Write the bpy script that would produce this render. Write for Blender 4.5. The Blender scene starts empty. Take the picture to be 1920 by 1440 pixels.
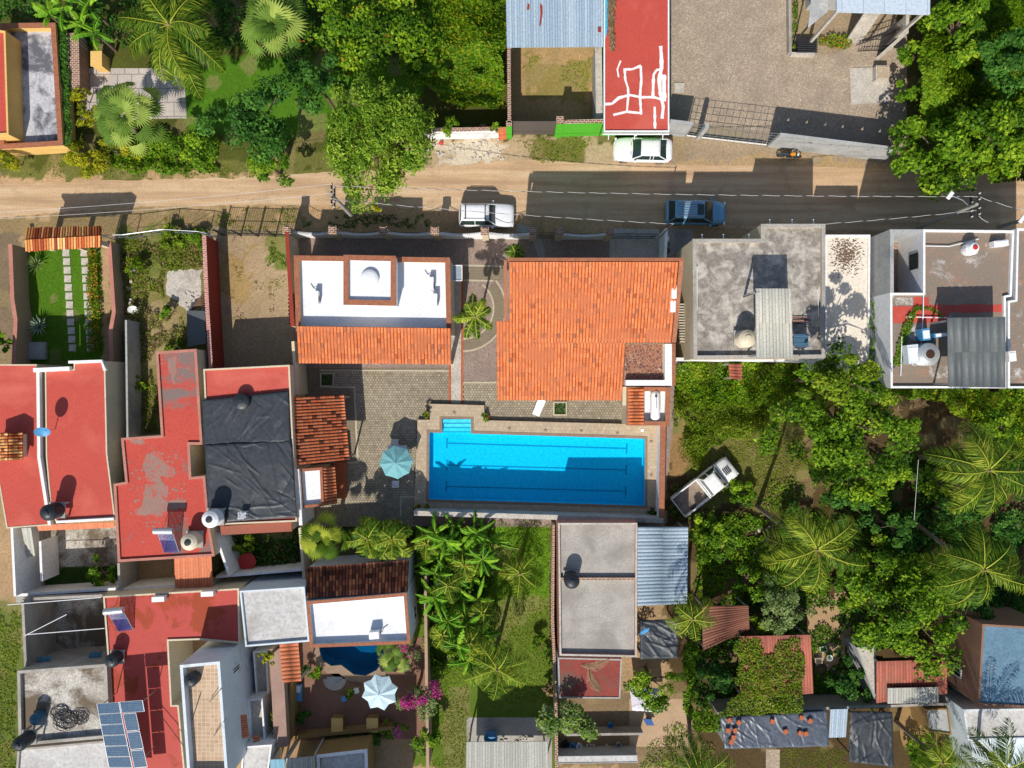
import bpy, math, random
import numpy as np
from mathutils import Vector
from mathutils.geometry import tessellate_polygon
random.seed(7)
RNG = np.random.default_rng(11)
SC = bpy.context.scene
COL = SC.collection
R = math.radians

# ---------------------------------------------------------------- camera, sky, sun, exposure
CAM_H = 62.0          # drone height in metres; 24 photo pixels are one metre on the ground
PPM = 24.0
cam_d = bpy.data.cameras.new('drone_camera'); cam = bpy.data.objects.new('drone_camera', cam_d); COL.objects.link(cam)
cam.location = (0, 0, CAM_H); cam.rotation_euler = (0, 0, 0)
cam_d.sensor_width = 36.0; cam_d.lens = 36.0 * CAM_H / 80.0
cam_d.clip_start = 0.5; cam_d.clip_end = 1000
SC.camera = cam
wd = bpy.data.worlds.new('World'); SC.world = wd; wd.use_nodes = True
wn = wd.node_tree.nodes; bg = wn['Background']; bg.inputs['Strength'].default_value = 0.115
sky = wn.new('ShaderNodeTexSky'); sky.sky_type = 'NISHITA'; sky.sun_disc = False
SUN_DIR = Vector((0.242, 1.007, -1.0))
sky.sun_elevation = R(44); sky.sun_rotation = math.atan2(-SUN_DIR.x, -SUN_DIR.y)
wd.node_tree.links.new(sky.outputs[0], bg.inputs[0])
sun_d = bpy.data.lights.new('sun', 'SUN'); sun_d.energy = 4.4; sun_d.angle = R(0.5); sun_d.color = (1.0, 0.95, 0.87)
sun = bpy.data.objects.new('sun', sun_d); COL.objects.link(sun); sun.location = (-10, -40, 45)
sun.rotation_euler = SUN_DIR.to_track_quat('-Z', 'Y').to_euler()
SC.view_settings.view_transform = 'Standard'; SC.view_settings.look = 'None'
SC.view_settings.exposure = 0.2; SC.view_settings.gamma = 1.0

# ---------------------------------------------------------------- helpers
def W(px, py, h=0.0):
    k = (CAM_H - h) / CAM_H / PPM
    return Vector(((px - 960) * k, (720 - py) * k, h))
def WP(pts, h=0.0): return [W(p[0], p[1], h) for p in pts]
def rect(x0, y0, x1, y1): return [(x0, y0), (x1, y0), (x1, y1), (x0, y1)]
def c(r, g, b, k=1.0):
    f = lambda v: ((v/255+0.055)/1.055)**2.4 if v > 10 else v/255/12.92
    return (min(f(r)*k, .9), min(f(g)*k, .9), min(f(b)*k, .9), 1)
def tag(o, label=None, cat=None, group=None, kind=None):
    if label: o['label'] = label
    if cat: o['category'] = cat
    if group: o['group'] = group
    if kind: o['kind'] = kind
    return o
def thing(name, label, cat, loc=(0, 0, 0), rz=0.0, group=None):
    o = bpy.data.objects.new(name, None); COL.objects.link(o); o.empty_display_size = .3
    o.location = loc; o.rotation_euler = (0, 0, rz)
    return tag(o, label, cat, group)
def wloc(o):
    v = Vector((0, 0, 0))
    while o is not None: v += o.location; o = o.parent
    return v
def copy_thing(o, parent=None, **kw):
    n = o.copy(); COL.objects.link(n); n.parent = parent
    for ch in list(o.children): copy_thing(ch, n)
    for k, v in kw.items():
        if k == 'loc': n.location = v
        elif k == 'rz': n.rotation_euler = (0, 0, v)
        elif k == 'scale': n.scale = v if hasattr(v, '__len__') else (v, v, v)
        else: n[k] = v
    return n
def npmesh(name, V, F, mats, parent=None, tint=None, smooth=False, loc=None, midx=None):
    """V (N,3) world coords; F list of (M,k) arrays or one array"""
    V = np.asarray(V, dtype=np.float64)
    Fs = F if isinstance(F, (list, tuple)) else [F]
    Fs = [np.asarray(f, dtype=np.int64) for f in Fs if len(f)]
    off = wloc(parent) if parent is not None else Vector(loc if loc is not None else (0, 0, 0))
    V = V - np.array(off)
    me = bpy.data.meshes.new(name)
    me.vertices.add(len(V)); me.vertices.foreach_set('co', V.astype(np.float32).ravel())
    nl = sum(f.size for f in Fs); npoly = sum(len(f) for f in Fs)
    me.loops.add(nl); me.loops.foreach_set('vertex_index', np.concatenate([f.ravel() for f in Fs]).astype(np.int32))
    me.polygons.add(npoly)
    tot = np.concatenate([np.full(len(f), f.shape[1]) for f in Fs])
    st = np.concatenate([[0], np.cumsum(tot)[:-1]])
    me.polygons.foreach_set('loop_start', st.astype(np.int32))
    me.polygons.foreach_set('loop_total', tot.astype(np.int32))
    if smooth: me.polygons.foreach_set('use_smooth', np.ones(npoly, dtype=bool))
    if midx is not None: me.polygons.foreach_set('material_index', np.asarray(midx, dtype=np.int32))
    if tint is not None:
        a = me.attributes.new('tint', 'FLOAT', 'FACE'); a.data.foreach_set('value', np.asarray(tint, dtype=np.float32))
    me.update(calc_edges=True)
    for m in (mats if isinstance(mats, (list, tuple)) else [mats]): me.materials.append(m)
    o = bpy.data.objects.new(name, me); COL.objects.link(o)
    if parent is not None: o.parent = parent
    else: o.location = off
    return o
class MB:
    def __init__(s): s.v = []; s.f = []; s.t = []; s.m = []; s.mi = 0
    def add(s, pts, faces, t=None):
        b = len(s.v); s.v += [tuple(p) for p in pts]
        for f in faces: s.f.append([b+i for i in f]); s.t.append(0.5 if t is None else t); s.m.append(s.mi)
        return s
    def poly(s, pts, t=None): return s.add(pts, [list(range(len(pts)))], t)
    def prism(s, pts, z0, z1, t=None, bottom=True):
        n = len(pts); P = [(p[0], p[1], z0) for p in pts]+[(p[0], p[1], z1) for p in pts]
        F = [[i, (i+1) % n, n+(i+1) % n, n+i] for i in range(n)]+[list(range(n, 2*n))]
        if bottom: F.append(list(range(n))[::-1])
        return s.add(P, F, t)
    def slab(s, top, th, t=None):
        """thick plate under an arbitrary (tilted) polygon"""
        n = len(top); P = [(p[0], p[1], p[2]-th) for p in top]+[tuple(p) for p in top]
        F = [[i, (i+1) % n, n+(i+1) % n, n+i] for i in range(n)]+[list(range(n, 2*n)), list(range(n))[::-1]]
        return s.add(P, F, t)
    def box(s, x0, y0, z0, x1, y1, z1, t=None): return s.prism([(x0, y0), (x1, y0), (x1, y1), (x0, y1)], z0, z1, t)
    def obox(s, cx, cy, z0, lx, ly, lz, rz=0, t=None):
        ca, sa = math.cos(rz), math.sin(rz)
        q = [(cx+ca*x-sa*y, cy+sa*x+ca*y) for x, y in ((-lx/2, -ly/2), (lx/2, -ly/2), (lx/2, ly/2), (-lx/2, ly/2))]
        return s.prism(q, z0, z0+lz, t)
    def tube(s, p0, p1, r0, r1=None, n=7, t=None, cap=True):
        r1 = r0 if r1 is None else r1
        p0 = Vector(p0); p1 = Vector(p1); d = (p1-p0)
        if d.length < 1e-6: return s
        d.normalize(); a = d.orthogonal().normalized(); b = d.cross(a)
        P = []
        for p, r in ((p0, r0), (p1, r1)):
            for i in range(n):
                w = 2*math.pi*i/n; P.append(p+(a*math.cos(w)+b*math.sin(w))*r)
        F = [[i, (i+1) % n, n+(i+1) % n, n+i] for i in range(n)]
        if cap: F += [list(range(n))[::-1], list(range(n, 2*n))]
        return s.add(P, F, t)
    def path(s, pts, r, n=6, t=None):
        pts = [Vector(p) for p in pts]; rr = r if hasattr(r, '__len__') else [r]*len(pts)
        P = []; a = None
        for i, p in enumerate(pts):
            d = (pts[min(i+1, len(pts)-1)]-pts[max(i-1, 0)]).normalized()
            a = d.orthogonal().normalized() if a is None else (a-d*a.dot(d)).normalized()
            b = d.cross(a)
            for k in range(n): w = 2*math.pi*k/n; P.append(p+(a*math.cos(w)+b*math.sin(w))*rr[i])
        F = []
        for i in range(len(pts)-1):
            for k in range(n): F.append([i*n+k, i*n+(k+1) % n, (i+1)*n+(k+1) % n, (i+1)*n+k])
        F += [list(range(n))[::-1], list(range((len(pts)-1)*n, len(pts)*n))]
        return s.add(P, F, t)
    def lathe(s, cx, cy, prof, n=20, t=None, top=True):
        """prof list of (r,z) from bottom to top"""
        P = []
        for r, z in prof:
            for k in range(n): w = 2*math.pi*k/n; P.append((cx+r*math.cos(w), cy+r*math.sin(w), z))
        F = []
        for i in range(len(prof)-1):
            for k in range(n): F.append([i*n+k, i*n+(k+1) % n, (i+1)*n+(k+1) % n, (i+1)*n+k])
        F.append(list(range(n))[::-1])
        if top: F.append(list(range((len(prof)-1)*n, len(prof)*n)))
        return s.add(P, F, t)
    def build(s, name, mat, parent=None, smooth=False, loc=None, attr=True):
        off = wloc(parent) if parent is not None else Vector(loc if loc is not None else (0, 0, 0))
        me = bpy.data.meshes.new(name)
        me.from_pydata([(a-off.x, b-off.y, z-off.z) for a, b, z in s.v], [], s.f)
        a = me.attributes.new('tint', 'FLOAT', 'FACE'); a.data.foreach_set('value', s.t)
        for m in (mat if isinstance(mat, (list, tuple)) else [mat]): me.materials.append(m)
        if isinstance(mat, (list, tuple)): me.polygons.foreach_set('material_index', s.m)
        if smooth: me.polygons.foreach_set('use_smooth', [True]*len(me.polygons))
        me.validate(); me.update()
        o = bpy.data.objects.new(name, me); COL.objects.link(o)
        if parent is not None: o.parent = parent
        else: o.location = off
        return o
def area2(P): return sum(P[i][0]*P[(i+1) % len(P)][1]-P[(i+1) % len(P)][0]*P[i][1] for i in range(len(P)))
def ccw(P): return list(P) if area2(P) > 0 else list(P)[::-1]
def inset(P, d):
    """offset a ccw polygon inwards by d"""
    n = len(P); out = []
    for i in range(n):
        a, b, e = P[i-1], P[i], P[(i+1) % n]
        d1 = Vector((b[0]-a[0], b[1]-a[1])).normalized(); d2 = Vector((e[0]-b[0], e[1]-b[1])).normalized()
        n1 = Vector((-d1.y, d1.x)); n2 = Vector((-d2.y, d2.x)); m = (n1+n2)
        if m.length < 1e-4: m = n1.copy()
        m.normalize(); k = d/max(m.dot(n1), .35)
        out.append(Vector((b[0]+m.x*k, b[1]+m.y*k)))
    return out
def inpoly(X, Y, P):
    r = np.zeros(X.shape, dtype=bool); n = len(P); j = n-1
    for i in range(n):
        xi, yi = P[i][0], P[i][1]; xj, yj = P[j][0], P[j][1]
        if yi != yj: r ^= ((yi > Y) != (yj > Y)) & (X < (xj-xi)*(Y-yi)/(yj-yi)+xi)
        j = i
    return r
def vnoise(X, Y, s, seed=0):
    """smooth value noise 0..1, s = feature size in metres"""
    x = np.asarray(X)/s+seed*17.13+500; y = np.asarray(Y)/s+seed*9.71+500
    xi = np.floor(x).astype(np.int64); yi = np.floor(y).astype(np.int64); fx = x-xi; fy = y-yi
    fx = fx*fx*(3-2*fx); fy = fy*fy*(3-2*fy)
    def hsh(a, b):
        h = (a*374761393+b*668265263+seed*974711) & 0xffffffff; h = ((h ^ (h >> 13))*1274126177) & 0xffffffff
        return ((h ^ (h >> 16)) & 0xffff)/65535.0
    return (hsh(xi, yi)*(1-fx)+hsh(xi+1, yi)*fx)*(1-fy)+(hsh(xi, yi+1)*(1-fx)+hsh(xi+1, yi+1)*fx)*fy

# ---------------------------------------------------------------- materials
MATS = {}
def nmat(name):
    m = bpy.data.materials.new(name); m.use_nodes = True
    nt = m.node_tree; b = nt.nodes['Principled BSDF']; b.inputs['Specular IOR Level'].default_value = .3
    return m, nt, b
def N(nt, t, **kw):
    n = nt.nodes.new('ShaderNode'+t)
    for k, v in kw.items():
        if k in n.inputs: n.inputs[k].default_value = v
        else: setattr(n, k, v)
    return n
def ramp(nt, fac, stops, interp='LINEAR'):
    r = nt.nodes.new('ShaderNodeValToRGB'); r.color_ramp.interpolation = interp
    while len(r.color_ramp.elements) < len(stops): r.color_ramp.elements.new(.5)
    for e, (p, col) in zip(r.color_ramp.elements, stops): e.position = p; e.color = col
    nt.links.new(fac, r.inputs[0]); return r.outputs[0]
def mix(nt, fac, a, b, mode='MIX'):
    m = nt.nodes.new('ShaderNodeMix'); m.data_type = 'RGBA'; m.blend_type = mode
    for s, v in ((m.inputs[0], fac), (m.inputs[6], a), (m.inputs[7], b)):
        if isinstance(v, (int, float, tuple)): s.default_value = v
        else: nt.links.new(v, s)
    return m.outputs[2]
def bump(nt, b, h, st, dist=.02):
    bp = nt.nodes.new('ShaderNodeBump'); bp.inputs['Strength'].default_value = st; bp.inputs['Distance'].default_value = dist
    nt.links.new(h, bp.inputs['Height']); nt.links.new(bp.outputs[0], b.inputs['Normal'])
def coords(nt, scale=None, rot=0):
    tc = nt.nodes.new('ShaderNodeTexCoord'); 
    if scale is None and rot == 0: return tc.outputs['Object']
    mp = nt.nodes.new('ShaderNodeMapping'); mp.inputs['Scale'].default_value = scale or (1, 1, 1); mp.inputs['Rotation'].default_value[2] = rot
    nt.links.new(tc.outputs['Object'], mp.inputs[0]); return mp.outputs[0]
def noise(nt, co, sc, det=4, rough=.55, dist=0):
    n = N(nt, 'TexNoise'); n.inputs['Scale'].default_value = sc; n.inputs['Detail'].default_value = det
    n.inputs['Roughness'].default_value = rough; n.inputs['Distortion'].default_value = dist
    nt.links.new(co, n.inputs['Vector']); return n.outputs['Fac']
def M(name, base, dark=None, stain=None, sc=.7, fine=12., rough=.85, bmp=.25, amt=.5, cut=(.52, .68), spec=.3, tintamt=0., tcol=None, metal=0.):
    """weathered surface: base mottled with dark; stain patches; fine grain"""
    if name in MATS: return MATS[name]
    m, nt, b = nmat(name); co = coords(nt)
    dark = dark or tuple([v*.72 for v in base[:3]]+[1])
    f1 = noise(nt, co, sc, 5, .6); col = ramp(nt, f1, [(.35, base), (.7, tuple([base[i]*(1-amt)+dark[i]*amt for i in range(3)]+[1]))])
    f2 = noise(nt, co, fine, 3, .7)
    col = mix(nt, ramp(nt, f2, [(.42, (0, 0, 0, 1)), (.75, (1, 1, 1, 1))]), col, dark) if amt > 0 else col
    if stain:
        f3 = noise(nt, co, sc*.55, 8, .68, .4)
        col = mix(nt, ramp(nt, f3, [(cut[0], (0, 0, 0, 1)), (cut[1], (1, 1, 1, 1))]), col, stain)
    if tcol is not None:
        at = N(nt, 'Attribute', attribute_name='tint')
        col = mix(nt, ramp(nt, at.outputs['Fac'], tcol), col, ramp(nt, at.outputs['Fac'], tcol)) if False else mix(nt, tintamt, col, ramp(nt, at.outputs['Fac'], tcol), 'MULTIPLY')
    nt.links.new(col, b.inputs['Base Color']); b.inputs['Roughness'].default_value = rough
    b.inputs['Specular IOR Level'].default_value = spec; b.inputs['Metallic'].default_value = metal
    if bmp > 0: bump(nt, b, f2, bmp, .02)
    MATS[name] = m; return m
def plain(name, col, rough=.6, metal=0., spec=.4, coat=0.):
    if name in MATS: return MATS[name]
    m, nt, b = nmat(name); co = coords(nt); f = noise(nt, co, 6, 3)
    nt.links.new(ramp(nt, f, [(.3, col), (.75, tuple([v*.86 for v in col[:3]]+[1]))]), b.inputs['Base Color'])
    b.inputs['Roughness'].default_value = rough; b.inputs['Metallic'].default_value = metal
    b.inputs['Specular IOR Level'].default_value = spec; b.inputs['Coat Weight'].default_value = coat
    MATS[name] = m; return m
def tiled(name, stops, rough=.8, moss=None, mcut=(.55, .7), fine=9):
    """per-tile colour from the face attribute 'tint'"""
    if name in MATS: return MATS[name]
    m, nt, b = nmat(name); co = coords(nt); at = N(nt, 'Attribute', attribute_name='tint')
    col = ramp(nt, at.outputs['Fac'], stops); f = noise(nt, co, fine, 4, .7)
    col = mix(nt, ramp(nt, f, [(.4, (0, 0, 0, 1)), (.8, (.6, .6, .6, 1))]), col, tuple([v*.55 for v in stops[0][1][:3]]+[1]))
    if moss:
        f3 = noise(nt, co, .5, 8, .7, .3)
        col = mix(nt, ramp(nt, f3, [(mcut[0], (0, 0, 0, 1)), (mcut[1], (1, 1, 1, 1))]), col, moss)
    nt.links.new(col, b.inputs['Base Color']); b.inputs['Roughness'].default_value = rough; bump(nt, b, f, .2, .01)
    MATS[name] = m; return m
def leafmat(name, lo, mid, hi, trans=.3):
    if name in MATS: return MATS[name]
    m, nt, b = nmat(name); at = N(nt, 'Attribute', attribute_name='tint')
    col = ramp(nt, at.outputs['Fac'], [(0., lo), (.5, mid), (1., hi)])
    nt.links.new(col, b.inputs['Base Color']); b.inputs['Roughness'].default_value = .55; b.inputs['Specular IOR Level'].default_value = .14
    tr = N(nt, 'BsdfTranslucent'); nt.links.new(col, tr.inputs['Color'])
    mx = N(nt, 'MixShader'); mx.inputs[0].default_value = trans
    nt.links.new(b.outputs[0], mx.inputs[1]); nt.links.new(tr.outputs[0], mx.inputs[2])
    nt.links.new(mx.outputs[0], nt.nodes['Material Output'].inputs['Surface'])
    MATS[name] = m; return m
def bricks(name, c1, c2, mortar, bw=.25, bh=.1, mort=.012, rot=0, rough=.85):
    if name in MATS: return MATS[name]
    m, nt, b = nmat(name); co = coords(nt, (1, 1, 1), rot)
    t = N(nt, 'TexBrick'); nt.links.new(co, t.inputs['Vector'])
    t.inputs['Color1'].default_value = c1; t.inputs['Color2'].default_value = c2; t.inputs['Mortar'].default_value = mortar
    t.inputs['Scale'].default_value = 1; t.inputs['Mortar Size'].default_value = mort; t.inputs['Brick Width'].default_value = bw; t.inputs['Row Height'].default_value = bh
    t.inputs['Mortar Smooth'].default_value = .2
    f = noise(nt, co, 5, 4, .7); col = mix(nt, ramp(nt, f, [(.4, (0, 0, 0, 1)), (.8, (.7, .7, .7, 1))]), t.outputs['Color'], tuple([v*.5 for v in c1[:3]]+[1]))
    nt.links.new(col, b.inputs['Base Color']); b.inputs['Roughness'].default_value = rough; bump(nt, b, t.outputs['Fac'], -.3, .01)
    MATS[name] = m; return m
def cells(name, cols, grout, sc=8, gw=.05, rough=.85, rnd=1.):
    """pebbles / crazy paving from a Voronoi pattern"""
    if name in MATS: return MATS[name]
    m, nt, b = nmat(name); co = coords(nt)
    v = N(nt, 'TexVoronoi'); v.inputs['Scale'].default_value = sc; v.inputs['Randomness'].default_value = rnd; nt.links.new(co, v.inputs['Vector'])
    e = N(nt, 'TexVoronoi', feature='DISTANCE_TO_EDGE'); e.inputs['Scale'].default_value = sc; e.inputs['Randomness'].default_value = rnd; nt.links.new(co, e.inputs['Vector'])
    sp = N(nt, 'SeparateColor'); nt.links.new(v.outputs['Color'], sp.inputs[0])
    n = len(cols); col = ramp(nt, sp.outputs[0], [(i/max(n-1, 1), k) for i, k in enumerate(cols)])
    f = noise(nt, co, .6, 6, .6); col = mix(nt, ramp(nt, f, [(.4, (0, 0, 0, 1)), (.75, (.55, .55, .55, 1))]), col, tuple([x*.6 for x in cols[0][:3]]+[1]))
    col = mix(nt, ramp(nt, e.outputs['Distance'], [(gw*.6, (1, 1, 1, 1)), (gw*1.4, (0, 0, 0, 1))]), col, grout)
    nt.links.new(col, b.inputs['Base Color']); b.inputs['Roughness'].default_value = rough; bump(nt, b, e.outputs['Distance'], .4, .03)
    MATS[name] = m; return m

RED = c(190, 78, 64); REDD = c(166, 66, 56)
m_red = M('red_waterproof_paint', RED, REDD, c(200, 100, 84), sc=.3, fine=7, amt=.55, cut=(.5, .72), bmp=.12, rough=.7)
m_redworn = M('worn_red_paint', RED, REDD, c(122, 104, 98), sc=.3, fine=6, amt=.5, cut=(.55, .62), bmp=.15)
m_redw2 = M('water_stained_red_paint', c(180, 70, 60), REDD, c(150, 58, 26), sc=.5, fine=6, amt=.4, cut=(.53, .57), rough=.6)
m_white = M('white_roof_coating', (.76, .77, .78, 1), (.62, .63, .65, 1), (.55, .55, .54, 1), sc=.5, fine=5, amt=.3, cut=(.55, .75), bmp=.08, rough=.7)
m_whitew = M('white_rendered_wall', (.80, .80, .79, 1), (.62, .61, .6, 1), c(170, 162, 152), sc=.6, fine=4, amt=.25, cut=(.62, .8), bmp=.1)
m_cream = M('cream_rendered_wall', c(214, 200, 172), c(170, 155, 130), None, sc=.5, amt=.35)
m_tan = M('tan_rendered_wall', c(176, 150, 122), c(140, 118, 96), None, sc=.6, amt=.4)
m_pink = M('pinkish_coping', c(190, 130, 112), c(150, 96, 84), None, sc=.8, amt=.5)
m_yel = M('yellow_rendered_wall', c(226, 186, 112), c(190, 150, 84), None, sc=.7, amt=.4)
m_ochre = M('ochre_wall', c(150, 120, 72), c(104, 84, 52), None, sc=.7, amt=.4)
m_conc = M('weathered_concrete', c(178, 172, 162), c(136, 130, 122), c(130, 124, 116), sc=.8, fine=9, amt=.6, cut=(.48, .72))
m_concd = M('dark_spotted_concrete_roof', c(156, 148, 138), c(100, 94, 86), c(190, 182, 170), sc=2.2, fine=14, amt=.8, cut=(.45, .65), bmp=.5)
m_concl = M('pale_concrete', c(196, 188, 176), c(150, 142, 130), c(132, 124, 114), sc=.9, fine=6, amt=.4, cut=(.55, .75))
m_concw = M('white_concrete_roof', c(226, 216, 200), c(200, 188, 170), c(176, 156, 132), sc=.55, fine=5, amt=.35, cut=(.62, .74))
m_grey = M('grey_cement_wall', c(172, 172, 170), c(142, 142, 140), c(134, 136, 136), sc=.9, fine=5, amt=.5)
m_lav = M('washed_white_roof', c(202, 200, 197), c(160, 156, 150), c(140, 134, 128), sc=.7, fine=4, amt=.5, cut=(.52, .75))
m_patchy = M('mossy_white_roof', c(205, 200, 190), c(120, 110, 98), c(104, 90, 74), sc=.6, fine=7, amt=.6, cut=(.44, .56), bmp=.4)
def _br():
    m, nt, b = nmat('old_brick_tile_roof'); co = coords(nt); t = N(nt, 'TexBrick'); nt.links.new(co, t.inputs['Vector']); t.inputs['Scale'].default_value = 1; t.inputs['Brick Width'].default_value = .34; t.inputs['Row Height'].default_value = .2; t.inputs['Mortar Size'].default_value = .02
    t.inputs['Color1'].default_value = c(196, 128, 92); t.inputs['Color2'].default_value = c(150, 124, 104); t.inputs['Mortar'].default_value = c(130, 120, 108)
    col = mix(nt, ramp(nt, noise(nt, co, .9, 7, .7), [(.3, (.3, .3, .3, 1)), (.52, (.95, .95, .95, 1))]), t.outputs['Color'], c(132, 120, 106)); col = mix(nt, ramp(nt, noise(nt, co, .55, 8, .75, .5), [(.56, (0, 0, 0, 1)), (.68, (1, 1, 1, 1))]), col, c(206, 202, 196))
    col = mix(nt, ramp(nt, noise(nt, co, 7, 4, .8), [(.4, (0, 0, 0, 1)), (.75, (.7, .7, .7, 1))]), col, c(112, 100, 90)); nt.links.new(col, b.inputs['Base Color']); b.inputs['Roughness'].default_value = .9; bump(nt, b, t.outputs['Fac'], -.3, .01); return m
m_brickroof = _br()
m_bluegrey = M('blue_grey_roof', c(108, 140, 158), c(78, 106, 124), c(150, 158, 160), sc=.6, fine=5, amt=.5, cut=(.6, .72))
m_terr = bricks('terracotta_floor_tile', c(188, 100, 56), c(170, 86, 48), c(140, 110, 90), .4, .4, .015, R(45))
m_tiletan = cells('patterned_tan_floor_tile', [c(176, 146, 116), c(192, 166, 138), c(182, 152, 124)], c(204, 186, 164), 3.4, .05, rnd=.15)
m_cop = bricks('brick_coping', c(172, 104, 70), c(150, 86, 60), c(136, 112, 92), .12, .24, .012)
m_copx = bricks('brick_coping_across', c(172, 104, 70), c(150, 86, 60), c(136, 112, 92), .24, .12, .012)
m_brickw = bricks('old_red_brick', c(150, 92, 66), c(110, 66, 52), c(190, 176, 156), .3, .14, .03)
m_crazy = cells('crazy_stone_paving', [c(120, 76, 62), c(150, 96, 72), c(108, 70, 62), c(168, 110, 78)], c(176, 146, 122), 4.2, .04)
m_gravel = cells('pebble_paving', [c(150, 134, 116), c(178, 160, 138), c(140, 124, 108), c(200, 182, 158)], c(136, 120, 102), 13, .03)
m_cobble = cells('river_cobbles', [c(142, 124, 114), c(166, 146, 132), c(128, 110, 104), c(154, 136, 122)], c(124, 110, 98), 11, .03)
m_paver = tiled('hexagonal_pavers', [(0, c(138, 128, 108)), (.5, c(160, 148, 126)), (1, c(180, 168, 144))], .9)
m_grout = M('paver_joint_sand', c(96, 88, 74), c(70, 64, 54), None, sc=2)
m_border = M('pale_kerb_strip', c(196, 186, 160), c(160, 150, 126), None, sc=2)
m_deck = bricks('pool_deck_tile', c(190, 172, 146), c(178, 158, 132), c(150, 134, 112), .3, .3, .01)
m_deckedge = M('pool_edge_tile', c(150, 128, 106), c(120, 100, 84), None, sc=2)
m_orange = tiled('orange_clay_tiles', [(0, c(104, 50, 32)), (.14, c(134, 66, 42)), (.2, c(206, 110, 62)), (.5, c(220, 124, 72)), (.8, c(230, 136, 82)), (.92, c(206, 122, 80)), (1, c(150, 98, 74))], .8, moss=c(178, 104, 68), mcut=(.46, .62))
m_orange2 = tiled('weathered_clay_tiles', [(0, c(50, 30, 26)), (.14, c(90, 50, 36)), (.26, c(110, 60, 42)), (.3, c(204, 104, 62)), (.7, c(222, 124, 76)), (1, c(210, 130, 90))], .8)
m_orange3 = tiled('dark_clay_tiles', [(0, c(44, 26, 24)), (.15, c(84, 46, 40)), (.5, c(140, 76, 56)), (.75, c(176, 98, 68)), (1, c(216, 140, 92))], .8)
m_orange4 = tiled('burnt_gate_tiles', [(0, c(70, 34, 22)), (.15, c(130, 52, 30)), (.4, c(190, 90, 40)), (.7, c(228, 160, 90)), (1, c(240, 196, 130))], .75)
m_rust = tiled('rusty_orange_sheet', [(0, c(104, 58, 46)), (.15, c(118, 76, 58)), (.5, c(134, 88, 68)), (1, c(150, 102, 80))], .7, moss=c(110, 80, 66))
m_osheet = tiled('orange_roof_sheet', [(0, c(150, 76, 46)), (.15, c(200, 116, 78)), (1, c(218, 132, 90))], .6)
m_rsheet = tiled('faded_red_sheet', [(0, c(124, 60, 52)), (.15, c(142, 80, 64)), (1, c(172, 102, 80))], .75, moss=c(120, 88, 74), mcut=(.5, .75))
m_zinc = tiled('galvanised_sheet', [(0, c(104, 124, 142)), (.15, c(150, 168, 182)), (1, c(178, 194, 204))], .45)
m_zinc2 = tiled('dull_fibre_cement_sheet', [(0, c(120, 120, 114)), (.15, c(166, 164, 154)), (1, c(188, 186, 174))], .8)
m_smoke = tiled('smoked_plastic_sheet', [(0, c(72, 78, 80)), (1, c(96, 100, 100))], .5)
m_tarp = M('black_plastic_tarp', c(52, 58, 64), c(34, 38, 42), c(84, 88, 90), sc=1.2, fine=5, rough=.5, spec=.45, amt=.5, bmp=.3, cut=(.58, .75))
m_wood = M('weathered_wood', c(120, 92, 68), c(78, 58, 44), None, sc=3)
m_dwood = M('dark_wood', c(74, 48, 38), c(50, 34, 28), None, sc=3)
m_black = plain('black_plastic', c(38, 44, 48), .45); m_iron = plain('dark_iron', c(44, 44, 48), .6)
m_steel = plain('galvanised_steel', c(176, 182, 186), .35, .6); m_wpl = plain('white_plastic', (.8, .8, .8, 1), .4)
m_beige = plain('beige_plastic', c(206, 194, 168), .5); m_pole = M('concrete_pole', c(168, 162, 152), c(130, 124, 116), None)
m_cable = plain('pale_cable', c(208, 206, 200), .5); m_cabled = plain('dark_cable', c(60, 58, 58), .6)
m_glass = plain('dark_car_glass', c(40, 56, 52), .08, 0, .8); m_tyre = plain('tyre_rubber', c(30, 30, 32), .8); m_rim = plain('alloy_rim', c(170, 172, 176), .3, .8)
m_wpaint = plain('white_car_paint', (.82, .82, .83, 1), .25, 0, .5, .6); m_bpaint = plain('blue_car_paint', c(110, 165, 196), .3, .3, .5, .6)
m_opaint = M('faded_white_paint', c(232, 232, 228), c(205, 205, 200), c(190, 188, 184), sc=1.2, fine=5, rough=.5, amt=.3)
m_lampr = plain('red_lamp_lens', c(150, 24, 24), .2); m_lampw = plain('clear_lamp_lens', c(220, 224, 226), .1)
m_blue = plain('blue_plastic', c(70, 140, 186), .5); m_teal = plain('teal_awning_cloth', c(112, 168, 172), .8); m_wcloth = plain('pale_parasol_cloth', c(190, 214, 222), .8)
m_green = M('bright_green_wall', c(84, 176, 44), c(66, 146, 34), None, sc=.6, amt=.25)
m_redwall = M('brick_red_wall', c(150, 58, 44), c(120, 44, 36), None, sc=.6, amt=.4)
m_bark = M('palm_bark', c(140, 126, 108), c(96, 84, 70), None, sc=3, fine=16, bmp=.6); m_bark2 = M('tree_bark', c(112, 94, 76), c(76, 62, 50), None, sc=3, fine=16, bmp=.6)
m_bluewall = M('pale_blue_wall', c(212, 220, 224), c(176, 186, 192), c(120, 130, 134), sc=.7, amt=.35, cut=(.58, .75))
m_panel = bricks('solar_cell_grid', c(56, 84, 112), c(50, 78, 104), c(110, 134, 152), .16, .16, .008, 0, .2)
m_tube = bricks('solar_tubes', c(30, 50, 120), c(26, 44, 110), c(150, 160, 190), .09, 3., .02, 0, .2)
m_dgrey = plain('dark_grey_gate', c(92, 84, 80), .6); m_silver = plain('silver_tank', c(196, 198, 198), .35, .5)
m_tiledred = plain('red_plastic', c(196, 50, 44), .4); m_stone = M('pale_stone', c(200, 192, 180), c(150, 142, 130), None, sc=3)
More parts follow.
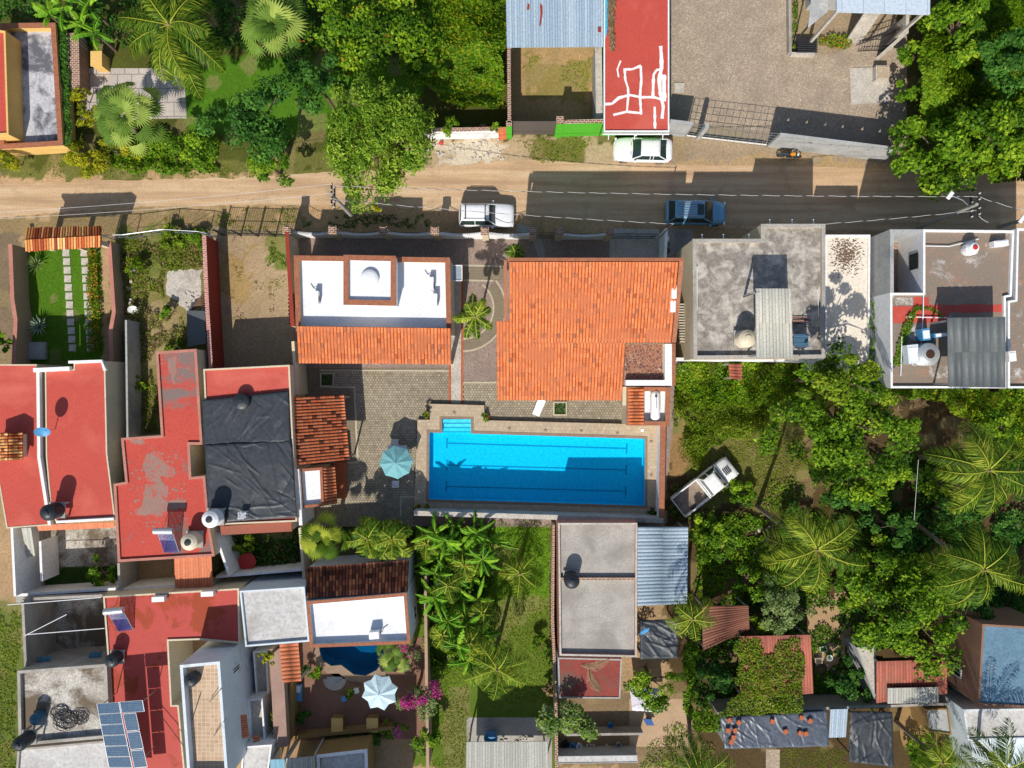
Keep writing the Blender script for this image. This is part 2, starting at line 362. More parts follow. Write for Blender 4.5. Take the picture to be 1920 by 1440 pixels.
# ---------------------------------------------------------------- builders: sheets, buildings, tiled roofs
def sheet(name, pts, mat, z=.004, kind='structure', holes=(), px=True, label=None, cat=None, group=None, parent=None, h=0):
    P = [W(p[0], p[1], h) for p in pts] if px else [Vector(p) for p in pts]
    Hs = [[W(p[0], p[1], h) for p in q] if px else [Vector(p) for p in q] for q in holes]
    allp = [Vector((p.x, p.y, 0)) for p in P]+[Vector((p.x, p.y, 0)) for q in Hs for p in q]
    tris = tessellate_polygon([[Vector((p.x, p.y, 0)) for p in P]]+[[Vector((p.x, p.y, 0)) for p in q] for q in Hs])
    mb = MB(); b = [(p.x, p.y, z) for p in allp]
    F = []
    for t in tris:
        a, e, g = (allp[i] for i in t)
        F.append(list(t) if (e-a).cross(g-a).z > 0 else list(t)[::-1])
    mb.add(b, F)
    o = mb.build(name, mat, parent)
    return tag(o, label, cat, group, kind)
def wobble(pts, amp=4, step=14, seed=1):
    rg = random.Random(seed); out = []
    for i in range(len(pts)):
        a = pts[i]; b = pts[(i+1) % len(pts)]; L = math.hypot(b[0]-a[0], b[1]-a[1]); n = max(1, int(L/step))
        for k in range(n):
            t = k/n; out.append((a[0]+(b[0]-a[0])*t+rg.uniform(-amp, amp), a[1]+(b[1]-a[1])*t+rg.uniform(-amp, amp)))
    return out
def tilerows(A, B, Cc, D, pitch, course, amp, step=.03, prof='cos', seed=0, lo=0., hi=1., rag=0.):
    """tiled / corrugated surface over a quad; columns run A->D, repeat along A->B. returns V,F,tint"""
    A, B, Cc, D = (np.array(p, dtype=float) for p in (A, B, Cc, D))
    nrm = np.cross(B-A, D-A); nrm /= np.linalg.norm(nrm)
    if nrm[2] < 0: nrm = -nrm
    nc = max(2, int(round(np.linalg.norm(B-A)/pitch))); nr = max(1, int(round(np.linalg.norm(D-A)/course)))
    us = [0, .12, .3, .5, .7, .88]
    if prof == 'barrel': hs = [0, .5, .95, 1., .95, .5]
    elif prof == 'rib': us = [0, .55, .65, .9]; hs = [0, 0, 1, 1]
    else: us = [0, .25, .5, .75]; hs = [0, .5, 1, .5]
    U = np.array([(k+u)/nc for k in range(nc) for u in us]+[1.0]); Hh = np.array([h for k in range(nc) for h in hs]+[0.])*amp
    Vv, Ho = [], []
    for j in range(nr):
        Vv += [j/nr, (j+1)/nr]; Ho += [0, step]
    Vv = np.array(Vv); Ho = np.array(Ho)
    uu, vv = np.meshgrid(U, Vv)
    rg = np.random.default_rng(seed+1)
    if rag > 0:
        colr = np.repeat(rg.uniform(-rag, rag, nc), len(us)); colr = np.append(colr, 0)
        vv = vv+colr[None, :]*(Vv[:, None] > .999)/max(np.linalg.norm(D-A), .1)
    P = ((A[None, None]*(1-uu[..., None])+B[None, None]*uu[..., None])*(1-vv[..., None]) + (D[None, None]*(1-uu[..., None])+Cc[None, None]*uu[..., None])*vv[..., None])
    P = P+nrm*(Hh[None, :, None]+Ho[:, None, None])
    nu = len(U); nv = len(Vv); idx = np.arange(nu*nv).reshape(nv, nu)
    F = np.stack([idx[:-1, :-1], idx[1:, :-1], idx[1:, 1:], idx[:-1, 1:]], -1).reshape(-1, 4)
    cr = np.cross(B-A, D-A)
    if cr[2] > 0: F = F[:, ::-1]
    tt = rg.uniform(lo, hi, (nr, nc)); rowi = np.repeat(np.arange(nr), 2)[:-1]; coli = np.repeat(np.arange(nc), len(us))[:nu-1]
    T = tt[rowi[:, None], coli[None, :]].ravel()
    if prof in ('barrel', 'cos'):      # shade and dirt of the troughs put into the tint
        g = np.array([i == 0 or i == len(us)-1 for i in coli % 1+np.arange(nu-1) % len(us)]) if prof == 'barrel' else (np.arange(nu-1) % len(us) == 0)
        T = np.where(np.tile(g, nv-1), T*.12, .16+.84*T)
    return P.reshape(-1, 3), F, T
def tileroof(name, quads, pitch, course, amp, mat, parent=None, thick=.1, loc=None, under=None, **kw):
    Vs, Fs, Ts, n = [], [], [], 0; seed = kw.pop('seed', 0)
    for i, q in enumerate(quads):
        V, F, T = tilerows(*q, pitch, course, amp, seed=seed+i, **kw)
        Vs.append(V); Fs.append(F+n); Ts.append(T); n += len(V)
        if thick > 0:      # deck below the tiles
            q4 = np.array([list(p) for p in q], dtype=float); q4[:, 2] -= .015; lo = q4.copy(); lo[:, 2] -= thick
            Vs.append(np.vstack([q4, lo])); f = [[0, 1, 2, 3], [7, 6, 5, 4]]+[[k, 4+k, 4+(k+1) % 4, (k+1) % 4] for k in range(4)]
            Fs.append(np.array(f)+n); Ts.append(np.full(6, .3)); n += 8
    return npmesh(name, np.vstack(Vs), np.vstack(Fs), mat, parent, np.concatenate(Ts), loc=loc)
def window(parent, p0, p1, out, z0, z1, frame=None, glass=None):
    """framed window on a wall between plan points p0,p1; out = outward unit normal"""
    a = Vector(p0); b = Vector(p1); d = (b-a).normalized(); o = Vector(out)
    def rb(mb, u0, u1, za, zb, d0, d1):
        q = [a+d*u0+o*d0, a+d*u1+o*d0, a+d*u1+o*d1, a+d*u0+o*d1]; mb.prism([(p.x, p.y) for p in q], za, zb)
    L = (b-a).length; f = MB(); t = .07
    rb(f, 0, t, z0, z1, .0, .06); rb(f, L-t, L, z0, z1, .0, .06); rb(f, t, L-t, z0, z0+t, .0, .06); rb(f, t, L-t, z1-t, z1, .0, .06); rb(f, L/2-.02, L/2+.02, z0+t, z1-t, .0, .055)
    fo = f.build('window', frame or m_wpl, parent); g = MB(); rb(g, t+.004, L/2-.024, z0+t+.004, z1-t-.004, .0, .03); rb(g, L/2+.024, L-t-.004, z0+t+.004, z1-t-.004, .0, .03)
    g.build('pane', glass or m_glass, fo)
def building(name, label, cat, pts, h, wall, roof, par=.35, pt=.15, coping=None, zb=0., group=None, cop_w=.1, cop_h=.07, wins=(), roofname='roof', t=None, topm=None):
    """flat-roofed block; pts = outline of the top of the parapet in photo pixels"""
    P = ccw([W(p[0], p[1], h).xy for p in pts]); n = len(P)
    cx = sum(p[0] for p in P)/n; cy = sum(p[1] for p in P)/n
    t = t or thing(name, label, cat, (cx, cy, zb), 0, group)
    I = inset(P, pt); mb = MB()
    V = [(p[0], p[1], zb) for p in P]+[(p[0], p[1], h) for p in P]+[(p[0], p[1], h) for p in I]+[(p[0], p[1], h-par-.02) for p in I]
    F = []
    for i in range(n):
        j = (i+1) % n
        F += [[i, j, n+j, n+i], [n+i, n+j, 2*n+j, 2*n+i], [2*n+i, 2*n+j, 3*n+j, 3*n+i]]
    mb.add(V, F); mb.build('wall', wall, t)
    r = MB(); r.prism(inset(P, pt-.03) if pt > .05 else I, h-par-.2, h-par, bottom=True) if par > .02 else r.prism(inset(P, -.05), h-.14, h+.012)
    r.build(roofname, roof, t)
    if coping:
        O = inset(P, -cop_w*.35); J = inset(P, pt+cop_w*.35); m2 = MB()
        V = [(p[0], p[1], h+.004) for p in O]+[(p[0], p[1], h+cop_h) for p in O]+[(p[0], p[1], h+cop_h) for p in J]+[(p[0], p[1], h+.004) for p in J]
        F = []
        for i in range(n):
            j = (i+1) % n; F += [[i, j, n+j, n+i], [n+i, n+j, 2*n+j, 2*n+i], [2*n+i, 2*n+j, 3*n+j, 3*n+i], [3*n+i, 3*n+j, j, i]]
        m2.add(V, F); m2.build('coping', coping, t)
    for (i, u0, u1, z0, z1) in wins:
        a = Vector(P[i]); b = Vector(P[(i+1) % n]); d = b-a; nn = Vector((d.y, -d.x)).normalized()
        window(t, a+d*u0, a+d*u1, nn, zb+z0, zb+z1)
    return t
def wall_strip(name, label, pts, h, th, mat, coping=None, cat='wall', group=None, zb=0, coph=.06, copw=.04, top=True, parent=None):
    """free-standing wall following a pixel polyline (pixels at the height h)"""
    P = [W(p[0], p[1], h).xy for p in pts]; t = parent or thing(name, label, cat, (P[0].x, P[0].y, zb), 0, group)
    def band(w, z0, z1):
        L, Rr = [], []
        for i, p in enumerate(P):
            a = P[max(i-1, 0)]; b = P[min(i+1, len(P)-1)]; d = (b-a).normalized(); nn = Vector((-d.y, d.x))
            L.append(p+nn*w/2); Rr.append(p-nn*w/2)
        mb = MB(); n = len(P); V = []
        for zz in (z0, z1): V += [(q.x, q.y, zz) for q in L]+[(q.x, q.y, zz) for q in Rr]
        F = []
        for i in range(n-1):
            F += [[2*n+i, 2*n+i+1, 3*n+i+1, 3*n+i], [i, i+1, 2*n+i+1, 2*n+i], [n+i+1, n+i, 3*n+i, 3*n+i+1], [i+1, i, n+i, n+i+1]]
        F += [[0, 2*n, 3*n, n], [n-1, 2*n-1, 4*n-1, 3*n-1]]
        mb.add(V, F); return mb
    band(th, zb, h).build('masonry' if coping else 'masonry', mat, t)
    if coping: band(th+2*copw, h+.003, h+coph).build('coping', coping, t)
    return t

# ---------------------------------------------------------------- foliage
def rand_unit(n): v = RNG.normal(size=(n, 3)); return v/np.linalg.norm(v, axis=1, keepdims=True)
def leaves(Cn, Nn, a, b, jit=.55):
    """rhombic leaf blades: centres, normals, half length, half width"""
    n = len(Cn); Nn = Nn+RNG.normal(size=(n, 3))*jit; Nn /= np.linalg.norm(Nn, axis=1, keepdims=True)
    D = np.cross(Nn, rand_unit(n)); D /= np.linalg.norm(D, axis=1, keepdims=True); S = np.cross(Nn, D)
    A = (a*RNG.uniform(.7, 1.3, n))[:, None]; B = (b*RNG.uniform(.7, 1.3, n))[:, None]
    V = np.stack([Cn-D*A, Cn+S*B-D*A*.15, Cn+D*A-Nn*A*.25, Cn-S*B-D*A*.15], 1).reshape(-1, 3)
    return V, np.arange(4*n).reshape(-1, 4)
LM = {
 'bright': leafmat('bright_green_leaves', (.03, .085, .004, 1), (.125, .255, .008, 1), (.36, .48, .025, 1)),
 'deep': leafmat('deep_green_leaves', (.016, .06, .008, 1), (.05, .15, .016, 1), (.13, .29, .04, 1)),
 'olive': leafmat('olive_green_leaves', (.045, .09, .004, 1), (.15, .24, .008, 1), (.36, .44, .03, 1)),
 'yellow': leafmat('yellow_green_leaves', (.10, .13, .005, 1), (.30, .32, .01, 1), (.60, .52, .02, 1)),
 'feather': leafmat('feathery_green_leaves', (.04, .10, .006, 1), (.16, .29, .015, 1), (.42, .52, .06, 1)),
 'greyg': leafmat('grey_green_leaves', (.07, .12, .03, 1), (.18, .26, .07, 1), (.38, .46, .18, 1)),
 'magenta': leafmat('magenta_bracts', (.35, .02, .16, 1), (.62, .04, .30, 1), (.8, .10, .45, 1), .35),
 'orange': leafmat('orange_flowers', (.6, .10, .02, 1), (.75, .2, .03, 1), (.8, .35, .08, 1)),
 'dry': leafmat('dry_brown_leaves', (.14, .09, .04, 1), (.30, .20, .10, 1), (.50, .38, .22, 1)),
 'palm': leafmat('palm_fronds', (.02, .06, .004, 1), (.10, .19, .010, 1), (.46, .50, .05, 1)),
 'fan': leafmat('fan_palm_blades', (.035, .09, .01, 1), (.15, .26, .035, 1), (.44, .52, .11, 1)),
 'banana': leafmat('banana_leaves', (.015, .07, .005, 1), (.085, .25, .010, 1), (.30, .50, .03, 1), .25),
 'grass': leafmat('grass_blades', (.07, .12, .006, 1), (.19, .27, .012, 1), (.36, .40, .05, 1)),
 'silver': leafmat('silvery_agave_blades', (.12, .18, .12, 1), (.28, .36, .26, 1), (.5, .56, .44, 1)),
}
def crown_mesh(name, cx, cy, z0, rx, ry, rz, n, la, lb, mat, parent, clr=.28, nclump=None, flat=1., mix2=None, seed=0, hole=.0, ragged=.22, density=1.):
    """crown of many leaf-sized faces gathered in clumps over an uneven dome"""
    K = nclump or max(14, int(rx*ry*2.2+8)); n = int(n*density)
    ang = RNG.uniform(0, 2*np.pi, K); rr = np.sqrt(RNG.uniform(0.0, 1, K))
    edge = 1+ragged*np.sin(ang*3+seed)+ragged*.7*np.sin(ang*5+seed*2.3)+RNG.uniform(-ragged, ragged, K)*.6
    X = rr*np.cos(ang)*edge*(1-clr*.3); Y = rr*np.sin(ang)*edge*(1-clr*.6); dome = np.sqrt(np.clip(1-rr**2*.95, 0, 1))
    Z = dome*RNG.uniform(.45, 1.05, K)*flat
    lowm = RNG.random(K) < .25; Z[lowm] *= .4
    cs = RNG.uniform(.65, 1.25, K)*clr; ct = RNG.uniform(-.2, .2, K)
    k = RNG.integers(0, K, n); u = rand_unit(n); u[:, 2] = np.where(RNG.random(n) < .75, np.abs(u[:, 2]), u[:, 2])
    rad = RNG.uniform(.55, 1.05, n)**.6
    lob = 1+.35*np.sin(7*u[:, 0]+k)*np.sin(6*u[:, 1]+2*k)
    P = np.stack([cx+(X[k]+u[:, 0]*cs[k]*rad*lob)*rx, cy+(Y[k]+u[:, 1]*cs[k]*rad*lob)*ry, z0+(Z[k]*rz+u[:, 2]*cs[k]*rad*min(rx, ry)*.75)], 1)
    P[:, 2] = np.maximum(P[:, 2], .1)
    Nn = u*.9+np.array([0, -.1, .75])
    V, F = leaves(P, Nn, la, lb)
    ct = RNG.uniform(-.3, .28, K)
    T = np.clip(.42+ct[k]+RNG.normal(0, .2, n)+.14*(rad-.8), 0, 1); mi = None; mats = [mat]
    if mix2: mats = [mat, mix2[0]]; cl2 = (RNG.random(K) < .6)[k]; mi = ((RNG.random(n) < mix2[1]) & cl2).astype(int)
    return npmesh(name, V, F, mats, parent, T, midx=mi), [(cx+X[i]*rx*.8, cy+Y[i]*ry*.8, z0+max(Z[i]*rz-.15, .1)) for i in range(K)]
def tree(name, label, px, py, r, h, kind='bright', cat='tree', ry=None, base=None, la=.15, lb=.085, n=None, group=None, trunk=.16, rz=None, clr=.26, mix2=None, bark=None, nclump=None, flat=1., ragged=.22, dens=1.):
    """r: crown radius in photo pixels; (px,py): crown centre in the photo"""
    hc = h*.72; cxy = W(px, py, hc); k = (CAM_H-hc)/CAM_H/PPM; rx = r*k; ryy = (ry or r)*k
    b = W(base[0], base[1]) if base else Vector((cxy.x, cxy.y, 0))
    t = thing(name, label, cat, (b.x, b.y, 0), 0, group); la *= .84; lb *= .84; rz = rz or min(h*.5, max(rx, ryy)*.75); z0 = max(h-rz*1.0, .25)
    A = rx*ryy*3.1; n = n or int(min(A*150*(.0215/(la*lb+.006))**.8, 60000))
    _, cl = crown_mesh('crown', cxy.x, cxy.y, z0, rx, ryy, rz, n, la, lb, LM[kind], t, clr=clr, mix2=mix2, seed=px*.01, nclump=nclump, flat=flat, ragged=ragged, density=dens)
    tm = MB(); zt = max(z0+rz*.15, .3); tm.path([b, b+(Vector((cxy.x, cxy.y, zt))-b)*.5+Vector((.08, -.06, 0)), (cxy.x, cxy.y, zt)], [trunk, trunk*.8, trunk*.6], 8)
    for q in cl[::2]: 
        m_ = Vector((cxy.x, cxy.y, zt)).lerp(Vector(q), .5)+Vector((0, 0, -.1)); tm.path([(cxy.x, cxy.y, zt*.9), m_, q], [trunk*.5, trunk*.3, trunk*.1], 5)
    tm.build('trunk', bark or m_bark2, t)
    return t
def carpet(name, label, poly, kind, dens=130, z0=.05, amp=.35, la=.1, lb=.06, nz=.55, kindflag='stuff', cat='ground cover', cut=None, seed=0, ns=1.1, h=0, warp=.4, group=None, parent=None, lump=1., mats=None, midp=.12):
    """uneven mat of small leaves over a polygon (weeds, vines, hedges)"""
    P = [W(p[0], p[1], h) for p in poly]; xs = [p.x for p in P]; ys = [p.y for p in P]
    n = int((max(xs)-min(xs))*(max(ys)-min(ys))*dens)
    X = RNG.uniform(min(xs), max(xs), n); Y = RNG.uniform(min(ys), max(ys), n)
    wx = X+(vnoise(X, Y, .8, seed+5)-.5)*warp*2; wy = Y+(vnoise(X, Y, .8, seed+6)-.5)*warp*2
    m = inpoly(wx, wy, [(p.x, p.y) for p in P])
    if cut is not None: m &= (vnoise(X, Y, 1.3, seed+3)*.6+vnoise(X, Y, .45, seed+4)*.4) > cut
    X, Y = X[m], Y[m]; n = len(X)
    f1 = vnoise(X, Y, ns, seed)*.65+vnoise(X, Y, ns*.35, seed+1)*.35; e = .25
    gx = (vnoise(X+e, Y, ns, seed)-vnoise(X-e, Y, ns, seed))/(2*e)*amp*lump; gy = (vnoise(X, Y+e, ns, seed)-vnoise(X, Y-e, ns, seed))/(2*e)*amp*lump
    Z = h+z0+f1*amp-RNG.random(n)*min(amp*.5, .25); Z = np.maximum(Z, h+.02)
    Nn = np.stack([-gx*1.6, -gy*1.6, np.full(n, nz*1.6)], 1)
    V, F = leaves(np.stack([X, Y, Z], 1), Nn, la, lb, .5)
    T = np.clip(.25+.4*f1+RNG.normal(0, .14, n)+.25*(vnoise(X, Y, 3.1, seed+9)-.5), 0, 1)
    ml = mats or [LM[kind]]; mi = (RNG.random(n) < midp*(.3+1.6*vnoise(X, Y, 1.7, seed+12))).astype(int) if len(ml) > 1 else None
    o = npmesh(name, V, F, ml, parent, T, midx=mi)
    if parent is None: tag(o, label, cat, group, kindflag)
    return o
def feather_palm(name, label, px, py, h, L, nf, base=None, seed=1, kind='palm', group=None, droop=1., up=.9, leaf=.62, trunk=.14, angles=None, dens=30, cat='palm tree', deadf=0, width=.05, up_lo=-.15):
    rg = random.Random(seed); ctr = W(px, py, h); b = W(base[0], base[1]) if base else Vector((ctr.x*.99, ctr.y*.99, 0))
    t = thing(name, label, cat, (b.x, b.y, 0), 0, group)
    tm = MB(); mid = b.lerp(ctr, .5)+Vector(((ctr.x-b.x)*.08, (ctr.y-b.y)*.08, -h*.03))
    pts = [b, b.lerp(mid, .5), mid, mid.lerp(ctr, .55)+Vector((0, 0, .1)), ctr]; tm.path(pts, [trunk*1.5, trunk*1.1, trunk, trunk*.95, trunk*.9], 9)
    tm.lathe(ctr.x, ctr.y, [(.05, h-.5), (trunk*1.3, h-.2), (trunk*1.1, h+.1), (.04, h+.35)], 8); tm.build('trunk', m_bark, t)
    V, F, T, mi = [], [], [], []; n = 0; angs = angles or [i*2.399+rg.uniform(-.2, .2) for i in range(nf)]
    for fi, az in enumerate(angs):
        age = fi/max(len(angs)-1, 1); e0 = up*(1-age)+up_lo*age+rg.uniform(-.12, .12); Lf = L*rg.uniform(.78, 1.1)*(1 if age > .25 else .7+age)
        dead = fi >= len(angs)-deadf; ns = 14; p = np.array(ctr)+np.array([0, 0, .1]); el = e0; pts = [p.copy()]; dirs = []
        azz = az; bend = rg.uniform(-.045, .045)
        for s in range(ns):
            d = np.array([math.cos(azz)*math.cos(el), math.sin(azz)*math.cos(el), math.sin(el)]); dirs.append(d); p = p+d*Lf/ns; pts.append(p.copy())
            el -= droop*(.05+.12*(s/ns)**1.3)*(1.5 if dead else 1); azz += bend
            if p[2] < .3: p[2] = .3
        dirs.append(dirs[-1]); pts = np.array(pts); dirs = np.array(dirs); tb = rg.uniform(.25, .7) if not dead else 1.
        for s in range(ns):      # rachis strip, three-sided
            r0 = .035*(1-s/ns)+.008; sd = np.cross(dirs[s], [0, 0, 1]); sd /= np.linalg.norm(sd)+1e-9
            q = [pts[s]+sd*r0, pts[s]-sd*r0, pts[s+1]-sd*r0*.85, pts[s+1]+sd*r0*.85]; V += q; F.append([n, n+1, n+2, n+3]); T.append(.95); mi.append(1 if dead else 0); n += 4
        nl = int(Lf*dens/2.2)
        for q in range(nl):
            u = .1+.9*q/nl; si = min(int(u*ns), ns-1); fr = u*ns-si; pc = pts[si]*(1-fr)+pts[si+1]*fr; d = dirs[si]
            sd = np.cross(d, [0, 0, 1]); sd /= np.linalg.norm(sd)+1e-9; upv = np.cross(sd, d)
            ll = leaf*(math.sin(math.pi*min(u*.92+.1, 1))**.6)*rg.uniform(.85, 1.1)+.05
            for sg in (-1, 1):
                ld = sd*sg*rg.uniform(.8, 1)+d*rg.uniform(.45, .75)+upv*rg.uniform(-.75, .05); ld /= np.linalg.norm(ld)
                wv = np.cross(ld, upv); wv /= np.linalg.norm(wv)+1e-9; w = width*.5
                m_ = pc+ld*ll*.5; e_ = pc+ld*ll+np.array([0, 0, -ll*rg.uniform(.2, .55)])
                V += [pc, m_-wv*w, e_, m_+wv*w]; F.append([n, n+1, n+2, n+3]); T.append(min(1, max(0, tb+rg.uniform(-.35, .35)))); mi.append(1 if dead else 0); n += 4
    npmesh('crown', np.array(V), np.array(F), [LM[kind], LM['dry']], t, T, midx=mi)
    return t
def fan_palm(name, label, px, py, h, Rr, nf, seed=1, group=None, fanr=.85, kind='fan', base=None):
    rg = random.Random(seed); ctr = W(px, py, h); b = W(base[0], base[1]) if base else Vector((ctr.x*.98, ctr.y*.98, 0))
    t = thing(name, label, 'palm tree', (b.x, b.y, 0), 0, group)
    tm = MB(); tm.path([b, b.lerp(ctr, .5), ctr], [.2, .16, .14], 9); tm.build('trunk', m_bark, t)
    V, F, T = [], [], []; n = 0
    for fi in range(nf):
        age = fi/(nf-1); az = fi*2.399+rg.uniform(-.25, .25); el = 1.25*(1-age)-.25*age; Lp = Rr*(.1+.7*age)*rg.uniform(.85, 1.1)
        d = np.array([math.cos(az)*math.cos(el), math.sin(az)*math.cos(el), math.sin(el)]); c0 = np.array(ctr); e = c0+d*Lp
        sd = np.array([-math.sin(az), math.cos(az), 0.]); w = .025
        V += [c0-sd*w, c0+sd*w, e+sd*w*.6, e-sd*w*.6]; F.append([n, n+1, n+2, n+3]); T.append(.9); n += 4
        el2 = el-.5; fd = np.array([math.cos(az)*math.cos(el2), math.sin(az)*math.cos(el2), math.sin(el2)]); nn = np.cross(sd, fd)
        if nn[2] < 0: nn = -nn
        ng = 16; tb = rg.uniform(.3, .95); fr = fanr*rg.uniform(.85, 1.1)
        for k in range(ng):
            a0 = -1.75+3.5*k/ng; a1 = -1.75+3.5*(k+1)/ng; am = (a0+a1)/2; lk = fr*(1-.22*abs(am)/2.1)*rg.uniform(.92, 1.05)
            def pt(a, r, z): return e+(fd*math.cos(a)+sd*math.sin(a))*r+nn*z
            r1 = lk*.62
            V += [e, pt(a0, r1, -.03), pt(am, r1*1.02, .05), pt(a1, r1, -.03), pt(am, lk, -.12)+np.array([0, 0, -.1])]
            F += [[n, n+1, n+2, n+2], [n, n+2, n+3, n+3], [n+1, n+4, n+2, n+2], [n+2, n+4, n+3, n+3]]; T += [tb+rg.uniform(-.1, .1), tb+rg.uniform(-.2, .05), tb, tb-.1]; n += 5
    F = [f[:3] for f in F]
    npmesh('crown', np.array(V), np.array(F), LM[kind], t, np.clip(T, 0, 1))
    return t
def banana(name, label, px, py, h, nl, L, seed=1, group=None, wd_=.3, cat='banana plant', kind='banana', parent_at=None):
    rg = random.Random(seed); ctr = W(px, py, h); t = thing(name, label, cat, (ctr.x, ctr.y, 0), 0, group)
    tm = MB(); tm.path([(ctr.x, ctr.y, 0), (ctr.x+.05, ctr.y, h*.5), (ctr.x, ctr.y, h)], [.13, .11, .07], 8); tm.build('trunk', m_bark2, t)
    V, F, T = [], [], []; n = 0
    for i in range(nl):
        az = i*2.4+rg.uniform(-.4, .4); age = i/nl; el = 1.1-age*1.0+rg.uniform(-.2, .2); Lf = L*rg.uniform(.6, 1.15); ns = 12; p = np.array(ctr); W2 = wd_*rg.uniform(.65, 1.2); pts = [p.copy()]; ds = []
        for s in range(ns):
            d = np.array([math.cos(az)*math.cos(el), math.sin(az)*math.cos(el), math.sin(el)]); ds.append(d); p = p+d*Lf/ns; pts.append(p.copy()); el -= .06+.1*s/ns
            p[2] = max(p[2], .2)
        ds.append(ds[-1]); tb = rg.uniform(.1, .85); roll = rg.uniform(-.8, .8)
        for s in range(1, ns):
            u0, u1 = s/ns, (s+1)/ns; w0 = W2*(math.sin(math.pi*min(1, u0*.95+.03))**.55); w1 = W2*(math.sin(math.pi*min(1, u1*.95+.03))**.55) if s < ns-1 else .02
            sd = np.cross(ds[s], [0, 0, 1]); sd /= np.linalg.norm(sd)+1e-9; upv = np.cross(sd, ds[s])
            for sg in (-1, 1):
                sv = sd*sg*math.cos(.35+roll*sg)+upv*(-math.sin(.35*1)+roll*sg*.4); gap = rg.uniform(.8, .97) if rg.random() < .55 else 1.
                j = rg.uniform(-.2, .14); w1 = w1*rg.uniform(.75, 1.05)
                V += [pts[s], pts[s]+sv*w0*gap, pts[s]*(1-gap)+pts[s+1]*gap+sv*w1+np.array([0, 0, j*.5]), pts[s+1]]; F.append([n, n+1, n+2, n+3]); T.append(tb+rg.uniform(-.12, .12)+(.05 if sg > 0 else -.05)); n += 4
            r = .02; V += [pts[s]+sd*r+upv*.01, pts[s]-sd*r+upv*.01, pts[s+1]-sd*r+upv*.01, pts[s+1]+sd*r+upv*.01]; F.append([n, n+1, n+2, n+3]); T.append(1.); n += 4
    npmesh('crown', np.array(V), np.array(F), LM[kind], t, np.clip(T, 0, 1)); return t
def rosette(name, label, px, py, rad, kind='silver', n=34, seed=1, h=.5, cat='plant', group=None, w=.05):
    rg = random.Random(seed); o = W(px, py, h); V, F, T = [], [], []; k = 0
    for i in range(n):
        az = i*2.399; el = 1.3*(1-i/n)+.1; L = rad*rg.uniform(.8, 1.1); d = np.array([math.cos(az)*math.cos(el), math.sin(az)*math.cos(el), math.sin(el)]); s = np.array([-math.sin(az), math.cos(az), 0])
        b = np.array([o.x, o.y, h*.5]); V += [b-s*w*.6, b+s*w*.6, b+d*L*.5+s*w, b+d*L, b+d*L*.5-s*w]; F.append([k, k+1, k+2, k+3, k+4]); T.append(rg.uniform(.3, .9)); k += 5
    ob = npmesh(name, np.array(V), np.array(F), LM[kind], None, T, loc=(o.x, o.y, 0)); return tag(ob, label, cat, group)
# ---------------------------------------------------------------- things built once and placed or copied
def water_tank(label, px, py, zb, r=.55, hh=1.35, mat=None, stand=.0, group='rooftop water tanks', legs=0, lid=None):
    """(px,py): photo position of the top of the tank"""
    zt = zb+stand+hh; cpt = W(px, py, zt); t = thing('water_tank', label, 'water tank', (cpt.x, cpt.y, zb), 0, group); z = zb+stand; mat = mat or m_black
    prof = [(r*.96, z)]
    for i in range(5): zz = z+hh*.72*i/5; prof += [(r, zz+.02), (r, zz+hh*.10), (r*.965, zz+hh*.115), (r*.965, zz+hh*.135)]
    prof += [(r, z+hh*.74), (r*.94, z+hh*.80), (r*.62, z+hh*.91), (r*.36, z+hh*.95)]
    mb = MB(); mb.lathe(cpt.x, cpt.y, prof, 22)
    for k in range(10):
        w = k*math.pi/5; mb.tube((cpt.x+r*.9*math.cos(w), cpt.y+r*.9*math.sin(w), z+hh*.81), (cpt.x+r*.4*math.cos(w), cpt.y+r*.4*math.sin(w), z+hh*.945), .022, n=5)
    mb.build('body', mat, t, smooth=False)
    l = MB(); l.lathe(cpt.x, cpt.y, [(r*.38, z+hh*.94), (r*.38, z+hh*.985), (r*.3, z+hh), (r*.05, z+hh*1.01)], 16); l.build('lid', lid or mat, t)
    if stand > .05:
        s = MB(); s.box(cpt.x-r, cpt.y-r, z-.1, cpt.x+r, cpt.y+r, z-.004)
        for a in (-1, 1):
            for b in (-1, 1): s.box(cpt.x+a*(r-.1)-.06, cpt.y+b*(r-.1)-.06, zb, cpt.x+a*(r-.1)+.06, cpt.y+b*(r-.1)+.06, z-.1)
        s.build('stand', m_conc, t)
    return t
def ac_unit(label, px, py, zb, rz=0, lx=.9, ly=.36, hh=.62, group='air conditioner outdoor units', pipe=None):
    p = W(px, py, zb+hh); t = thing('air_conditioner', label, 'air conditioner', (p.x, p.y, zb), rz, group)
    mb = MB(); mb.box(-lx/2, -ly/2, .06, lx/2, ly/2, hh); mb.box(-lx/2+.08, -ly/2, 0, -lx/2+.14, ly/2, .06); mb.box(lx/2-.14, -ly/2, 0, lx/2-.08, ly/2, .06)
    o = mb.build('casing', m_wpl, None, loc=(0, 0, 0)); o.parent = t
    g = MB(); g.v = []; n = 18
    for rr in (.24, .16, .08):
        for k in range(n):
            a, b = 2*math.pi*k/n, 2*math.pi*(k+1)/n; cx = -lx*.12
            g.tube((cx+rr*math.cos(a), -ly/2-.012, hh*.52+rr*math.sin(a)), (cx+rr*math.cos(b), -ly/2-.012, hh*.52+rr*math.sin(b)), .008, n=4)
    o = g.build('fan_grille', m_iron, None, loc=(0, 0, 0)); o.parent = t
    q = MB(); q.path([(lx/2, .05, .2), (lx/2+.2, .1, .22), (lx/2+.28, .3, .05), (lx/2+.6, .5, .03)], .022); o = q.build('pipe', m_cabled, None, loc=(0, 0, 0)); o.parent = t
    return t
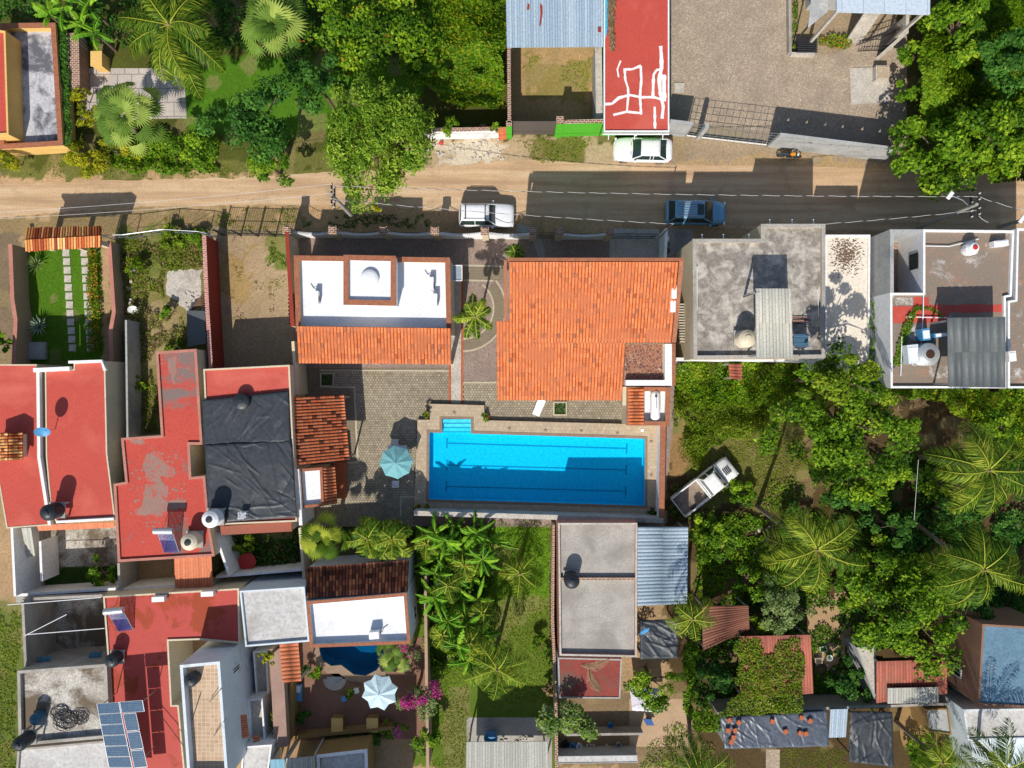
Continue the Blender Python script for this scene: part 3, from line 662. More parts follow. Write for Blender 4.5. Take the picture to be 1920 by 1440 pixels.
def dish(label, px, py, zb, pole=1.2, r=.38, mat=None, az=-1.9, group='satellite dishes'):
    z = zb+pole; p = W(px, py, z); t = thing('satellite_dish', label, 'satellite dish', (p.x, p.y, zb), 0, group)
    d = Vector((math.cos(az)*.8, math.sin(az)*.8, .6)).normalized(); a = d.orthogonal().normalized(); b = d.cross(a); V = []; ng, nr = 20, 4
    for i in range(nr+1):
        rr = r*i/nr
        for k in range(ng): w = 2*math.pi*k/ng; V.append(p+(a*math.cos(w)+b*math.sin(w))*rr+d*(rr*rr*.6))
    F = []
    for i in range(nr):
        for k in range(ng): F.append([i*ng+k, i*ng+(k+1) % ng, (i+1)*ng+(k+1) % ng, (i+1)*ng+k])
    mb = MB(); mb.add(V, F); mb.add([v-d*.02 for v in V], [f[::-1] for f in F])
    mb.add([v for v in V[-ng:]]+[v-d*.02 for v in V[-ng:]], [[k, (k+1) % ng, ng+(k+1) % ng, ng+k] for k in range(ng)]); mb.build('reflector', mat or m_wpl, t)
    m = MB(); m.tube((p.x, p.y, zb), p-d*.03, .03); m.tube(p-b*r*.9, p+d*.5, .012); m.obox(p.x+d.x*.5, p.y+d.y*.5, p.z+d.z*.5-.04, .1, .08, .08, az); m.build('arm', m_steel, t)
    return t
def parasol(label, px, py, h, rad, mat, name='parasol', rot=.2, scallop=.12):
    p = W(px, py, h); t = thing(name, label, 'parasol', (p.x, p.y, 0), 0)
    n = 8; V = [(p.x, p.y, h)]; F = []
    for k in range(n):
        w = rot+2*math.pi*k/n; V.append((p.x+rad*math.cos(w), p.y+rad*math.sin(w), h-.5)); 
    for k in range(n):
        w = rot+2*math.pi*(k+.5)/n; rr = rad*math.cos(math.pi/n)*(1-scallop*.5); V.append((p.x+rr*math.cos(w), p.y+rr*math.sin(w), h-.53))
    for k in range(n): V.append((V[1+k][0]*.5+p.x*.5, V[1+k][1]*.5+p.y*.5, h-.2))
    for k in range(n): V.append((V[1+n+k][0]*.5+p.x*.5, V[1+n+k][1]*.5+p.y*.5, h-.25))
    for k in range(n):
        j = (k+1) % n; A, Mm, B = 1+k, 1+n+k, 1+j; a2, m2, b2 = 1+2*n+k, 1+3*n+k, 1+2*n+j
        F += [[0, a2, m2], [0, m2, b2], [a2, A, Mm, m2], [m2, Mm, B, b2]]
    mb = MB(); mb.add(V, F); b0 = [(x, y, z-.015) for x, y, z in V]; mb.add(b0, [f[::-1] for f in F])
    for k in range(n):
        for a_, b_ in ((1+k, 1+n+k), (1+n+k, 1+(k+1) % n)):
            A, B = V[a_], V[b_]; mb.add([A, B, (B[0], B[1], B[2]-.12), (A[0], A[1], A[2]-.12)], [[0, 1, 2, 3]])
    mb.build('canopy', mat, t)
    r = MB()
    for k in range(n): r.tube(V[0][:2]+(h-.04,), (V[1+k][0], V[1+k][1], V[1+k][2]-.03), .014, n=5)
    r.build('ribs', m_steel, t); q = MB(); q.tube((p.x, p.y, 0), (p.x, p.y, h+.12), .03, n=8); q.lathe(p.x, p.y, [(.28, 0), (.28, .06), (.06, .12)], 14); q.build('pole', m_steel, t)
    return t
def loc_build(mb, name, mat, t, smooth=False):
    o = mb.build(name, mat, None, smooth, loc=(0, 0, 0)); o.parent = t; return o
def chair(label, px, py, z=0, rz=0, mat=None, group=None):
    p = W(px, py, z+.45); t = thing('plastic_chair', label, 'chair', (p.x, p.y, z), rz, group); mat = mat or m_wpl
    m = MB(); m.box(-.24, -.22, .42, .24, .22, .45); loc_build(m, 'seat', mat, t)
    m = MB()
    for i in range(5): m.box(-.22+i*.1, .21, .47, -.17+i*.1, .24, .82)
    m.box(-.24, .2, .82, .24, .25, .88); m.box(-.27, -.2, .62, -.23, .22, .65); m.box(.23, -.2, .62, .27, .22, .65); loc_build(m, 'backrest', mat, t)
    for sx in (-.22, .22):
        for sy in (-.2, .2): m = MB(); m.tube((sx*1.12, sy*1.15, 0), (sx, sy, .43), .022, n=6); loc_build(m, 'leg', mat, t)
    return t
def wheel(t, x, y, r=.32, w=.2):
    s = 1 if y > 0 else -1; m = MB(); n = 18
    P = []
    for yy, rr in ((y-w/2, r*.93), (y-w/2+.02, r), (y+w/2-.02, r), (y+w/2, r*.93)):
        for k in range(n): a = 2*math.pi*k/n; P.append((x+rr*math.cos(a), yy, r+rr*math.sin(a)))
    F = [[i*n+k, i*n+(k+1) % n, (i+1)*n+(k+1) % n, (i+1)*n+k] for i in range(3) for k in range(n)]+[list(range(n)), list(range(3*n, 4*n))[::-1]]
    m.add(P, F); wo = loc_build(m, 'wheel', m_tyre, t)
    q = MB(); q.tube((x, y+s*(w/2+.002), r), (x, y+s*(w/2+.02), r), r*.62, r*.5, n=12); loc_build(q, 'rim', m_rim, wo)
def loft(secs, closed_ends=True):
    """secs: list of rings with equal number of points"""
    n = len(secs[0]); V = [p for s in secs for p in s]; F = []
    for i in range(len(secs)-1):
        for k in range(n): F.append([i*n+k, i*n+(k+1) % n, (i+1)*n+(k+1) % n, (i+1)*n+k])
    if closed_ends: F += [list(range(n))[::-1], list(range((len(secs)-1)*n, len(secs)*n))]
    return V, F
def car(name, label, cat, px, py, rz, L, Wd, prof, cab, paint, hroof, rails=False, bed=None, grp=None, panel=None):
    """prof: (x fraction, half width fraction, top z); cab: (x_rear_base, x_rear_roof, x_front_roof, x_front_base) as fractions of L from the middle; front is +x"""
    p = W(px, py, hroof*.6); t = thing(name, label, cat, (p.x, p.y, 0), rz, grp); hw = Wd/2
    secs = []
    for (fx, fw, zt) in prof:
        x = fx*L; w = fw*hw; zb = .22 if abs(fx) < .46 else .34
        secs.append([(x, -w*.90, zb), (x, -w*.985, .42), (x, -w, .62), (x, -w*.97, zt-.1), (x, -w*.86, zt), (x, -w*.4, zt+.025), (x, 0, zt+.035),
                     (x, w*.4, zt+.025), (x, w*.86, zt), (x, w*.97, zt-.1), (x, w, .62), (x, w*.985, .42), (x, w*.90, zb)])
    V, F = loft(secs); m = MB(); m.add(V, F); o = loc_build(m, 'body', paint, t, True)
    x0, x1, x2, x3 = (f*L for f in cab); zb = prof[len(prof)//2][2]-.02; zt = hroof; wb, wt = hw*.90, hw*.70
    def cabsec(x, f, zz): return f
    # glasshouse panels: windshield, rear window, side windows, roof
    R0 = [(x1, -wt, zt-.05), (x1, wt, zt-.05), (x2, -wt, zt-.04), (x2, wt, zt-.04)]
    B0 = [(x0, -wb, zb), (x0, wb, zb), (x3, -wb, zb), (x3, wb, zb)]
    roof = MB(); e = .03; ns = 6; rings = []
    for i in range(ns+1):
        u = i/ns; x = x1-.04+(x2-x1+.1)*u; bul = .05*math.sin(math.pi*u); rings.append([(x, -wt-.02, zt-.06), (x, -wt*.96, zt-.005+bul*.3), (x, -wt*.5, zt+.015+bul*.6), (x, 0, zt+.02+bul*.7), (x, wt*.5, zt+.015+bul*.6), (x, wt*.96, zt-.005+bul*.3), (x, wt+.02, zt-.06), (x, 0, zt-.08)])
    V, F = loft(rings); roof.add(V, F); loc_build(roof, 'roof', paint, t, True)
    def gl(nm, pts, mat=m_glass): q = MB(); q.slab(pts, .02); loc_build(q, nm, mat, t)
    gl('windshield', [(x3-.02, -wb*.93, zb+.02), (x3-.02, wb*.93, zb+.02), (x2+.05, wt*.93, zt-.02), (x2+.05, -wt*.93, zt-.02)])
    gl('rear_window', [(x0+.02, wb*.93, zb+.02), (x0+.02, -wb*.93, zb+.02), (x1-.04, -wt*.93, zt-.02), (x1-.04, wt*.93, zt-.02)])
    for s in (-1, 1):
        q = MB(); q.add([(x0+.1, s*wb, zb), (x3-.1, s*wb, zb), (x2, s*(wt+.01), zt-.06), (x1, s*(wt+.01), zt-.06)], [[0, 1, 2, 3] if s < 0 else [3, 2, 1, 0]])
        q.add([(x0+.1, s*wb*.97, zb), (x3-.1, s*wb*.97, zb), (x2, s*(wt-.02), zt-.06), (x1, s*(wt-.02), zt-.06)], [[3, 2, 1, 0] if s < 0 else [0, 1, 2, 3]]); loc_build(q, 'side_window', m_glass, t)
        q = MB()
        for (a, b) in (((x0, s*wb*.97, zb), (x1-.02, s*wt, zt-.04)), ((x3, s*wb*.97, zb), (x2+.02, s*wt, zt-.04))): q.tube(a, b, .045, n=6)
        xm = (x1+x2)/2
        for xx in ((xm,) if L < 4.3 else (xm-.25, xm+.05*0)): q.tube((xx, s*wb, zb), (xx, s*(wt+.015), zt-.05), .035, n=5)
        loc_build(q, 'pillars', paint, t)
        q = MB(); q.box(x3-.32, s*(hw+.02), zb-.02, x3-.16, s*(hw+.17), zb+.13) if s > 0 else q.box(x3-.32, -(hw+.17), zb-.02, x3-.16, -(hw+.02), zb+.13); loc_build(q, 'mirror', paint, t)
        q = MB(); y0 = s*hw*.83; q.obox(L*.462, y0*.92, .56, .16, .34, .16, -s*.25); loc_build(q, 'headlight', m_lampw, t)
        q = MB(); q.obox(-L*.462, y0*.92, .62, .14, .3, .18, s*.2); loc_build(q, 'taillight', m_lampr, t)
        for fx in (-.30, .315): wheel(t, fx*L, s*(hw-.12))
    q = MB()
    for xx, zz in ((prof[-3][0]*L, 0),): pass
    q.box(x3+.06, -hw*.55, zb+.002, x3+.1, hw*.55, zb+.03); loc_build(q, 'wiper_panel', m_black, t)
    if rails:
        q = MB()
        for s in (-1, 1): q.tube((x1+.15, s*wt*.86, zt+.12), (x2-.1, s*wt*.86, zt+.12), .022, n=6)
        for xx in ([x1+.3, x2-.25] if rails == 1 else []): q.box(xx-.03, -wt*.86, zt+.1, xx+.03, wt*.86, zt+.14)
        for s in (-1, 1):
            for xx in (x1+.2, x2-.15): q.tube((xx, s*wt*.86, zt), (xx, s*wt*.86, zt+.12), .02, n=5)
        loc_build(q, 'roof_rack', m_iron if rails == 1 else m_steel, t)
        if rails == 2:
            for k in range(6): q = MB(); y = -wt*.7+k*wt*.28; q.box(x1+.25, y-.035, zt+.05, x2-.55, y+.035, zt+.09); loc_build(q, 'roof_slat', m_steel, t)
            q = MB(); q.box(x2-.5, -wt*.62, zt+.05, x2-.02, wt*.62, zt+.075); loc_build(q, 'sunroof', m_glass, t)
    return t
def gate_bars(t, a, b, z0, z1, step=.12, r=.012, rails=(0.02, .98), mat=None, scallop=0, name='bars', arch=0):
    a = Vector(a); b = Vector(b); L = (b-a).length; n = max(2, int(L/step)); m = MB()
    top = lambda u: z1-scallop*math.sin(math.pi*u)+arch*math.sin(math.pi*u)
    for i in range(n+1):
        u = i/n; p = a.lerp(b, u); m.tube((p.x, p.y, z0), (p.x, p.y, top(u)), r, n=4)
    for f in rails:
        pts = [(a.lerp(b, i/12).x, a.lerp(b, i/12).y, z0+(top(i/12)-z0)*f) for i in range(13)]; m.path(pts, r*1.5, 4)
    return m.build(name, mat or m_iron, t)
def cable(label, p0, p1, sag, r=.014, twist=True, group='overhead cables'):
    p0 = Vector(p0); p1 = Vector(p1); m = MB(); L = (p1-p0).length; n = int(L*(5 if twist else .8))+4
    for ph in ((0, math.pi) if twist else (0,)):
        m.mi = 0 if ph == 0 else 1; pts = []
        for i in range(n+1):
            u = i/n; q = p0.lerp(p1, u); q.z -= sag*4*u*(1-u)
            if twist: a = ph+u*L*4.2; q = q+Vector((0, math.cos(a)*r*1.15, math.sin(a)*r*1.15))
            pts.append(q)
        m.path(pts, r, 4)
    o = m.build('overhead_cable', [m_cable, m_cabled], None, loc=p0); return tag(o, label, 'cable', group)
def solar_heater(label, px, py, zb, rz=0, group='rooftop solar water heaters', Lt=1.9, wdt=1.1):
    p = W(px, py, zb+.8); t = thing('solar_water_heater', label, 'solar water heater', (p.x, p.y, zb), rz, group)
    m = MB(); m.tube((-wdt*.62, .75, 1.45), (wdt*.62, .75, 1.45), .24, n=16); loc_build(m, 'storage_tank', m_silver, t)
    m = MB(); n = 12
    for i in range(n): x = -wdt/2+wdt*(i+.5)/n; m.tube((x, .72, 1.32), (x, -Lt*.5-.1, .15), .035, n=6)
    loc_build(m, 'vacuum_tubes', m_tube, t)
    m = MB()
    for x in (-wdt*.5, wdt*.5): m.tube((x, .85, 0), (x, .75, 1.3), .02, n=5); m.tube((x, -Lt*.5-.1, .1), (x, .7, 1.28), .02, n=5); m.tube((x, -Lt*.5-.1, 0), (x, -Lt*.5-.1, .14), .02, n=5)
    m.tube((-wdt*.55, -Lt*.5-.1, .12), (wdt*.55, -Lt*.5-.1, .12), .03, n=5); loc_build(m, 'frame', m_steel, t)
    return t
def pot_plant(label, px, py, z=0, r=.22, kind='bright', h=.8, group='potted plants', cat='potted plant'):
    p = W(px, py, z+h*.6); t = thing('potted_plant', label, cat, (p.x, p.y, z), 0, group)
    m = MB(); m.lathe(p.x, p.y, [(r*.6, z), (r*.85, z+.3), (r*.8, z+.3), (r*.7, z+.24)], 12); m.build('pot', m_terr, t)
    crown_mesh('crown', p.x, p.y, z+.3, r*1.7, r*1.7, h-.3, 120, .12, .035, LM[kind], t, nclump=6); return t
# ================================================================= SETTING
DIRT = c(176, 146, 112); DRY = c(158, 138, 98); GRASSC = c(92, 112, 42); LAWN = c(78, 118, 28); DARKSOIL = c(96, 76, 54); WEED = c(104, 112, 52)
POOL = [(805, 811), (829, 811.7), (829, 785), (883, 786), (883, 813), (1209, 823), (1209, 948), (804, 936)]
ZP = .35
cover = [  # polygon in photo pixels, cover colour, edge raggedness in metres
 (rect(-60, -40, 1260, 330), c(84, 88, 38), .6), (rect(345, 105, 790, 250), LAWN, .4), (rect(780, 255, 1260, 345), c(186, 162, 132), .8),
 (rect(-60, 296, 800, 335), c(112, 112, 58), .9), (rect(-60, 330, 2000, 420), c(190, 156, 118), .9), (rect(-60, 395, 560, 440), c(150, 128, 92), .8),
 (rect(1245, -40, 1700, 330), c(160, 140, 116), .2), (rect(1260, 300, 1700, 420), c(176, 148, 112), .7), (rect(1000, 262, 1100, 300), c(128, 122, 66), .9), (rect(820, 262, 940, 308), c(204, 190, 170), .8),
 (rect(1680, -40, 2000, 420), c(100, 92, 52), .8),
 (rect(215, 430, 392, 830), c(128, 122, 72), .7), (rect(225, 440, 380, 520), c(116, 122, 60), .8), (rect(275, 560, 330, 690), c(160, 140, 104), .6),
 (rect(400, 430, 545, 700), c(172, 148, 118), .3), (rect(408, 470, 470, 560), c(166, 138, 94), .7), (rect(500, 435, 545, 500), c(112, 122, 60), .7),
 (rect(-60, 440, 40, 700), c(130, 112, 90), .5), (rect(45, 455, 192, 690), LAWN, .05),
 (rect(1250, 670, 2000, 1500), c(86, 70, 46), .4), (rect(1250, 770, 1290, 900), c(150, 118, 80), .6), (rect(1290, 800, 1510, 950), c(110, 108, 54), .9), (rect(1270, 690, 1500, 800), c(108, 112, 52), .8),  # first polygon: right-hand soil coloured darker to stand in for tree shade
 (rect(775, 970, 1045, 1440), c(96, 118, 40), .2), (rect(905, 975, 1040, 1130), c(98, 140, 34), .6), (rect(940, 1120, 1045, 1330), c(106, 126, 48), .6), (rect(835, 1290, 880, 1440), c(122, 120, 70), .4),
 (rect(955, 80, 1135, 235), c(180, 148, 104), .1), (rect(-60, 1130, 50, 1500), c(104, 116, 56), .4), (rect(1040, 1300, 1300, 1440), c(136, 114, 88), .4),
 (rect(985, 110, 1110, 190), c(150, 134, 78), .7), (rect(380, 950, 780, 1110), c(60, 70, 38), .2), (rect(70, 1050, 225, 1110), c(58, 74, 36), .1),
]
def make_ground():
    st = .2; xs = np.arange(-43, 43+st/2, st); ys = np.arange(-33, 33+st/2, st); X, Y = np.meshgrid(xs, ys); PX = X*PPM+960; PY = 720-Y*PPM
    C_ = np.empty(X.shape+(3,)); C_[:] = DIRT[:3]
    for poly, col, rg in cover:
        wx = PX+(vnoise(X, Y, 1.1, 3)-.5)*rg*2*PPM+(vnoise(X, Y, .4, 5)-.5)*rg*PPM; wy = PY+(vnoise(X, Y, 1.1, 4)-.5)*rg*2*PPM+(vnoise(X, Y, .4, 6)-.5)*rg*PPM
        C_[inpoly(wx, wy, poly)] = col[:3]
    v = (vnoise(X, Y, 2.2, 8)*.5+vnoise(X, Y, .6, 9)*.3+vnoise(X, Y, .3, 10)*.2)
    C_ *= (.78+.44*v)[..., None]
    dry = vnoise(X, Y, 1.4, 20) > .72; C_[dry] = C_[dry]*.6+np.array(DRY[:3])*.4
    ny, nx = X.shape; idx = np.arange(nx*ny).reshape(ny, nx); F = np.stack([idx[:-1, :-1], idx[:-1, 1:], idx[1:, 1:], idx[1:, :-1]], -1).reshape(-1, 4)
    fx = (PX[:-1, :-1]+PX[1:, 1:]).ravel()/2; fy = (PY[:-1, :-1]+PY[1:, 1:]).ravel()/2
    hole = ((fx > 798) & (fx < 1216) & (fy > 778) & (fy < 956)) | (((fx-662)/70)**2+((fy-1232)/46)**2 < 1)
    F = F[~hole]; Z = (vnoise(X, Y, 1.0, 30)-.5)*.0
    V = np.stack([X.ravel(), Y.ravel(), Z.ravel()], 1); n = len(V); B = 170.
    out = np.array([[-B, -B, 0], [B, -B, 0], [B, -33, 0], [-B, -33, 0], [-B, 33, 0], [B, 33, 0], [B, B, 0], [-B, B, 0], [-B, -33, 0], [-43, -33, 0], [-43, 33, 0], [-B, 33, 0], [43, -33, 0], [B, -33, 0], [B, 33, 0], [43, 33, 0]])
    F = np.vstack([F, np.arange(16).reshape(4, 4)+n]); V = np.vstack([V, out])
    cols = np.vstack([C_.reshape(-1, 3), np.tile(np.array(GRASSC[:3])*.8, (16, 1))])
    m, nt, b = nmat('ground_cover'); at = N(nt, 'Attribute', attribute_name='cover'); co = coords(nt)
    f = noise(nt, co, 5, 6, .75); f2 = noise(nt, co, 26, 3, .8)
    col = mix(nt, 1., at.outputs['Color'], ramp(nt, f, [(.3, (.62, .62, .6, 1)), (.7, (1.22, 1.22, 1.2, 1))]), 'MULTIPLY')
    col = mix(nt, 1., col, ramp(nt, f2, [(.35, (.72, .74, .72, 1)), (.7, (1.2, 1.18, 1.16, 1))]), 'MULTIPLY')
    nt.links.new(col, b.inputs['Base Color']); b.inputs['Roughness'].default_value = .95; b.inputs['Specular IOR Level'].default_value = .1; bump(nt, b, f2, .5, .04)
    o = npmesh('ground', V, F, m, None, None); a = o.data.attributes.new('cover', 'FLOAT_COLOR', 'POINT')
    a.data.foreach_set('color', np.hstack([cols, np.ones((len(cols), 1))]).astype(np.float32).ravel()); tag(o, kind='structure')
make_ground()
# the dirt road, worn centre and darker oily part
def _road():
    m, nt, b = nmat('packed_dirt_road'); co = coords(nt); cs = coords(nt, (.10, 1.5, 1)); f = noise(nt, co, 9, 4, .75)
    col = ramp(nt, noise(nt, cs, 1.0, 5, .6), [(.34, c(170, 140, 108)), (.5, c(194, 162, 126)), (.66, c(206, 180, 146))])
    col = mix(nt, ramp(nt, noise(nt, co, .45, 7, .7, .5), [(.52, (0, 0, 0, 1)), (.7, (.8, .8, .8, 1))]), col, c(160, 136, 108)); col = mix(nt, ramp(nt, f, [(.45, (0, 0, 0, 1)), (.75, (.7, .7, .7, 1))]), col, c(140, 114, 86))
    v = N(nt, 'TexVoronoi'); v.inputs['Scale'].default_value = 4.5; nt.links.new(co, v.inputs['Vector']); col = mix(nt, ramp(nt, v.outputs['Distance'], [(.05, (.8, .8, .8, 1)), (.12, (0, 0, 0, 1))]), col, c(214, 200, 180))
    nt.links.new(col, b.inputs['Base Color']); b.inputs['Roughness'].default_value = .95; bump(nt, b, f, .5, .04); return m
m_road = _road()
m_asph = 0 and M('grey_compacted_road', c(166, 146, 124), c(138, 122, 104), c(150, 130, 110), sc=.4, fine=10, amt=.4, cut=(.5, .7), bmp=.25)
road = wobble([(-70, 348), (0, 345), (200, 338), (430, 334), (620, 322), (800, 316), (980, 300), (1250, 308), (1500, 312), (1700, 318), (1990, 320), (1990, 432), (1560, 432), (1250, 425), (960, 405), (740, 388), (560, 384), (400, 386), (240, 388), (60, 402), (-70, 418)], 1.6, 12, 3)
sheet('road', road, m_road, .005)
0 and sheet('road_patch', wobble([(985, 325), (1240, 312), (1500, 316), (1700, 330), (1985, 335), (1985, 425), (1250, 420), (990, 408)], 3, 12, 4), m_asph, .009)
sheet('gravel_lot', [(1240, -40), (1478, -40), (1478, 104), (1570, 100), (1700, 30), (1700, 275), (1460, 250), (1250, 225)], m_gravel, .008)
sheet('slab', [(1593, 128), (1666, 126), (1668, 192), (1595, 197)], m_concl, .06)
# house compound paving
sheet('courtyard_paving', [(545, 440), (1275, 448), (1262, 800), (1240, 990), (560, 985)], m_cobble, .005, holes=[[(795, 775), (795, 955), (1218, 960), (1218, 775)]])
sheet('garden_path', [(846, 500), (868, 500), (865, 757), (846, 757)], m_concl, .03)
for x0 in (842, 865):
    sheet('path_edging', [(x0, 500), (x0+4, 500), (x0+3, 757), (x0-1, 757)], m_terr, .036)
m_bands = bricks('square_pavers', c(148, 136, 114), c(134, 122, 102), c(94, 84, 70), .2, .12, .014)
sheet('paving_band', [(868, 500), (945, 502), (945, 525), (868, 525)], m_bands, .010)
sheet('kerb_strip', [(868, 496), (945, 498), (945, 501), (868, 499)], m_border, .014); sheet('kerb_strip', [(868, 524), (925, 525), (925, 528), (868, 527)], m_border, .014)
def arcband(name, cx, cy, r0, r1, a0, a1, mat, z):
    pts = [(cx+r0*math.cos(R(a)), cy+r0*math.sin(R(a))) for a in np.linspace(a0, a1, 22)]+[(cx+r1*math.cos(R(a)), cy+r1*math.sin(R(a))) for a in np.linspace(a1, a0, 22)]
    return sheet(name, pts, mat, z)
arcband('paving_band', 868, 578, 58, 78, -40, 90, m_bands, .012)
arcband('kerb_strip', 868, 578, 56, 59, -50, 90, m_border, .018); arcband('kerb_strip', 868, 578, 79, 82, -40, 90, m_border, .018)
sheet('driveway', [(1143, 428), (1236, 430), (1236, 500), (1143, 495)], m_concl, .012)
arcband('stone_path', 960, 480, 47, 62, -80, 40, m_conc, .012)
# hexagonal paver patio as real stones
def hexes(name, poly, holes, pitch=.215, z=.03):
    P = [W(*p) for p in poly]; H_ = [[W(*p) for p in q] for q in holes]; xs = [p.x for p in P]; ys = [p.y for p in P]
    dx = pitch; dy = pitch*.866; X, Y = np.meshgrid(np.arange(min(xs), max(xs), dx), np.arange(min(ys), max(ys), dy)); X = X+(np.arange(X.shape[0]) % 2)[:, None]*dx/2
    X, Y = X.ravel(), Y.ravel(); m = inpoly(X, Y, [(p.x, p.y) for p in P])
    for q in H_: m &= ~inpoly(X, Y, [(p.x, p.y) for p in q])
    X, Y = X[m], Y[m]; n = len(X); a = np.arange(6)*np.pi/3+np.pi/6; r = pitch*.5*1.155*.88
    V = np.stack([X[:, None]+r*np.cos(a), Y[:, None]+r*np.sin(a), np.full((n, 6), z)+RNG.uniform(-.004, .004, n)[:, None]], -1).reshape(-1, 3)
    T = np.clip(.5+.5*(vnoise(X, Y, 2.5, 40)-.5)+RNG.normal(0, .2, n), 0, 1)
    o = npmesh(name, V, np.arange(6*n).reshape(n, 6), m_paver, None, T); tag(o, kind='structure')
patio = [(600, 697), (846, 697), (846, 757), (868, 757), (868, 716), (1178, 716), (1178, 796), (908, 790), (906, 758), (806, 757), (806, 787), (783, 787), (776, 985), (563, 985), (563, 870), (672, 868), (665, 724), (600, 724)]
sheet('patio_base', patio, m_grout, .014); hexes('patio', patio, [])
sheet('paving_band', [(563, 690), (846, 690), (846, 697), (600, 697), (600, 728), (665, 728), (670, 866), (640, 866), (563, 760)], m_bands, .016)
for q in ([(600, 693), (846, 694), (846, 697), (600, 696)], [(600, 724), (666, 724), (673, 868), (640, 870), (640, 867), (669, 865), (663, 728), (600, 727)], [(868, 716), (932, 716), (932, 719), (868, 719)],
          [(750, 930), (780, 930), (780, 933), (753, 933), (753, 968), (750, 968)]): sheet('kerb_strip', q, m_border, .034)
sheet('courtyard_paving', [(960, 700), (1240, 700), (1240, 722), (1178, 722), (1170, 716), (960, 716)], m_bands, .012)
# ---- swimming pool
def basin(name, pts, z, depth, wmat, fmat, lab=None, cat='swimming pool', zt=None):
    P = ccw([p.xy for p in WP(pts, z)]); n = len(P); cx = sum(p.x for p in P)/n; cy = sum(p.y for p in P)/n; t = thing(name, lab, cat, (cx, cy, 0))
    m = MB(); V = [(p.x, p.y, z-.004) for p in P]+[(p.x, p.y, z-depth) for p in P]; m.add(V, [[(i+1) % n, i, n+i, n+(i+1) % n] for i in range(n)]); m.build('pool_wall', wmat, t)
    f = sheet('pool_floor', [(p.x, p.y) for p in [Vector((q.x, q.y)) for q in P]], fmat, z-depth, None, px=False); f.location = -t.location; f.parent = t
    return t, P
def watermat(name, tint, gl=.06):
    m, nt, b = nmat(name); nt.nodes.remove(b); tr = N(nt, 'BsdfTransparent'); tr.inputs[0].default_value = tint; g = N(nt, 'BsdfGlossy'); g.inputs['Roughness'].default_value = .04
    fr = N(nt, 'LayerWeight'); fr.inputs['Blend'].default_value = .12; mx = N(nt, 'MixShader'); nt.links.new(fr.outputs['Fresnel'], mx.inputs[0]); nt.links.new(tr.outputs[0], mx.inputs[1]); nt.links.new(g.outputs[0], mx.inputs[2])
    co = coords(nt); f = noise(nt, co, 2.2, 3, .5, .6); bp = N(nt, 'Bump'); bp.inputs['Strength'].default_value = .25; bp.inputs['Distance'].default_value = .05; nt.links.new(f, bp.inputs['Height']); nt.links.new(bp.outputs[0], g.inputs['Normal'])
    nt.links.new(mx.outputs[0], nt.nodes['Material Output'].inputs['Surface']); return m
m_ptile = bricks('cyan_pool_mosaic', (.03, .66, .90, 1), (.02, .60, .87, 1), (.10, .74, .9, 1), .12, .12, .008, 0, .3)
m_line = plain('dark_blue_lane_tile', (.02, .30, .50, 1), .4)
pool, PP = basin('swimming_pool', POOL, ZP-.06, .9, m_ptile, m_ptile, 'long rectangular swimming pool of turquoise water with dark lane lines and steps at one corner')
def lane(xa, ya, xb, yb):
    z = ZP-.96; k = (CAM_H)/(CAM_H-z)
    m = MB(); a = W(xa, ya, z); b = W(xb, yb, z); d = (b-a).normalized(); n_ = Vector((-d.y, d.x, 0))
    m.prism([(a-n_*.05)[:2], (b-n_*.05)[:2], (b+n_*.05)[:2], (a+n_*.05)[:2]], z+.002, z+.014)
    for q in (a, b): m.prism([(q-n_*.4-d*.06)[:2], (q-n_*.4+d*.06)[:2], (q+n_*.4+d*.06)[:2], (q+n_*.4-d*.06)[:2]], z+.002, z+.018)
    m.build('lane_line', m_line, pool)
lane(838, 831, 1175, 841); lane(838, 872, 1174, 881); lane(837, 912, 1173, 921)
m_step = bricks('pale_step_mosaic', (.10, .66, .80, 1), (.08, .62, .78, 1), (.2, .75, .85, 1), .12, .12, .008, 0, .3)
for i in range(3):
    a = W(829, 786+i*8.6, ZP); b = W(883, 786+(i+1)*8.6, ZP); m = MB(); m.box(a.x+.02, b.y, ZP-.95, b.x-.02, a.y-.02, ZP-.22-i*.2); st_ = m.build('step', m_step, pool); m = MB(); m.box(a.x+.03, b.y+.0, ZP-.218-i*.2, b.x-.03, b.y+.06, ZP-.206-i*.2); m.build('nosing', m_line, st_)
AL = [(829, 785), (883, 786), (883, 813), (829, 811.7)]
w0 = sheet('water_surface', AL, watermat('shallow_water', (.80, .985, .995, 1)), ZP-.10, None, h=ZP-.06); w0.location = -pool.location; w0.parent = pool
wt = sheet('water_surface', [(p.x, p.y) for p in WP([(805, 811), (1209, 823), (1209, 948), (804, 936)], ZP-.06)], watermat('pool_water', (.32, .91, .985, 1)), ZP-.10, None, px=False); wt.location = -pool.location; wt.parent = pool
deck = [(783, 787), (806, 787), (806, 757), (908, 760), (908, 788), (1249, 797), (1240, 976), (776, 962)]
dk = thing('pool_deck', 'raised beige tiled deck around the long turquoise pool', 'pool deck', W(1000, 975, 0))
P = [q.xy for q in WP(deck, ZP)]; m = MB(); n = len(P); pc = ccw(P); m.add([(p[0], p[1], 0) for p in pc]+[(p[0], p[1], ZP-.002) for p in pc], [[i, (i+1) % n, n+(i+1) % n, n+i] for i in range(n)]); m.build('riser', m_deckedge, dk)
s_ = sheet('deck_floor', deck, m_deck, ZP, None, holes=[POOL], h=ZP); s_.location = -dk.location; s_.parent = dk
rim = [(800, 806), (824, 806.5), (824, 781), (888, 782), (888, 808), (1214, 818), (1214, 953), (799, 941)]
s_ = sheet('pool_edging', rim, m_deckedge, ZP+.02, None, holes=[POOL], h=ZP); s_.location = -dk.location; s_.parent = dk
m_star = plain('dark_star_tile', c(120, 104, 92), .7)
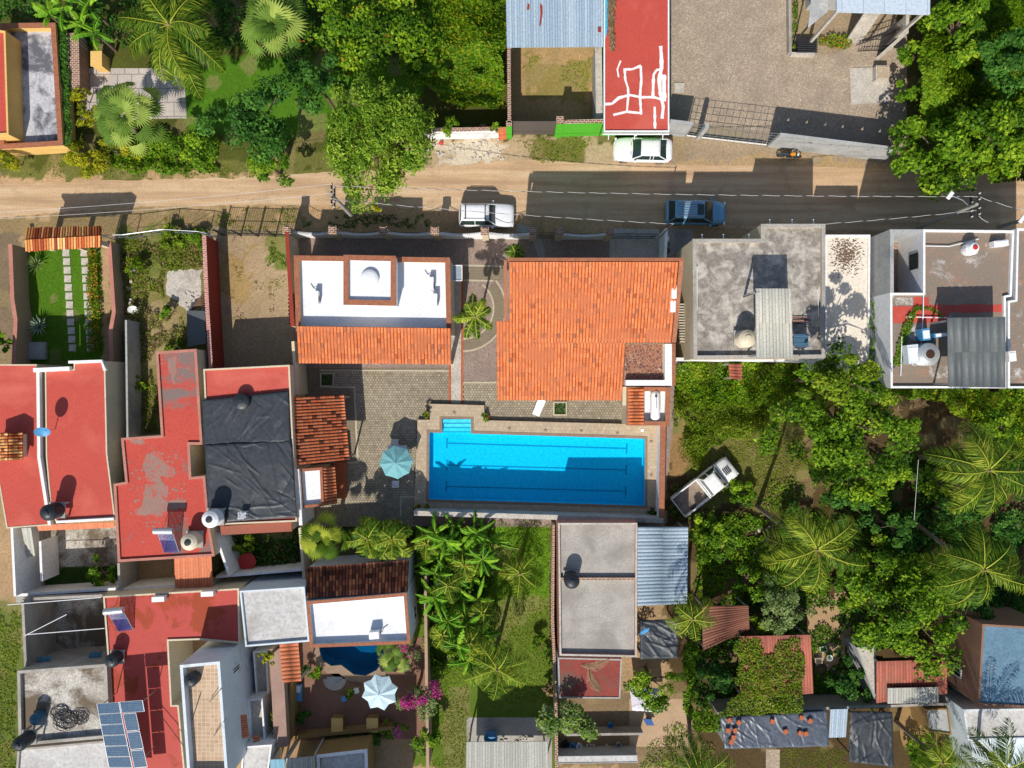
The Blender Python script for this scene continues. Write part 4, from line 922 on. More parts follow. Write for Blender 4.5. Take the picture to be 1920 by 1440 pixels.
for (x, y) in ((852, 773), (955, 803), (1023, 806), (1090, 807), (1158, 811), (1221, 827), (1221, 890)):     # star-shaped inlays
    q = W(x, y, ZP); m = MB(); pts = []
    for k in range(10): a = k*math.pi/5+.3; r_ = .2 if k % 2 == 0 else .07; pts.append((q.x+r_*math.cos(a), q.y+r_*math.sin(a)))
    m.prism(pts, ZP+.004, ZP+.012); m.build('star_inlay', m_star, dk)
m = MB(); q = W(1204, 807, ZP); m.box(q.x-.11, q.y-.11, ZP+.003, q.x+.11, q.y+.11, ZP+.04); m.build('skimmer_lid', m_wpl, dk)
# ---- yards of other houses
sheet('yard_slab', [(150, 128), (345, 128), (350, 222), (150, 225)], bricks('square_yard_slabs', c(196, 184, 172), c(180, 170, 160), c(110, 104, 98), 1.1, 1.1, .03), .01)
sheet('yard_slab', wobble([(312, 508), (378, 504), (378, 570), (350, 580), (312, 550)], 3, 8, 2), m_concl, .03)
sheet('yard_slab', [(75, 985), (225, 985), (225, 1062), (75, 1064)], m_patchy, .012)
sheet('passage', [(203, 690), (240, 660), (240, 905), (203, 905)], m_conc, .012)
sheet('yard_slab', [(30, 985), (80, 985), (85, 1130), (30, 1130)], m_conc, .014)
sheet('yard_slab', [(50, 1105), (215, 1100), (215, 1260), (50, 1260)], m_patchy, .012)
sheet('terrace_floor', [(520, 1195), (800, 1195), (800, 1385), (520, 1390)], M('dull_brown_terrace', c(140, 104, 84), c(104, 76, 62), None, sc=1), .012, holes=[[(662+66*math.cos(R(a)), 1232+42*math.sin(R(a))) for a in range(0, 360, 15)]])
sheet('yard_slab', [(1180, 1310), (1290, 1310), (1290, 1400), (1180, 1400)], M('pale_earth', c(186, 156, 124), c(150, 126, 100), None, sc=1), .01)
sheet('yard_slab', [(1250, 430), (1300, 430), (1300, 700), (1262, 700)], m_conc, .013)
sheet('dirt_yard', wobble([(1515, 1118), (1600, 1112), (1592, 1200), (1560, 1262), (1512, 1210)], 5, 12, 4), M('bare_earth', c(176, 144, 108), c(140, 112, 84), None, sc=1), .01)
sheet('dirt_yard', wobble([(1690, 1320), (1780, 1320), (1780, 1400), (1690, 1400)], 4, 12, 5), M('bare_earth_ochre', c(156, 124, 80), c(124, 98, 62), None, sc=1), .01)
sheet('yard_slab', [(875, 1345), (1035, 1345), (1035, 1445), (875, 1445)], m_conc, .012)
sheet('paving_band', [(1436, 1405), (1462, 1405), (1462, 1450), (1436, 1450)], m_gravel, .012)
ORD = ['first', 'second', 'third', 'fourth', 'fifth', 'sixth', 'seventh', 'eighth', 'ninth', 'tenth', 'eleventh', 'twelfth']
# ================================================================= BUILDINGS AND WALLS
def posts(t, pts, h, r=.06, mat=None, name='post', z0=0):
    for p in pts:
        q = W(p[0], p[1], h); m = MB(); m.box(q.x-r, q.y-r, z0, q.x+r, q.y+r, h-.05); m.build(name, mat or m_conc, t)
def roofsheet(label, quad, hs, mat, pitch=.18, amp=.035, course=3., name='metal_canopy', cat='canopy', horiz=False, post=True, prof='cos', zb=0, group=None, th=.02, step=.01, rag=0., pm=None, lo=0, hi=1):
    """free-standing sheet roof; quad = 4 photo points (top-left, top-right, bottom-right, bottom-left) with heights"""
    P = [W(q[0], q[1], h) for q, h in zip(quad, hs)]; cx = sum(p.x for p in P)/4; cy = sum(p.y for p in P)/4
    t = thing(name, label, cat, (cx, cy, zb), 0, group); Q = (P[0], P[3], P[2], P[1]) if horiz else tuple(P)
    tileroof('roof_sheet', [Q], pitch, course, amp, mat, t, thick=th, prof=prof, step=step, rag=rag, lo=lo, hi=hi)
    if post:
        for p in P:
            q = p.lerp(Vector((cx, cy, p.z)), .08); m = MB(); m.box(q.x-.06, q.y-.06, zb, q.x+.06, q.y+.06, p.z-.1); m.build('post', pm or m_conc, t)
    return t
# ---- pool compound: white house
wh = building('white_house', 'low white-roofed house with brick coping and a square raised cupola', 'house', [(552, 480), (843, 484), (846, 624), (556, 620)], 4.2, m_cream, m_white, .35, .3, m_cop, wins=[(0, .15, .25, .9, 2.2), (0, .55, .66, .9, 2.2), (1, .3, .5, .9, 2.1)])
cu = [(645, 479), (741, 481), (741, 572), (645, 570)]; P = ccw([W(*p, 5.4).xy for p in cu]); I = inset(P, .3)
m = MB(); n = 4; m.add([(p[0], p[1], 3.86) for p in P]+[(p[0], p[1], 5.3) for p in P]+[(p[0], p[1], 5.3) for p in I]+[(p[0], p[1], 5.1) for p in I], sum([[[i, (i+1) % 4, 4+(i+1) % 4, 4+i], [4+i, 4+(i+1) % 4, 8+(i+1) % 4, 8+i], [8+i, 8+(i+1) % 4, 12+(i+1) % 4, 12+i]] for i in range(4)], [])); m.add([(p[0], p[1], 5.12) for p in I], [[0, 1, 2, 3]]); cuo = m.build('cupola', m_white, wh)
O = inset(P, -.05); J = inset(P, .33); m = MB(); m.add([(p[0], p[1], 5.305) for p in O]+[(p[0], p[1], 5.4) for p in O]+[(p[0], p[1], 5.4) for p in J]+[(p[0], p[1], 5.305) for p in J], sum([[[i, (i+1) % 4, 4+(i+1) % 4, 4+i], [4+i, 4+(i+1) % 4, 8+(i+1) % 4, 8+i], [8+i, 8+(i+1) % 4, 12+(i+1) % 4, 12+i]] for i in range(4)], [])); m.build('coping', m_cop, cuo)
q = W(693, 522, 5.3); m = MB(); m.lathe(q.x, q.y, [(.66, 5.1), (.66, 5.3), (.6, 5.4), (.45, 5.47), (.22, 5.52), (.04, 5.54)], 32); m.build('dome', m_white, cuo, smooth=False)
tileroof('porch_roof', [(W(556, 611, 4.62), W(845, 615, 4.62), W(846, 682, 2.9), W(560, 680, 2.9))], .24, .42, .07, m_orange, wh, .1, prof='barrel', step=.03, seed=3)
for (x, y) in ((566, 676), (700, 678), (840, 678)): q = W(x, y, 2.9); m = MB(); m.box(q.x-.15, q.y-.15, 0, q.x+.15, q.y+.15, 2.85); m.build('pillar', m_cream, wh)
m = MB(); a = W(848, 498, 3.0); b = W(866, 526, 3.0); m.box(a.x, b.y, 2.95, b.x, a.y, 3.0); m.build('glass_canopy', plain('clear_sheet', c(150, 160, 168), .2), wh)
m = MB(); 
for u in range(2): pass
a = W(847, 497, 3.02); b = W(867, 527, 3.02); z0, z1 = 3.01, 3.07
m.box(a.x, a.y-.06, z0, b.x, a.y, z1); m.box(a.x, b.y, z0, b.x, b.y+.06, z1); m.box(a.x, b.y+.06, z0, a.x+.06, a.y-.06, z1); m.box(b.x-.06, b.y+.06, z0, b.x, a.y-.06, z1); m.build('canopy_frame', m_wpl, wh)
ac_unit('white air conditioner at the west end of the white house roof', 592, 557, 3.85, R(90)); ac_unit('upper white air conditioner by the east coping of the white house', 808, 531, 3.85, R(90)); ac_unit('lower white air conditioner by the east coping of the white house', 815, 562, 3.85, R(90))
# dark slat screen west of it
t = thing('slat_screen', 'dark timber slat strip beside the white house west wall', 'screen', W(545, 580, 0))
m = MB()
for k in range(3): a = W(542+k*4.5, 549, 2.6); b = W(542+k*4.5, 612, 2.6); m.box(a.x, b.y, 2.5, a.x+.1, a.y, 2.6)
for k in range(9): a = W(540, 552+k*7, 2.7); b = W(555, 556+k*7, 2.7); m.box(a.x, b.y, 2.62, b.x, a.y, 2.7)
m.build('slats', m_dwood, t); posts(t, [(543, 552), (543, 608)], 2.5, .06, m_dwood)
# ---- orange house
OX0, OX1, OY1, OY0 = -.2, 11.46, 8.45, -1.18
def oh(y): return 3.4+(y-OY0)/(OY1-OY0)*4.5
oh_t = thing('orange_tiled_house', 'large house under one broad sloping roof of bright orange clay tiles', 'house', ((OX0+OX1)/2, 3.5, 0))
def oq(x0, x1, y1, y0): return (Vector((x0, y1, oh(y1))), Vector((x1, y1, oh(y1))), Vector((x1, y0, oh(y0))), Vector((x0, y0, oh(y0))))
tileroof('roof', [oq(OX0, OX1-.1, OY1-.1, 2.96), oq(OX0, 8.1, 2.96, OY0), oq(-1.1, OX0, 4.45, OY0)], .228, .38, .065, m_orange, oh_t, .12, prof='barrel', step=.028, seed=9)
m = MB(); wp = [(OX0+.1, .4), (8.0, .4), (8.0, 2.9), (OX1, 2.9), (OX1, OY1), (OX0+.1, OY1)]; n = len(wp)
m.add([(x, y, 0) for x, y in wp]+[(x, y, oh(y)-.15) for x, y in wp], [[i, (i+1) % n, n+(i+1) % n, n+i] for i in range(n)]); m.build('wall', m_cream, oh_t)
m = MB(); m.box(OX0-.1, OY1-.06, oh(OY1)-.6, OX1+.25, OY1+.14, oh(OY1)+.10); m.build('ridge_coping', m_copx, oh_t)
m = MB(); a = (OX1-.04, OY1-.06); b = (OX1-.04, 2.96)
m.add([(OX1-.06, b[1], oh(b[1])-.7), (OX1+.24, b[1], oh(b[1])-.7), (OX1+.24, a[1], oh(a[1])-.7), (OX1-.06, a[1], oh(a[1])-.7), (OX1-.06, b[1], oh(b[1])+.09), (OX1+.24, b[1], oh(b[1])+.09), (OX1+.24, a[1], oh(a[1])+.09), (OX1-.06, a[1], oh(a[1])+.09)],
      [[0, 3, 2, 1], [4, 5, 6, 7], [0, 1, 5, 4], [1, 2, 6, 5], [2, 3, 7, 6], [3, 0, 4, 7]]); m.build('side_coping', m_cop, oh_t)
m = MB(); m.add([(OX0-.15, y, oh(y)+dz) for y in (4.45, OY1) for dz in (-.3, .09)]+[(OX0-.35, y, oh(y)+dz) for y in (4.45, OY1) for dz in (-.3, .09)], [[0, 1, 3, 2], [4, 6, 7, 5], [1, 5, 7, 3], [0, 4, 5, 1], [2, 3, 7, 6], [0, 2, 6, 4]]); m.build('side_coping', m_cop, oh_t)
for k, x in enumerate((1, 3.2, 5.4, 7.4)): m = MB(); m.box(x-.15, -.9, 0, x+.15, -.6, 3.35); m.build('pillar', m_cream, oh_t)
# roof terrace in the corner
m = MB(); m.box(8.16, -.1, 0, OX1+.1, 2.88, 4.55); tb = m.build('terrace_block', m_cream, oh_t)
m = MB(); m.box(8.16, .28, 4.554, 10.9, 2.88, 4.60); m.build('terrace_floor', m_crazy, oh_t)
m = MB(); m.box(8.16, -.12, 4.55, 10.95, .28, 5.1); m.box(10.95, -.12, 4.55, OX1+.0, 2.88, 5.15); m.build('parapet', m_whitew, oh_t)
m = MB(); m.box(OX1+.01, -.12, 4.3, OX1+.24, 2.9, 5.25); m.build('side_coping', m_cop, oh_t)
m = MB(); m.box(8.3, -1.6, 0, 8.6, -.2, 2.4); m.box(9.1, -.85, 0, 11.2, -.2, 2.3); m.build('service_wall', m_cream, oh_t)
ac_unit('white air conditioner nearer the street on the orange roof edge', 1264, 547, 6.45, R(90)); ac_unit('white air conditioner farther from the street on the orange roof edge', 1262, 574, 6.1, R(90), lx=.8)
# ---- compound street fence with brick-capped pillars
FY = 11.5; kx = (CAM_H-2.9)/CAM_H/PPM; px_ = [537, 623, 718, 815, 909, 1000, 1050, 1144]; fx_ = [(x-960)*kx for x in px_]
fl = 'street fence between pillars {}'; fence = thing('street_fence', 'scalloped white garden wall with iron railings between brick-capped pillars along the dirt road', 'fence', (fx_[3], FY, 0))
FYf = lambda x: FY-(x-fx_[0])*.0065
for x in fx_:
    y = FYf(x); m = MB(); m.box(x-.24, y-.24, 0, x+.24, y+.24, 2.75); p_ = m.build('pillar', m_cream, fence); m = MB(); m.box(x-.3, y-.3, 2.753, x+.3, y+.3, 2.9); m.box(x-.2, y-.2, 2.903, x+.2, y+.2, 3.02); m.build('cap', m_brickw, p_)
for i in range(7):
    if i == 5: continue
    a, b = fx_[i]+.24, fx_[i+1]-.24; ns = 14; m = MB(); V = []
    for k in range(ns+1):
        u = k/ns; x = a+(b-a)*u; y = FYf(x); z = 2.0-.75*math.sin(math.pi*u)
        V += [(x, y-.09, 0), (x, y-.09, z), (x, y+.09, z), (x, y+.09, 0)]
    F = []
    for k in range(ns): q = 4*k; F += [[q, q+4, q+5, q+1], [q+1, q+5, q+6, q+2], [q+2, q+6, q+7, q+3]]
    m.add(V, F); m.build('garden_wall', m_whitew, fence); gate_bars(fence, (a, FYf(a)), (b, FYf(b)), .9, 2.55, .14, .013, scallop=.55, name='railing')
gate_bars(fence, (fx_[5]+.24, FYf(fx_[5])), (fx_[6]-.24, FYf(fx_[6])), .1, 2.3, .12, .013, (.03, .5, .98), name='garden_gate')
t = thing('driveway_gate', 'wide dark iron gate across the shaded concrete driveway', 'gate', (fx_[7]+2, FYf(fx_[7]), 0)); gate_bars(t, (fx_[7]+.26, FYf(fx_[7])), (11.0, FYf(11)), .1, 2.2, .14, .015, (.03, .45, .98), name='gate_leaf')
wall_strip('boundary_wall', 'cream boundary wall with tiled coping west of the white house', [(538, 436), (549, 612)], 2.9, .2, m_cream, m_redwall)
wall_strip('boundary_wall', 'cream wall between the pool yard and the black tarpaulin roof', [(549, 640), (556, 740)], 2.9, .22, m_cream)
wall_strip('boundary_wall', 'white topped wall edging the black tarpaulin roof beside the small white roof', [(557, 880), (564, 985)], 3.6, .25, m_whitew)
wall_strip('boundary_wall', 'cream garden wall behind the fan palm south of the pool yard', [(562, 990), (572, 1110)], 2.7, .2, m_cream)
wall_strip('boundary_wall', 'short white wall beside the shaded driveway', [(1250, 428), (1247, 500)], 2.4, .2, m_whitew)
wall_strip('pool_wall', 'long grey capped wall along the south side of the pool', [(776, 962), (1244, 976)], 2.3, .28, m_grey, m_concl)
wall_strip('pool_wall', 'white pool wall with brick coping on its east side', [(1243, 797), (1240, 974)], 2.2, .22, m_whitew, m_copx, copw=.1)
# pump room with small tiled roof and gas tank
t = building('pump_room', 'small brick-edged service block at the pool corner with a ribbed tile strip', 'outbuilding', [(1176, 726), (1256, 727), (1254, 797), (1175, 797)], 2.9, m_cream, m_white, .55, .25, m_cop)
tileroof('tile_strip', [(W(1178, 728, 2.92), W(1178, 796, 2.92), W(1207, 796, 3.1), W(1207, 728, 3.1))], .24, .4, .08, m_orange, t, .15, prof='barrel', seed=5, step=.02)
q0 = W(1230, 740, 3.2); q1 = W(1229, 781, 3.2); t = thing('gas_tank', 'white horizontal gas tank in the brick-edged box beside the pool', 'gas tank', (q0.x, (q0.y+q1.y)/2, 2.36))
m = MB(); r_ = .36; zc = 2.36+r_+.12; rings = []
for yy, rr in ((q0.y+.28, .08), (q0.y+.24, r_*.6), (q0.y+.12, r_*.92), (q0.y, r_), (q1.y, r_), (q1.y-.12, r_*.92), (q1.y-.24, r_*.6), (q1.y-.28, .08)): rings.append([(q0.x+rr*math.cos(a*math.pi/10), yy, zc+rr*math.sin(a*math.pi/10)) for a in range(20)])
V, F = loft(rings); m.add(V, F); m.build('body', m_wpl, t, True); m = MB(); m.tube((q0.x, q0.y-.1, zc+r_-.02), (q0.x, q0.y-.1, zc+r_+.16), .09, n=10); m.tube((q0.x, q0.y-.1, zc+r_+.05), (q0.x+.05, q1.y+.6, zc+r_+.02), .015); m.build('valve', m_iron, t)
m = MB(); m.box(q0.x-.3, q0.y-.2, 2.36, q0.x+.3, q0.y-.1, 2.36+.3); m.box(q0.x-.3, q1.y+.1, 2.36, q0.x+.3, q1.y+.2, 2.36+.3); m.build('cradle', m_iron, t)
# ---- tiled shelter and small bathroom block west of the patio
roofsheet('weathered orange tile shelter roof between the black tarpaulin and the patio', [(537, 745), (645, 740), (655, 862), (548, 873)], (3.3, 2.9, 2.9, 3.3), m_orange2, .245, .07, .36, 'tiled_shelter', 'shelter', True, True, 'barrel', th=.1, step=.03)
t = building('bathroom_block', 'tiny block with a white roof and brick coping below the tile shelter', 'outbuilding', [(561, 880), (604, 877), (607, 948), (566, 952)], 3.1, m_cream, m_white, .25, .14, m_cop)
tileroof('tile_strip', [(W(604, 876, 3.0), W(607, 948, 3.0), W(632, 944, 2.5), W(627, 874, 2.5))], .24, .34, .07, m_orange2, t, .1, prof='barrel', seed=8, lo=.25)
m = MB(); a = W(625, 868, 1.0); b = W(646, 935, 1.0); m.box(a.x, b.y, 0, b.x, a.y, 1.0); m.build('counter', m_terr, t)
# ---- left: twin red houses
t = building('red_roofed_house', 'red-painted flat roof at the left edge with a small striped tile gable', 'house', [(-40, 683), (70, 683), (72, 857), (92, 985), (12, 991), (-2, 910), (-40, 910)], 3.9, m_cream, m_red, .03, .1, wins=[(0, .2, .4, .9, 2.1)])
wall_strip('', '', [(71, 690), (73, 857), (93, 985)], 4.15, .2, m_whitew, parent=t, zb=3.8)
q4 = [(-8, 812), (42, 810), (42, 836), (-8, 838)]; q5 = [(-8, 838), (42, 836), (43, 862), (-8, 865)]
g = thing('tiled_gable', 'small gable of cream and rust striped tiles on the left red roof', 'tiled gable', W(17, 838, 3.9))
tileroof('roof', [(W(16, 811, 5.2), W(16, 863, 5.2), W(42, 862, 4.8), W(42, 810, 4.8)), (W(-10, 812, 4.8), W(-10, 865, 4.8), W(16, 863, 5.2), W(16, 811, 5.2))], .22, .3, .06, m_orange4, g, .08, prof='barrel', seed=2)
m = MB(); a = W(-6, 815, 4.7); b = W(38, 858, 4.7); m.box(a.x, b.y, 3.88, b.x, a.y, 4.68); m.build('wall', m_cream, g)
t = building('red_roofed_house', 'red-painted flat roof with a shallow fold beside the grey passage', 'house', [(84, 692), (138, 692), (138, 680), (197, 677), (201, 850), (216, 971), (104, 978), (94, 945), (86, 857)], 3.9, m_cream, m_red, .03, .1)
wall_strip('', '', [(128, 679), (190, 677), (196, 694)], 4.1, .2, m_whitew, parent=t, zb=3.8); wall_strip('', '', [(105, 979), (213, 973)], 4.1, .18, m_whitew, parent=t, zb=3.8)
wall_strip('', '', [(62, 694), (130, 691)], 4.25, .3, m_whitew, parent=t, zb=3.8)
roofsheet('narrow orange sheet awning under the south edge of the folded red roof', [(68, 984), (214, 979), (214, 989), (72, 995)], (3.5, 3.5, 3.2, 3.2), m_osheet, .16, .03, 2., 'awning', 'awning', False, False)
sheet('drain_gap', [(72, 690), (92, 690), (110, 985), (92, 985)], M('dark_drain', c(84, 76, 92), c(60, 54, 66), None, sc=1), .016)
water_tank('tall black water tank on the folded red roof by the white parapet', 84, 963, 3.9, .58, 1.5, stand=.7); dish('pale blue satellite dish on a pole between the twin red roofs', 79, 807, 3.9, 1.6, .52, m_blue, -1.2)
wall_strip('passage_wall', 'grey block wall on the weedy side of the passage', [(236, 600), (240, 905)], 2.2, .15, m_grey)
# ---- big irregular red roof
bigred = building('red_roofed_house', 'large stepped red roof with worn grey patches, white tank and solar heater', 'house', [(293, 660), (368, 655), (379, 833), (355, 833), (358, 895), (384, 893), (392, 985), (402, 1042), (222, 1053), (214, 908), (236, 904), (228, 822), (303, 817)], 4.0, m_cream, m_redworn, .12, .12, m_pink, cop_h=.03)
water_tank('white ringed water tank on the stepped red roof', 391, 975, 3.9, .62, 1.3, m_wpl, stand=.8, lid=m_black); water_tank('beige water tank with dark lid beside the solar heater', 351, 1018, 3.9, .62, 1.3, m_beige, stand=.3, lid=m_black)
solar_heater('blue tubed solar water heater on the stepped red roof', 314, 1012, 3.9)
t = building('tarpaulin_roofed_house', 'house with a red roof mostly wrapped in black tarpaulin', 'house', [(381, 692), (543, 684), (557, 978), (395, 985)], 3.95, m_cream, m_red, .12, .12)
def tarp(label, pts4, h, seed=1, name='tarpaulin', res=.07, amp=.09, mat=None, fold=1.):
    A, B, Cc, D = [np.array(W(*p, h)) for p in pts4]; nu = int(np.linalg.norm(B-A)/res); nv = int(np.linalg.norm(D-A)/res)
    u, v = np.meshgrid(np.linspace(0, 1, nu), np.linspace(0, 1, nv)); P = (A*(1-u[..., None])+B*u[..., None])*(1-v[..., None])+(D*(1-u[..., None])+Cc*u[..., None])*v[..., None]
    X, Y = P[..., 0], P[..., 1]; rg_ = np.random.default_rng(seed); cx_, cy_ = X.mean(), Y.mean(); sp = max(np.ptp(X), np.ptp(Y)); zz = vnoise(X, Y, 2.2, seed)*.9+vnoise(X, Y, .5, seed+2)*.14+vnoise(X, Y, .2, seed+3)*.05
    main = rg_.uniform(0, 3.14)
    for q_ in range(int(9*sp)):        # long creases of the sheet
        a_ = main+rg_.normal(0, .5); px0, py0 = cx_+rg_.uniform(-.5, .5)*sp, cy_+rg_.uniform(-.5, .5)*sp; dx_, dy_ = math.cos(a_), math.sin(a_)
        al = (X-px0)*dx_+(Y-py0)*dy_; ac = -(X-px0)*dy_+(Y-py0)*dx_+.12*np.sin(al*rg_.uniform(.8, 2.5)); ln = rg_.uniform(.4, 1.6); wd_ = rg_.uniform(.035, .09); zz += rg_.uniform(.25, .7)*np.exp(-(ac/wd_)**2)*np.exp(-(al/ln)**4)*rg_.choice([1, -1, 1])*.55
    P[..., 2] += amp*zz; ed = np.minimum(np.minimum(u, 1-u)*nu, np.minimum(v, 1-v)*nv); P[..., 2] -= np.clip(2-ed, 0, 2)*.02
    idx = np.arange(nu*nv).reshape(nv, nu); F = np.stack([idx[:-1, :-1], idx[1:, :-1], idx[1:, 1:], idx[:-1, 1:]], -1).reshape(-1, 4)
    c0 = (A+Cc)/2; o = npmesh(name, P.reshape(-1, 3), F, mat or m_tarp, None, None, smooth=True, loc=(c0[0], c0[1], h)); md = o.modifiers.new('thickness', 'SOLIDIFY'); md.thickness = .015; tag(o, label, 'tarpaulin'); return o
tarp('upper black tarpaulin on the red-edged house behind the round tank', [(379, 750), (541, 733), (545, 829), (382, 836)], 4.05, 1); tarp('lower crumpled black tarpaulin on the red-edged house', [(384, 834), (546, 826), (558, 970), (391, 981)], 4.07, 5, amp=.13)
water_tank('round black water tank half sunk among black tarpaulin', 450, 753, 3.9, .6, .8)
chair('white plastic chair on the edge of the black tarpaulin roof', 455, 965, 4.15, R(180))
t = building('red_roofed_house', 'narrow faded red sheet strip below the black tarpaulin roof', 'lean-to', [(414, 988), (545, 979), (546, 995), (416, 1002)], 3.2, m_grey, m_rsheet, .01, .05)
t = thing('round_table', 'round red table in the planted back yard', 'table', W(463, 1053, 0)); q = W(463, 1053, .9); m = MB(); m.lathe(q.x, q.y, [(.66, .84), (.68, .87), (.66, .9)], 30); m.build('tabletop', m_tiledred, t); m = MB(); m.tube((q.x, q.y, 0), (q.x, q.y, .84), .05); m.lathe(q.x, q.y, [(.3, 0), (.3, .04), (.06, .08)], 14); m.build('leg', m_iron, t)
roofsheet('orange ribbed sheet roof south of the beige tank', [(326, 1037), (396, 1034), (399, 1100), (328, 1102)], (3.7, 3.7, 3.3, 3.3), m_osheet, .2, .05, 3., 'sheet_roof', 'canopy', False, True)
for lab, pts, h, mt in (('pale wall on the west side of the back yard with the red table', [(403, 1000), (430, 1080)], 3.0, m_whitew), ('white wall south of the yard with the red table', [(405, 1082), (568, 1068)], 2.4, m_whitew),
     ('long white wall north of the bottom-left red roof', [(222, 1106), (330, 1098)], 2.6, m_whitew), ('white wall south of the small dark lawn', [(30, 1116), (220, 1104)], 2.4, m_whitew), ('pale blue-white wall at the left back yard', [(28, 1118), (22, 990)], 3.2, m_whitew),
     ('wall between the dark lawn and the small roofless room', [(222, 1056), (224, 1106)], 3.0, m_conc), ('white yard wall beside the old corrugated sheet', [(78, 1090), (75, 1015)], 2.2, m_whitew)): wall_strip('yard_wall', lab, pts, h, .18, mt)
roofsheet('leaning grey corrugated sheet strip in the left back yard', [(40, 990), (58, 989), (66, 1042), (50, 1044)], (3., 3., 1.6, 1.6), m_zinc2, .16, .04, 2., 'corrugated_sheet', 'metal sheet', False, False)
# ---- bottom left
bl = building('red_roofed_house', 'bottom-left red roof with puddle stains, solar heater and solar panels', 'house', [(193, 1118), (448, 1103), (450, 1207), (372, 1200), (316, 1202), (322, 1322), (335, 1322), (348, 1460), (215, 1460), (203, 1250)], 4.2, m_cream, m_redw2, .12, .12, None)
solar_heater('solar water heater near the north edge of the stained red roof', 224, 1160, 4.1, R(6)); water_tank('black water tank at the west edge of the stained red roof', 205, 1242, 4.1, .5, 1.1, stand=.3)
ac_unit('white air conditioner in mid north edge of the stained red roof', 296, 1124, 4.1, .05); ac_unit('white air conditioner at the north-east corner of the stained red roof', 388, 1114, 4.1, .05)
t = building('terrace_house', 'tall pale blue house with a narrow tan tiled roof terrace', 'house', [(337, 1247), (412, 1240), (428, 1460), (352, 1460)], 7.2, m_bluewall, m_tiletan, .7, .2, None, wins=[(1, .78, .84, 3.6, 5.0)])
water_tank('small black water tank on the tan tiled terrace', 355, 1279, 6.5, .45, 1.0)
t = building('grey_roof_house', 'mottled grey and white concrete roof with coiled hoses', 'house', [(34, 1258), (200, 1245), (206, 1382), (37, 1397)], 4.6, m_conc, m_patchy, .3, .15, m_conc)
t = building('grey_roof_house', 'lower plain concrete roof at the bottom-left corner', 'house', [(33, 1404), (206, 1388), (216, 1470), (28, 1470)], 4.2, m_conc, m_lav, .2, .15, None)
for i, (x, y, r_) in enumerate(((113, 1338, .75), (148, 1345, .7), (122, 1352, .9))):
    q = W(x, y, 4.4); m = MB(); pts = []
    rg = random.Random(i)
    for k in range(150): a = k*.42; rr = r_*(.6+.4*math.sin(k*.37+i)); pts.append((q.x+rr*math.cos(a)+rg.uniform(-.04, .04), q.y+rr*.8*math.sin(a)+rg.uniform(-.04, .04), 4.36+.1*math.sin(k*.7)+.02*i))
    m.path(pts, .022, 5); tag(m.build('hose_coil', m_cabled, None, loc=(q.x, q.y, 4.3)), ['left loop of black hose on the mottled concrete roof', 'right loop of black hose on the mottled concrete roof', 'widest tangle of black hose on the mottled concrete roof'][i], 'hose', 'black hoses on the roof')
water_tank('lower of two toppled-looking black tanks at the bottom-left roof edge', 30, 1400, 4.4, .5, 1.5, stand=.9); water_tank('blue-black tank in front at the bottom-left roof edge', 62, 1352, 4.4, .42, .9, plain('blue_tank', c(50, 92, 116), .4))
for lab, pts, h, mt in (('tall concrete wall west of the mossy yard', [(42, 1125), (48, 1250)], 3.8, m_conc), ('concrete wall north of the mossy yard', [(42, 1124), (192, 1117)], 3.0, m_conc)): wall_strip('yard_wall', lab, pts, h, .2, mt)
for lab, p in (('left blue sheet over the mossy yard', [(70, 1232), (96, 1230), (92, 1246), (66, 1248)]), ('right blue sheet over the mossy yard', [(168, 1224), (192, 1221), (188, 1238), (164, 1240)])): roofsheet(lab, p, (3., 3., 2.7, 2.7), tiled('blue_sheet', [(0, c(96, 148, 170)), (1, c(120, 168, 186))], .5), .15, .03, 2., 'sheet_roof', 'canopy', False, False)
arr = thing('solar_panel_array', 'tilted array of blue solar panels on a steel rack over the stained red roof', 'solar panels', W(240, 1390, 4.1))
def quadpanel(pts, hs):
    P = [W(p[0], p[1], h) for p, h in zip(pts, hs)]; m = MB(); m.slab(P, .04); o = m.build('solar_panel', m_steel, arr); c0 = sum(P, Vector())/4; I_ = [p.lerp(c0, .035) for p in P]
    nn = (P[1]-P[0]).cross(P[3]-P[0]).normalized(); nn = nn if nn.z > 0 else -nn; m = MB(); m.add([p+nn*.006 for p in I_], [[3, 2, 1, 0]]); m.build('cells', m_panel, o)
def lerp2(a, b, u): return (a[0]+(b[0]-a[0])*u, a[1]+(b[1]-a[1])*u)
L0, L1, M0, M1, R0_, R1_ = (181, 1320), (212, 1480), (222.5, 1316.5), (257, 1480), (0, 0), (0, 0)
hz = lambda y: 6.6-(y-1316)*.006
for k in range(8):
    a, b = lerp2(L0, L1, k/8), lerp2(M0, M1, k/8); c2, d2 = lerp2(M0, M1, (k+.985)/8), lerp2(L0, L1, (k+.94)/8); quadpanel([a, b, c2, d2], [hz(p[1]) for p in (a, b, c2, d2)])
quadpanel([(224, 1316), (267, 1313), (271, 1334), (228, 1337)], [hz(1316), hz(1313), hz(1334), hz(1337)])
for k, y in enumerate((1338, 1372.5, 1407, 1441.5)):
    f = lambda yy: 224+(yy-1316)*.212; quadpanel([(f(y)+1.5, y+.6), (f(y)+26, y-1.5), (f(y+33)+26, y+31), (f(y+33)+1.5, y+33.3)], [hz(y), hz(y), hz(y+33), hz(y+33)])
m = MB()
for (x, y) in ((186, 1325), (264, 1318), (205, 1425), (270, 1420)): q = W(x, y, hz(y)); m.tube((q.x, q.y, 4.1), (q.x, q.y, q.z-.05), .035)
a, b = W(182, 1322, 6.5), W(266, 1316, 6.5); m.tube(a, b, .03); m.build('rack', m_steel, arr)
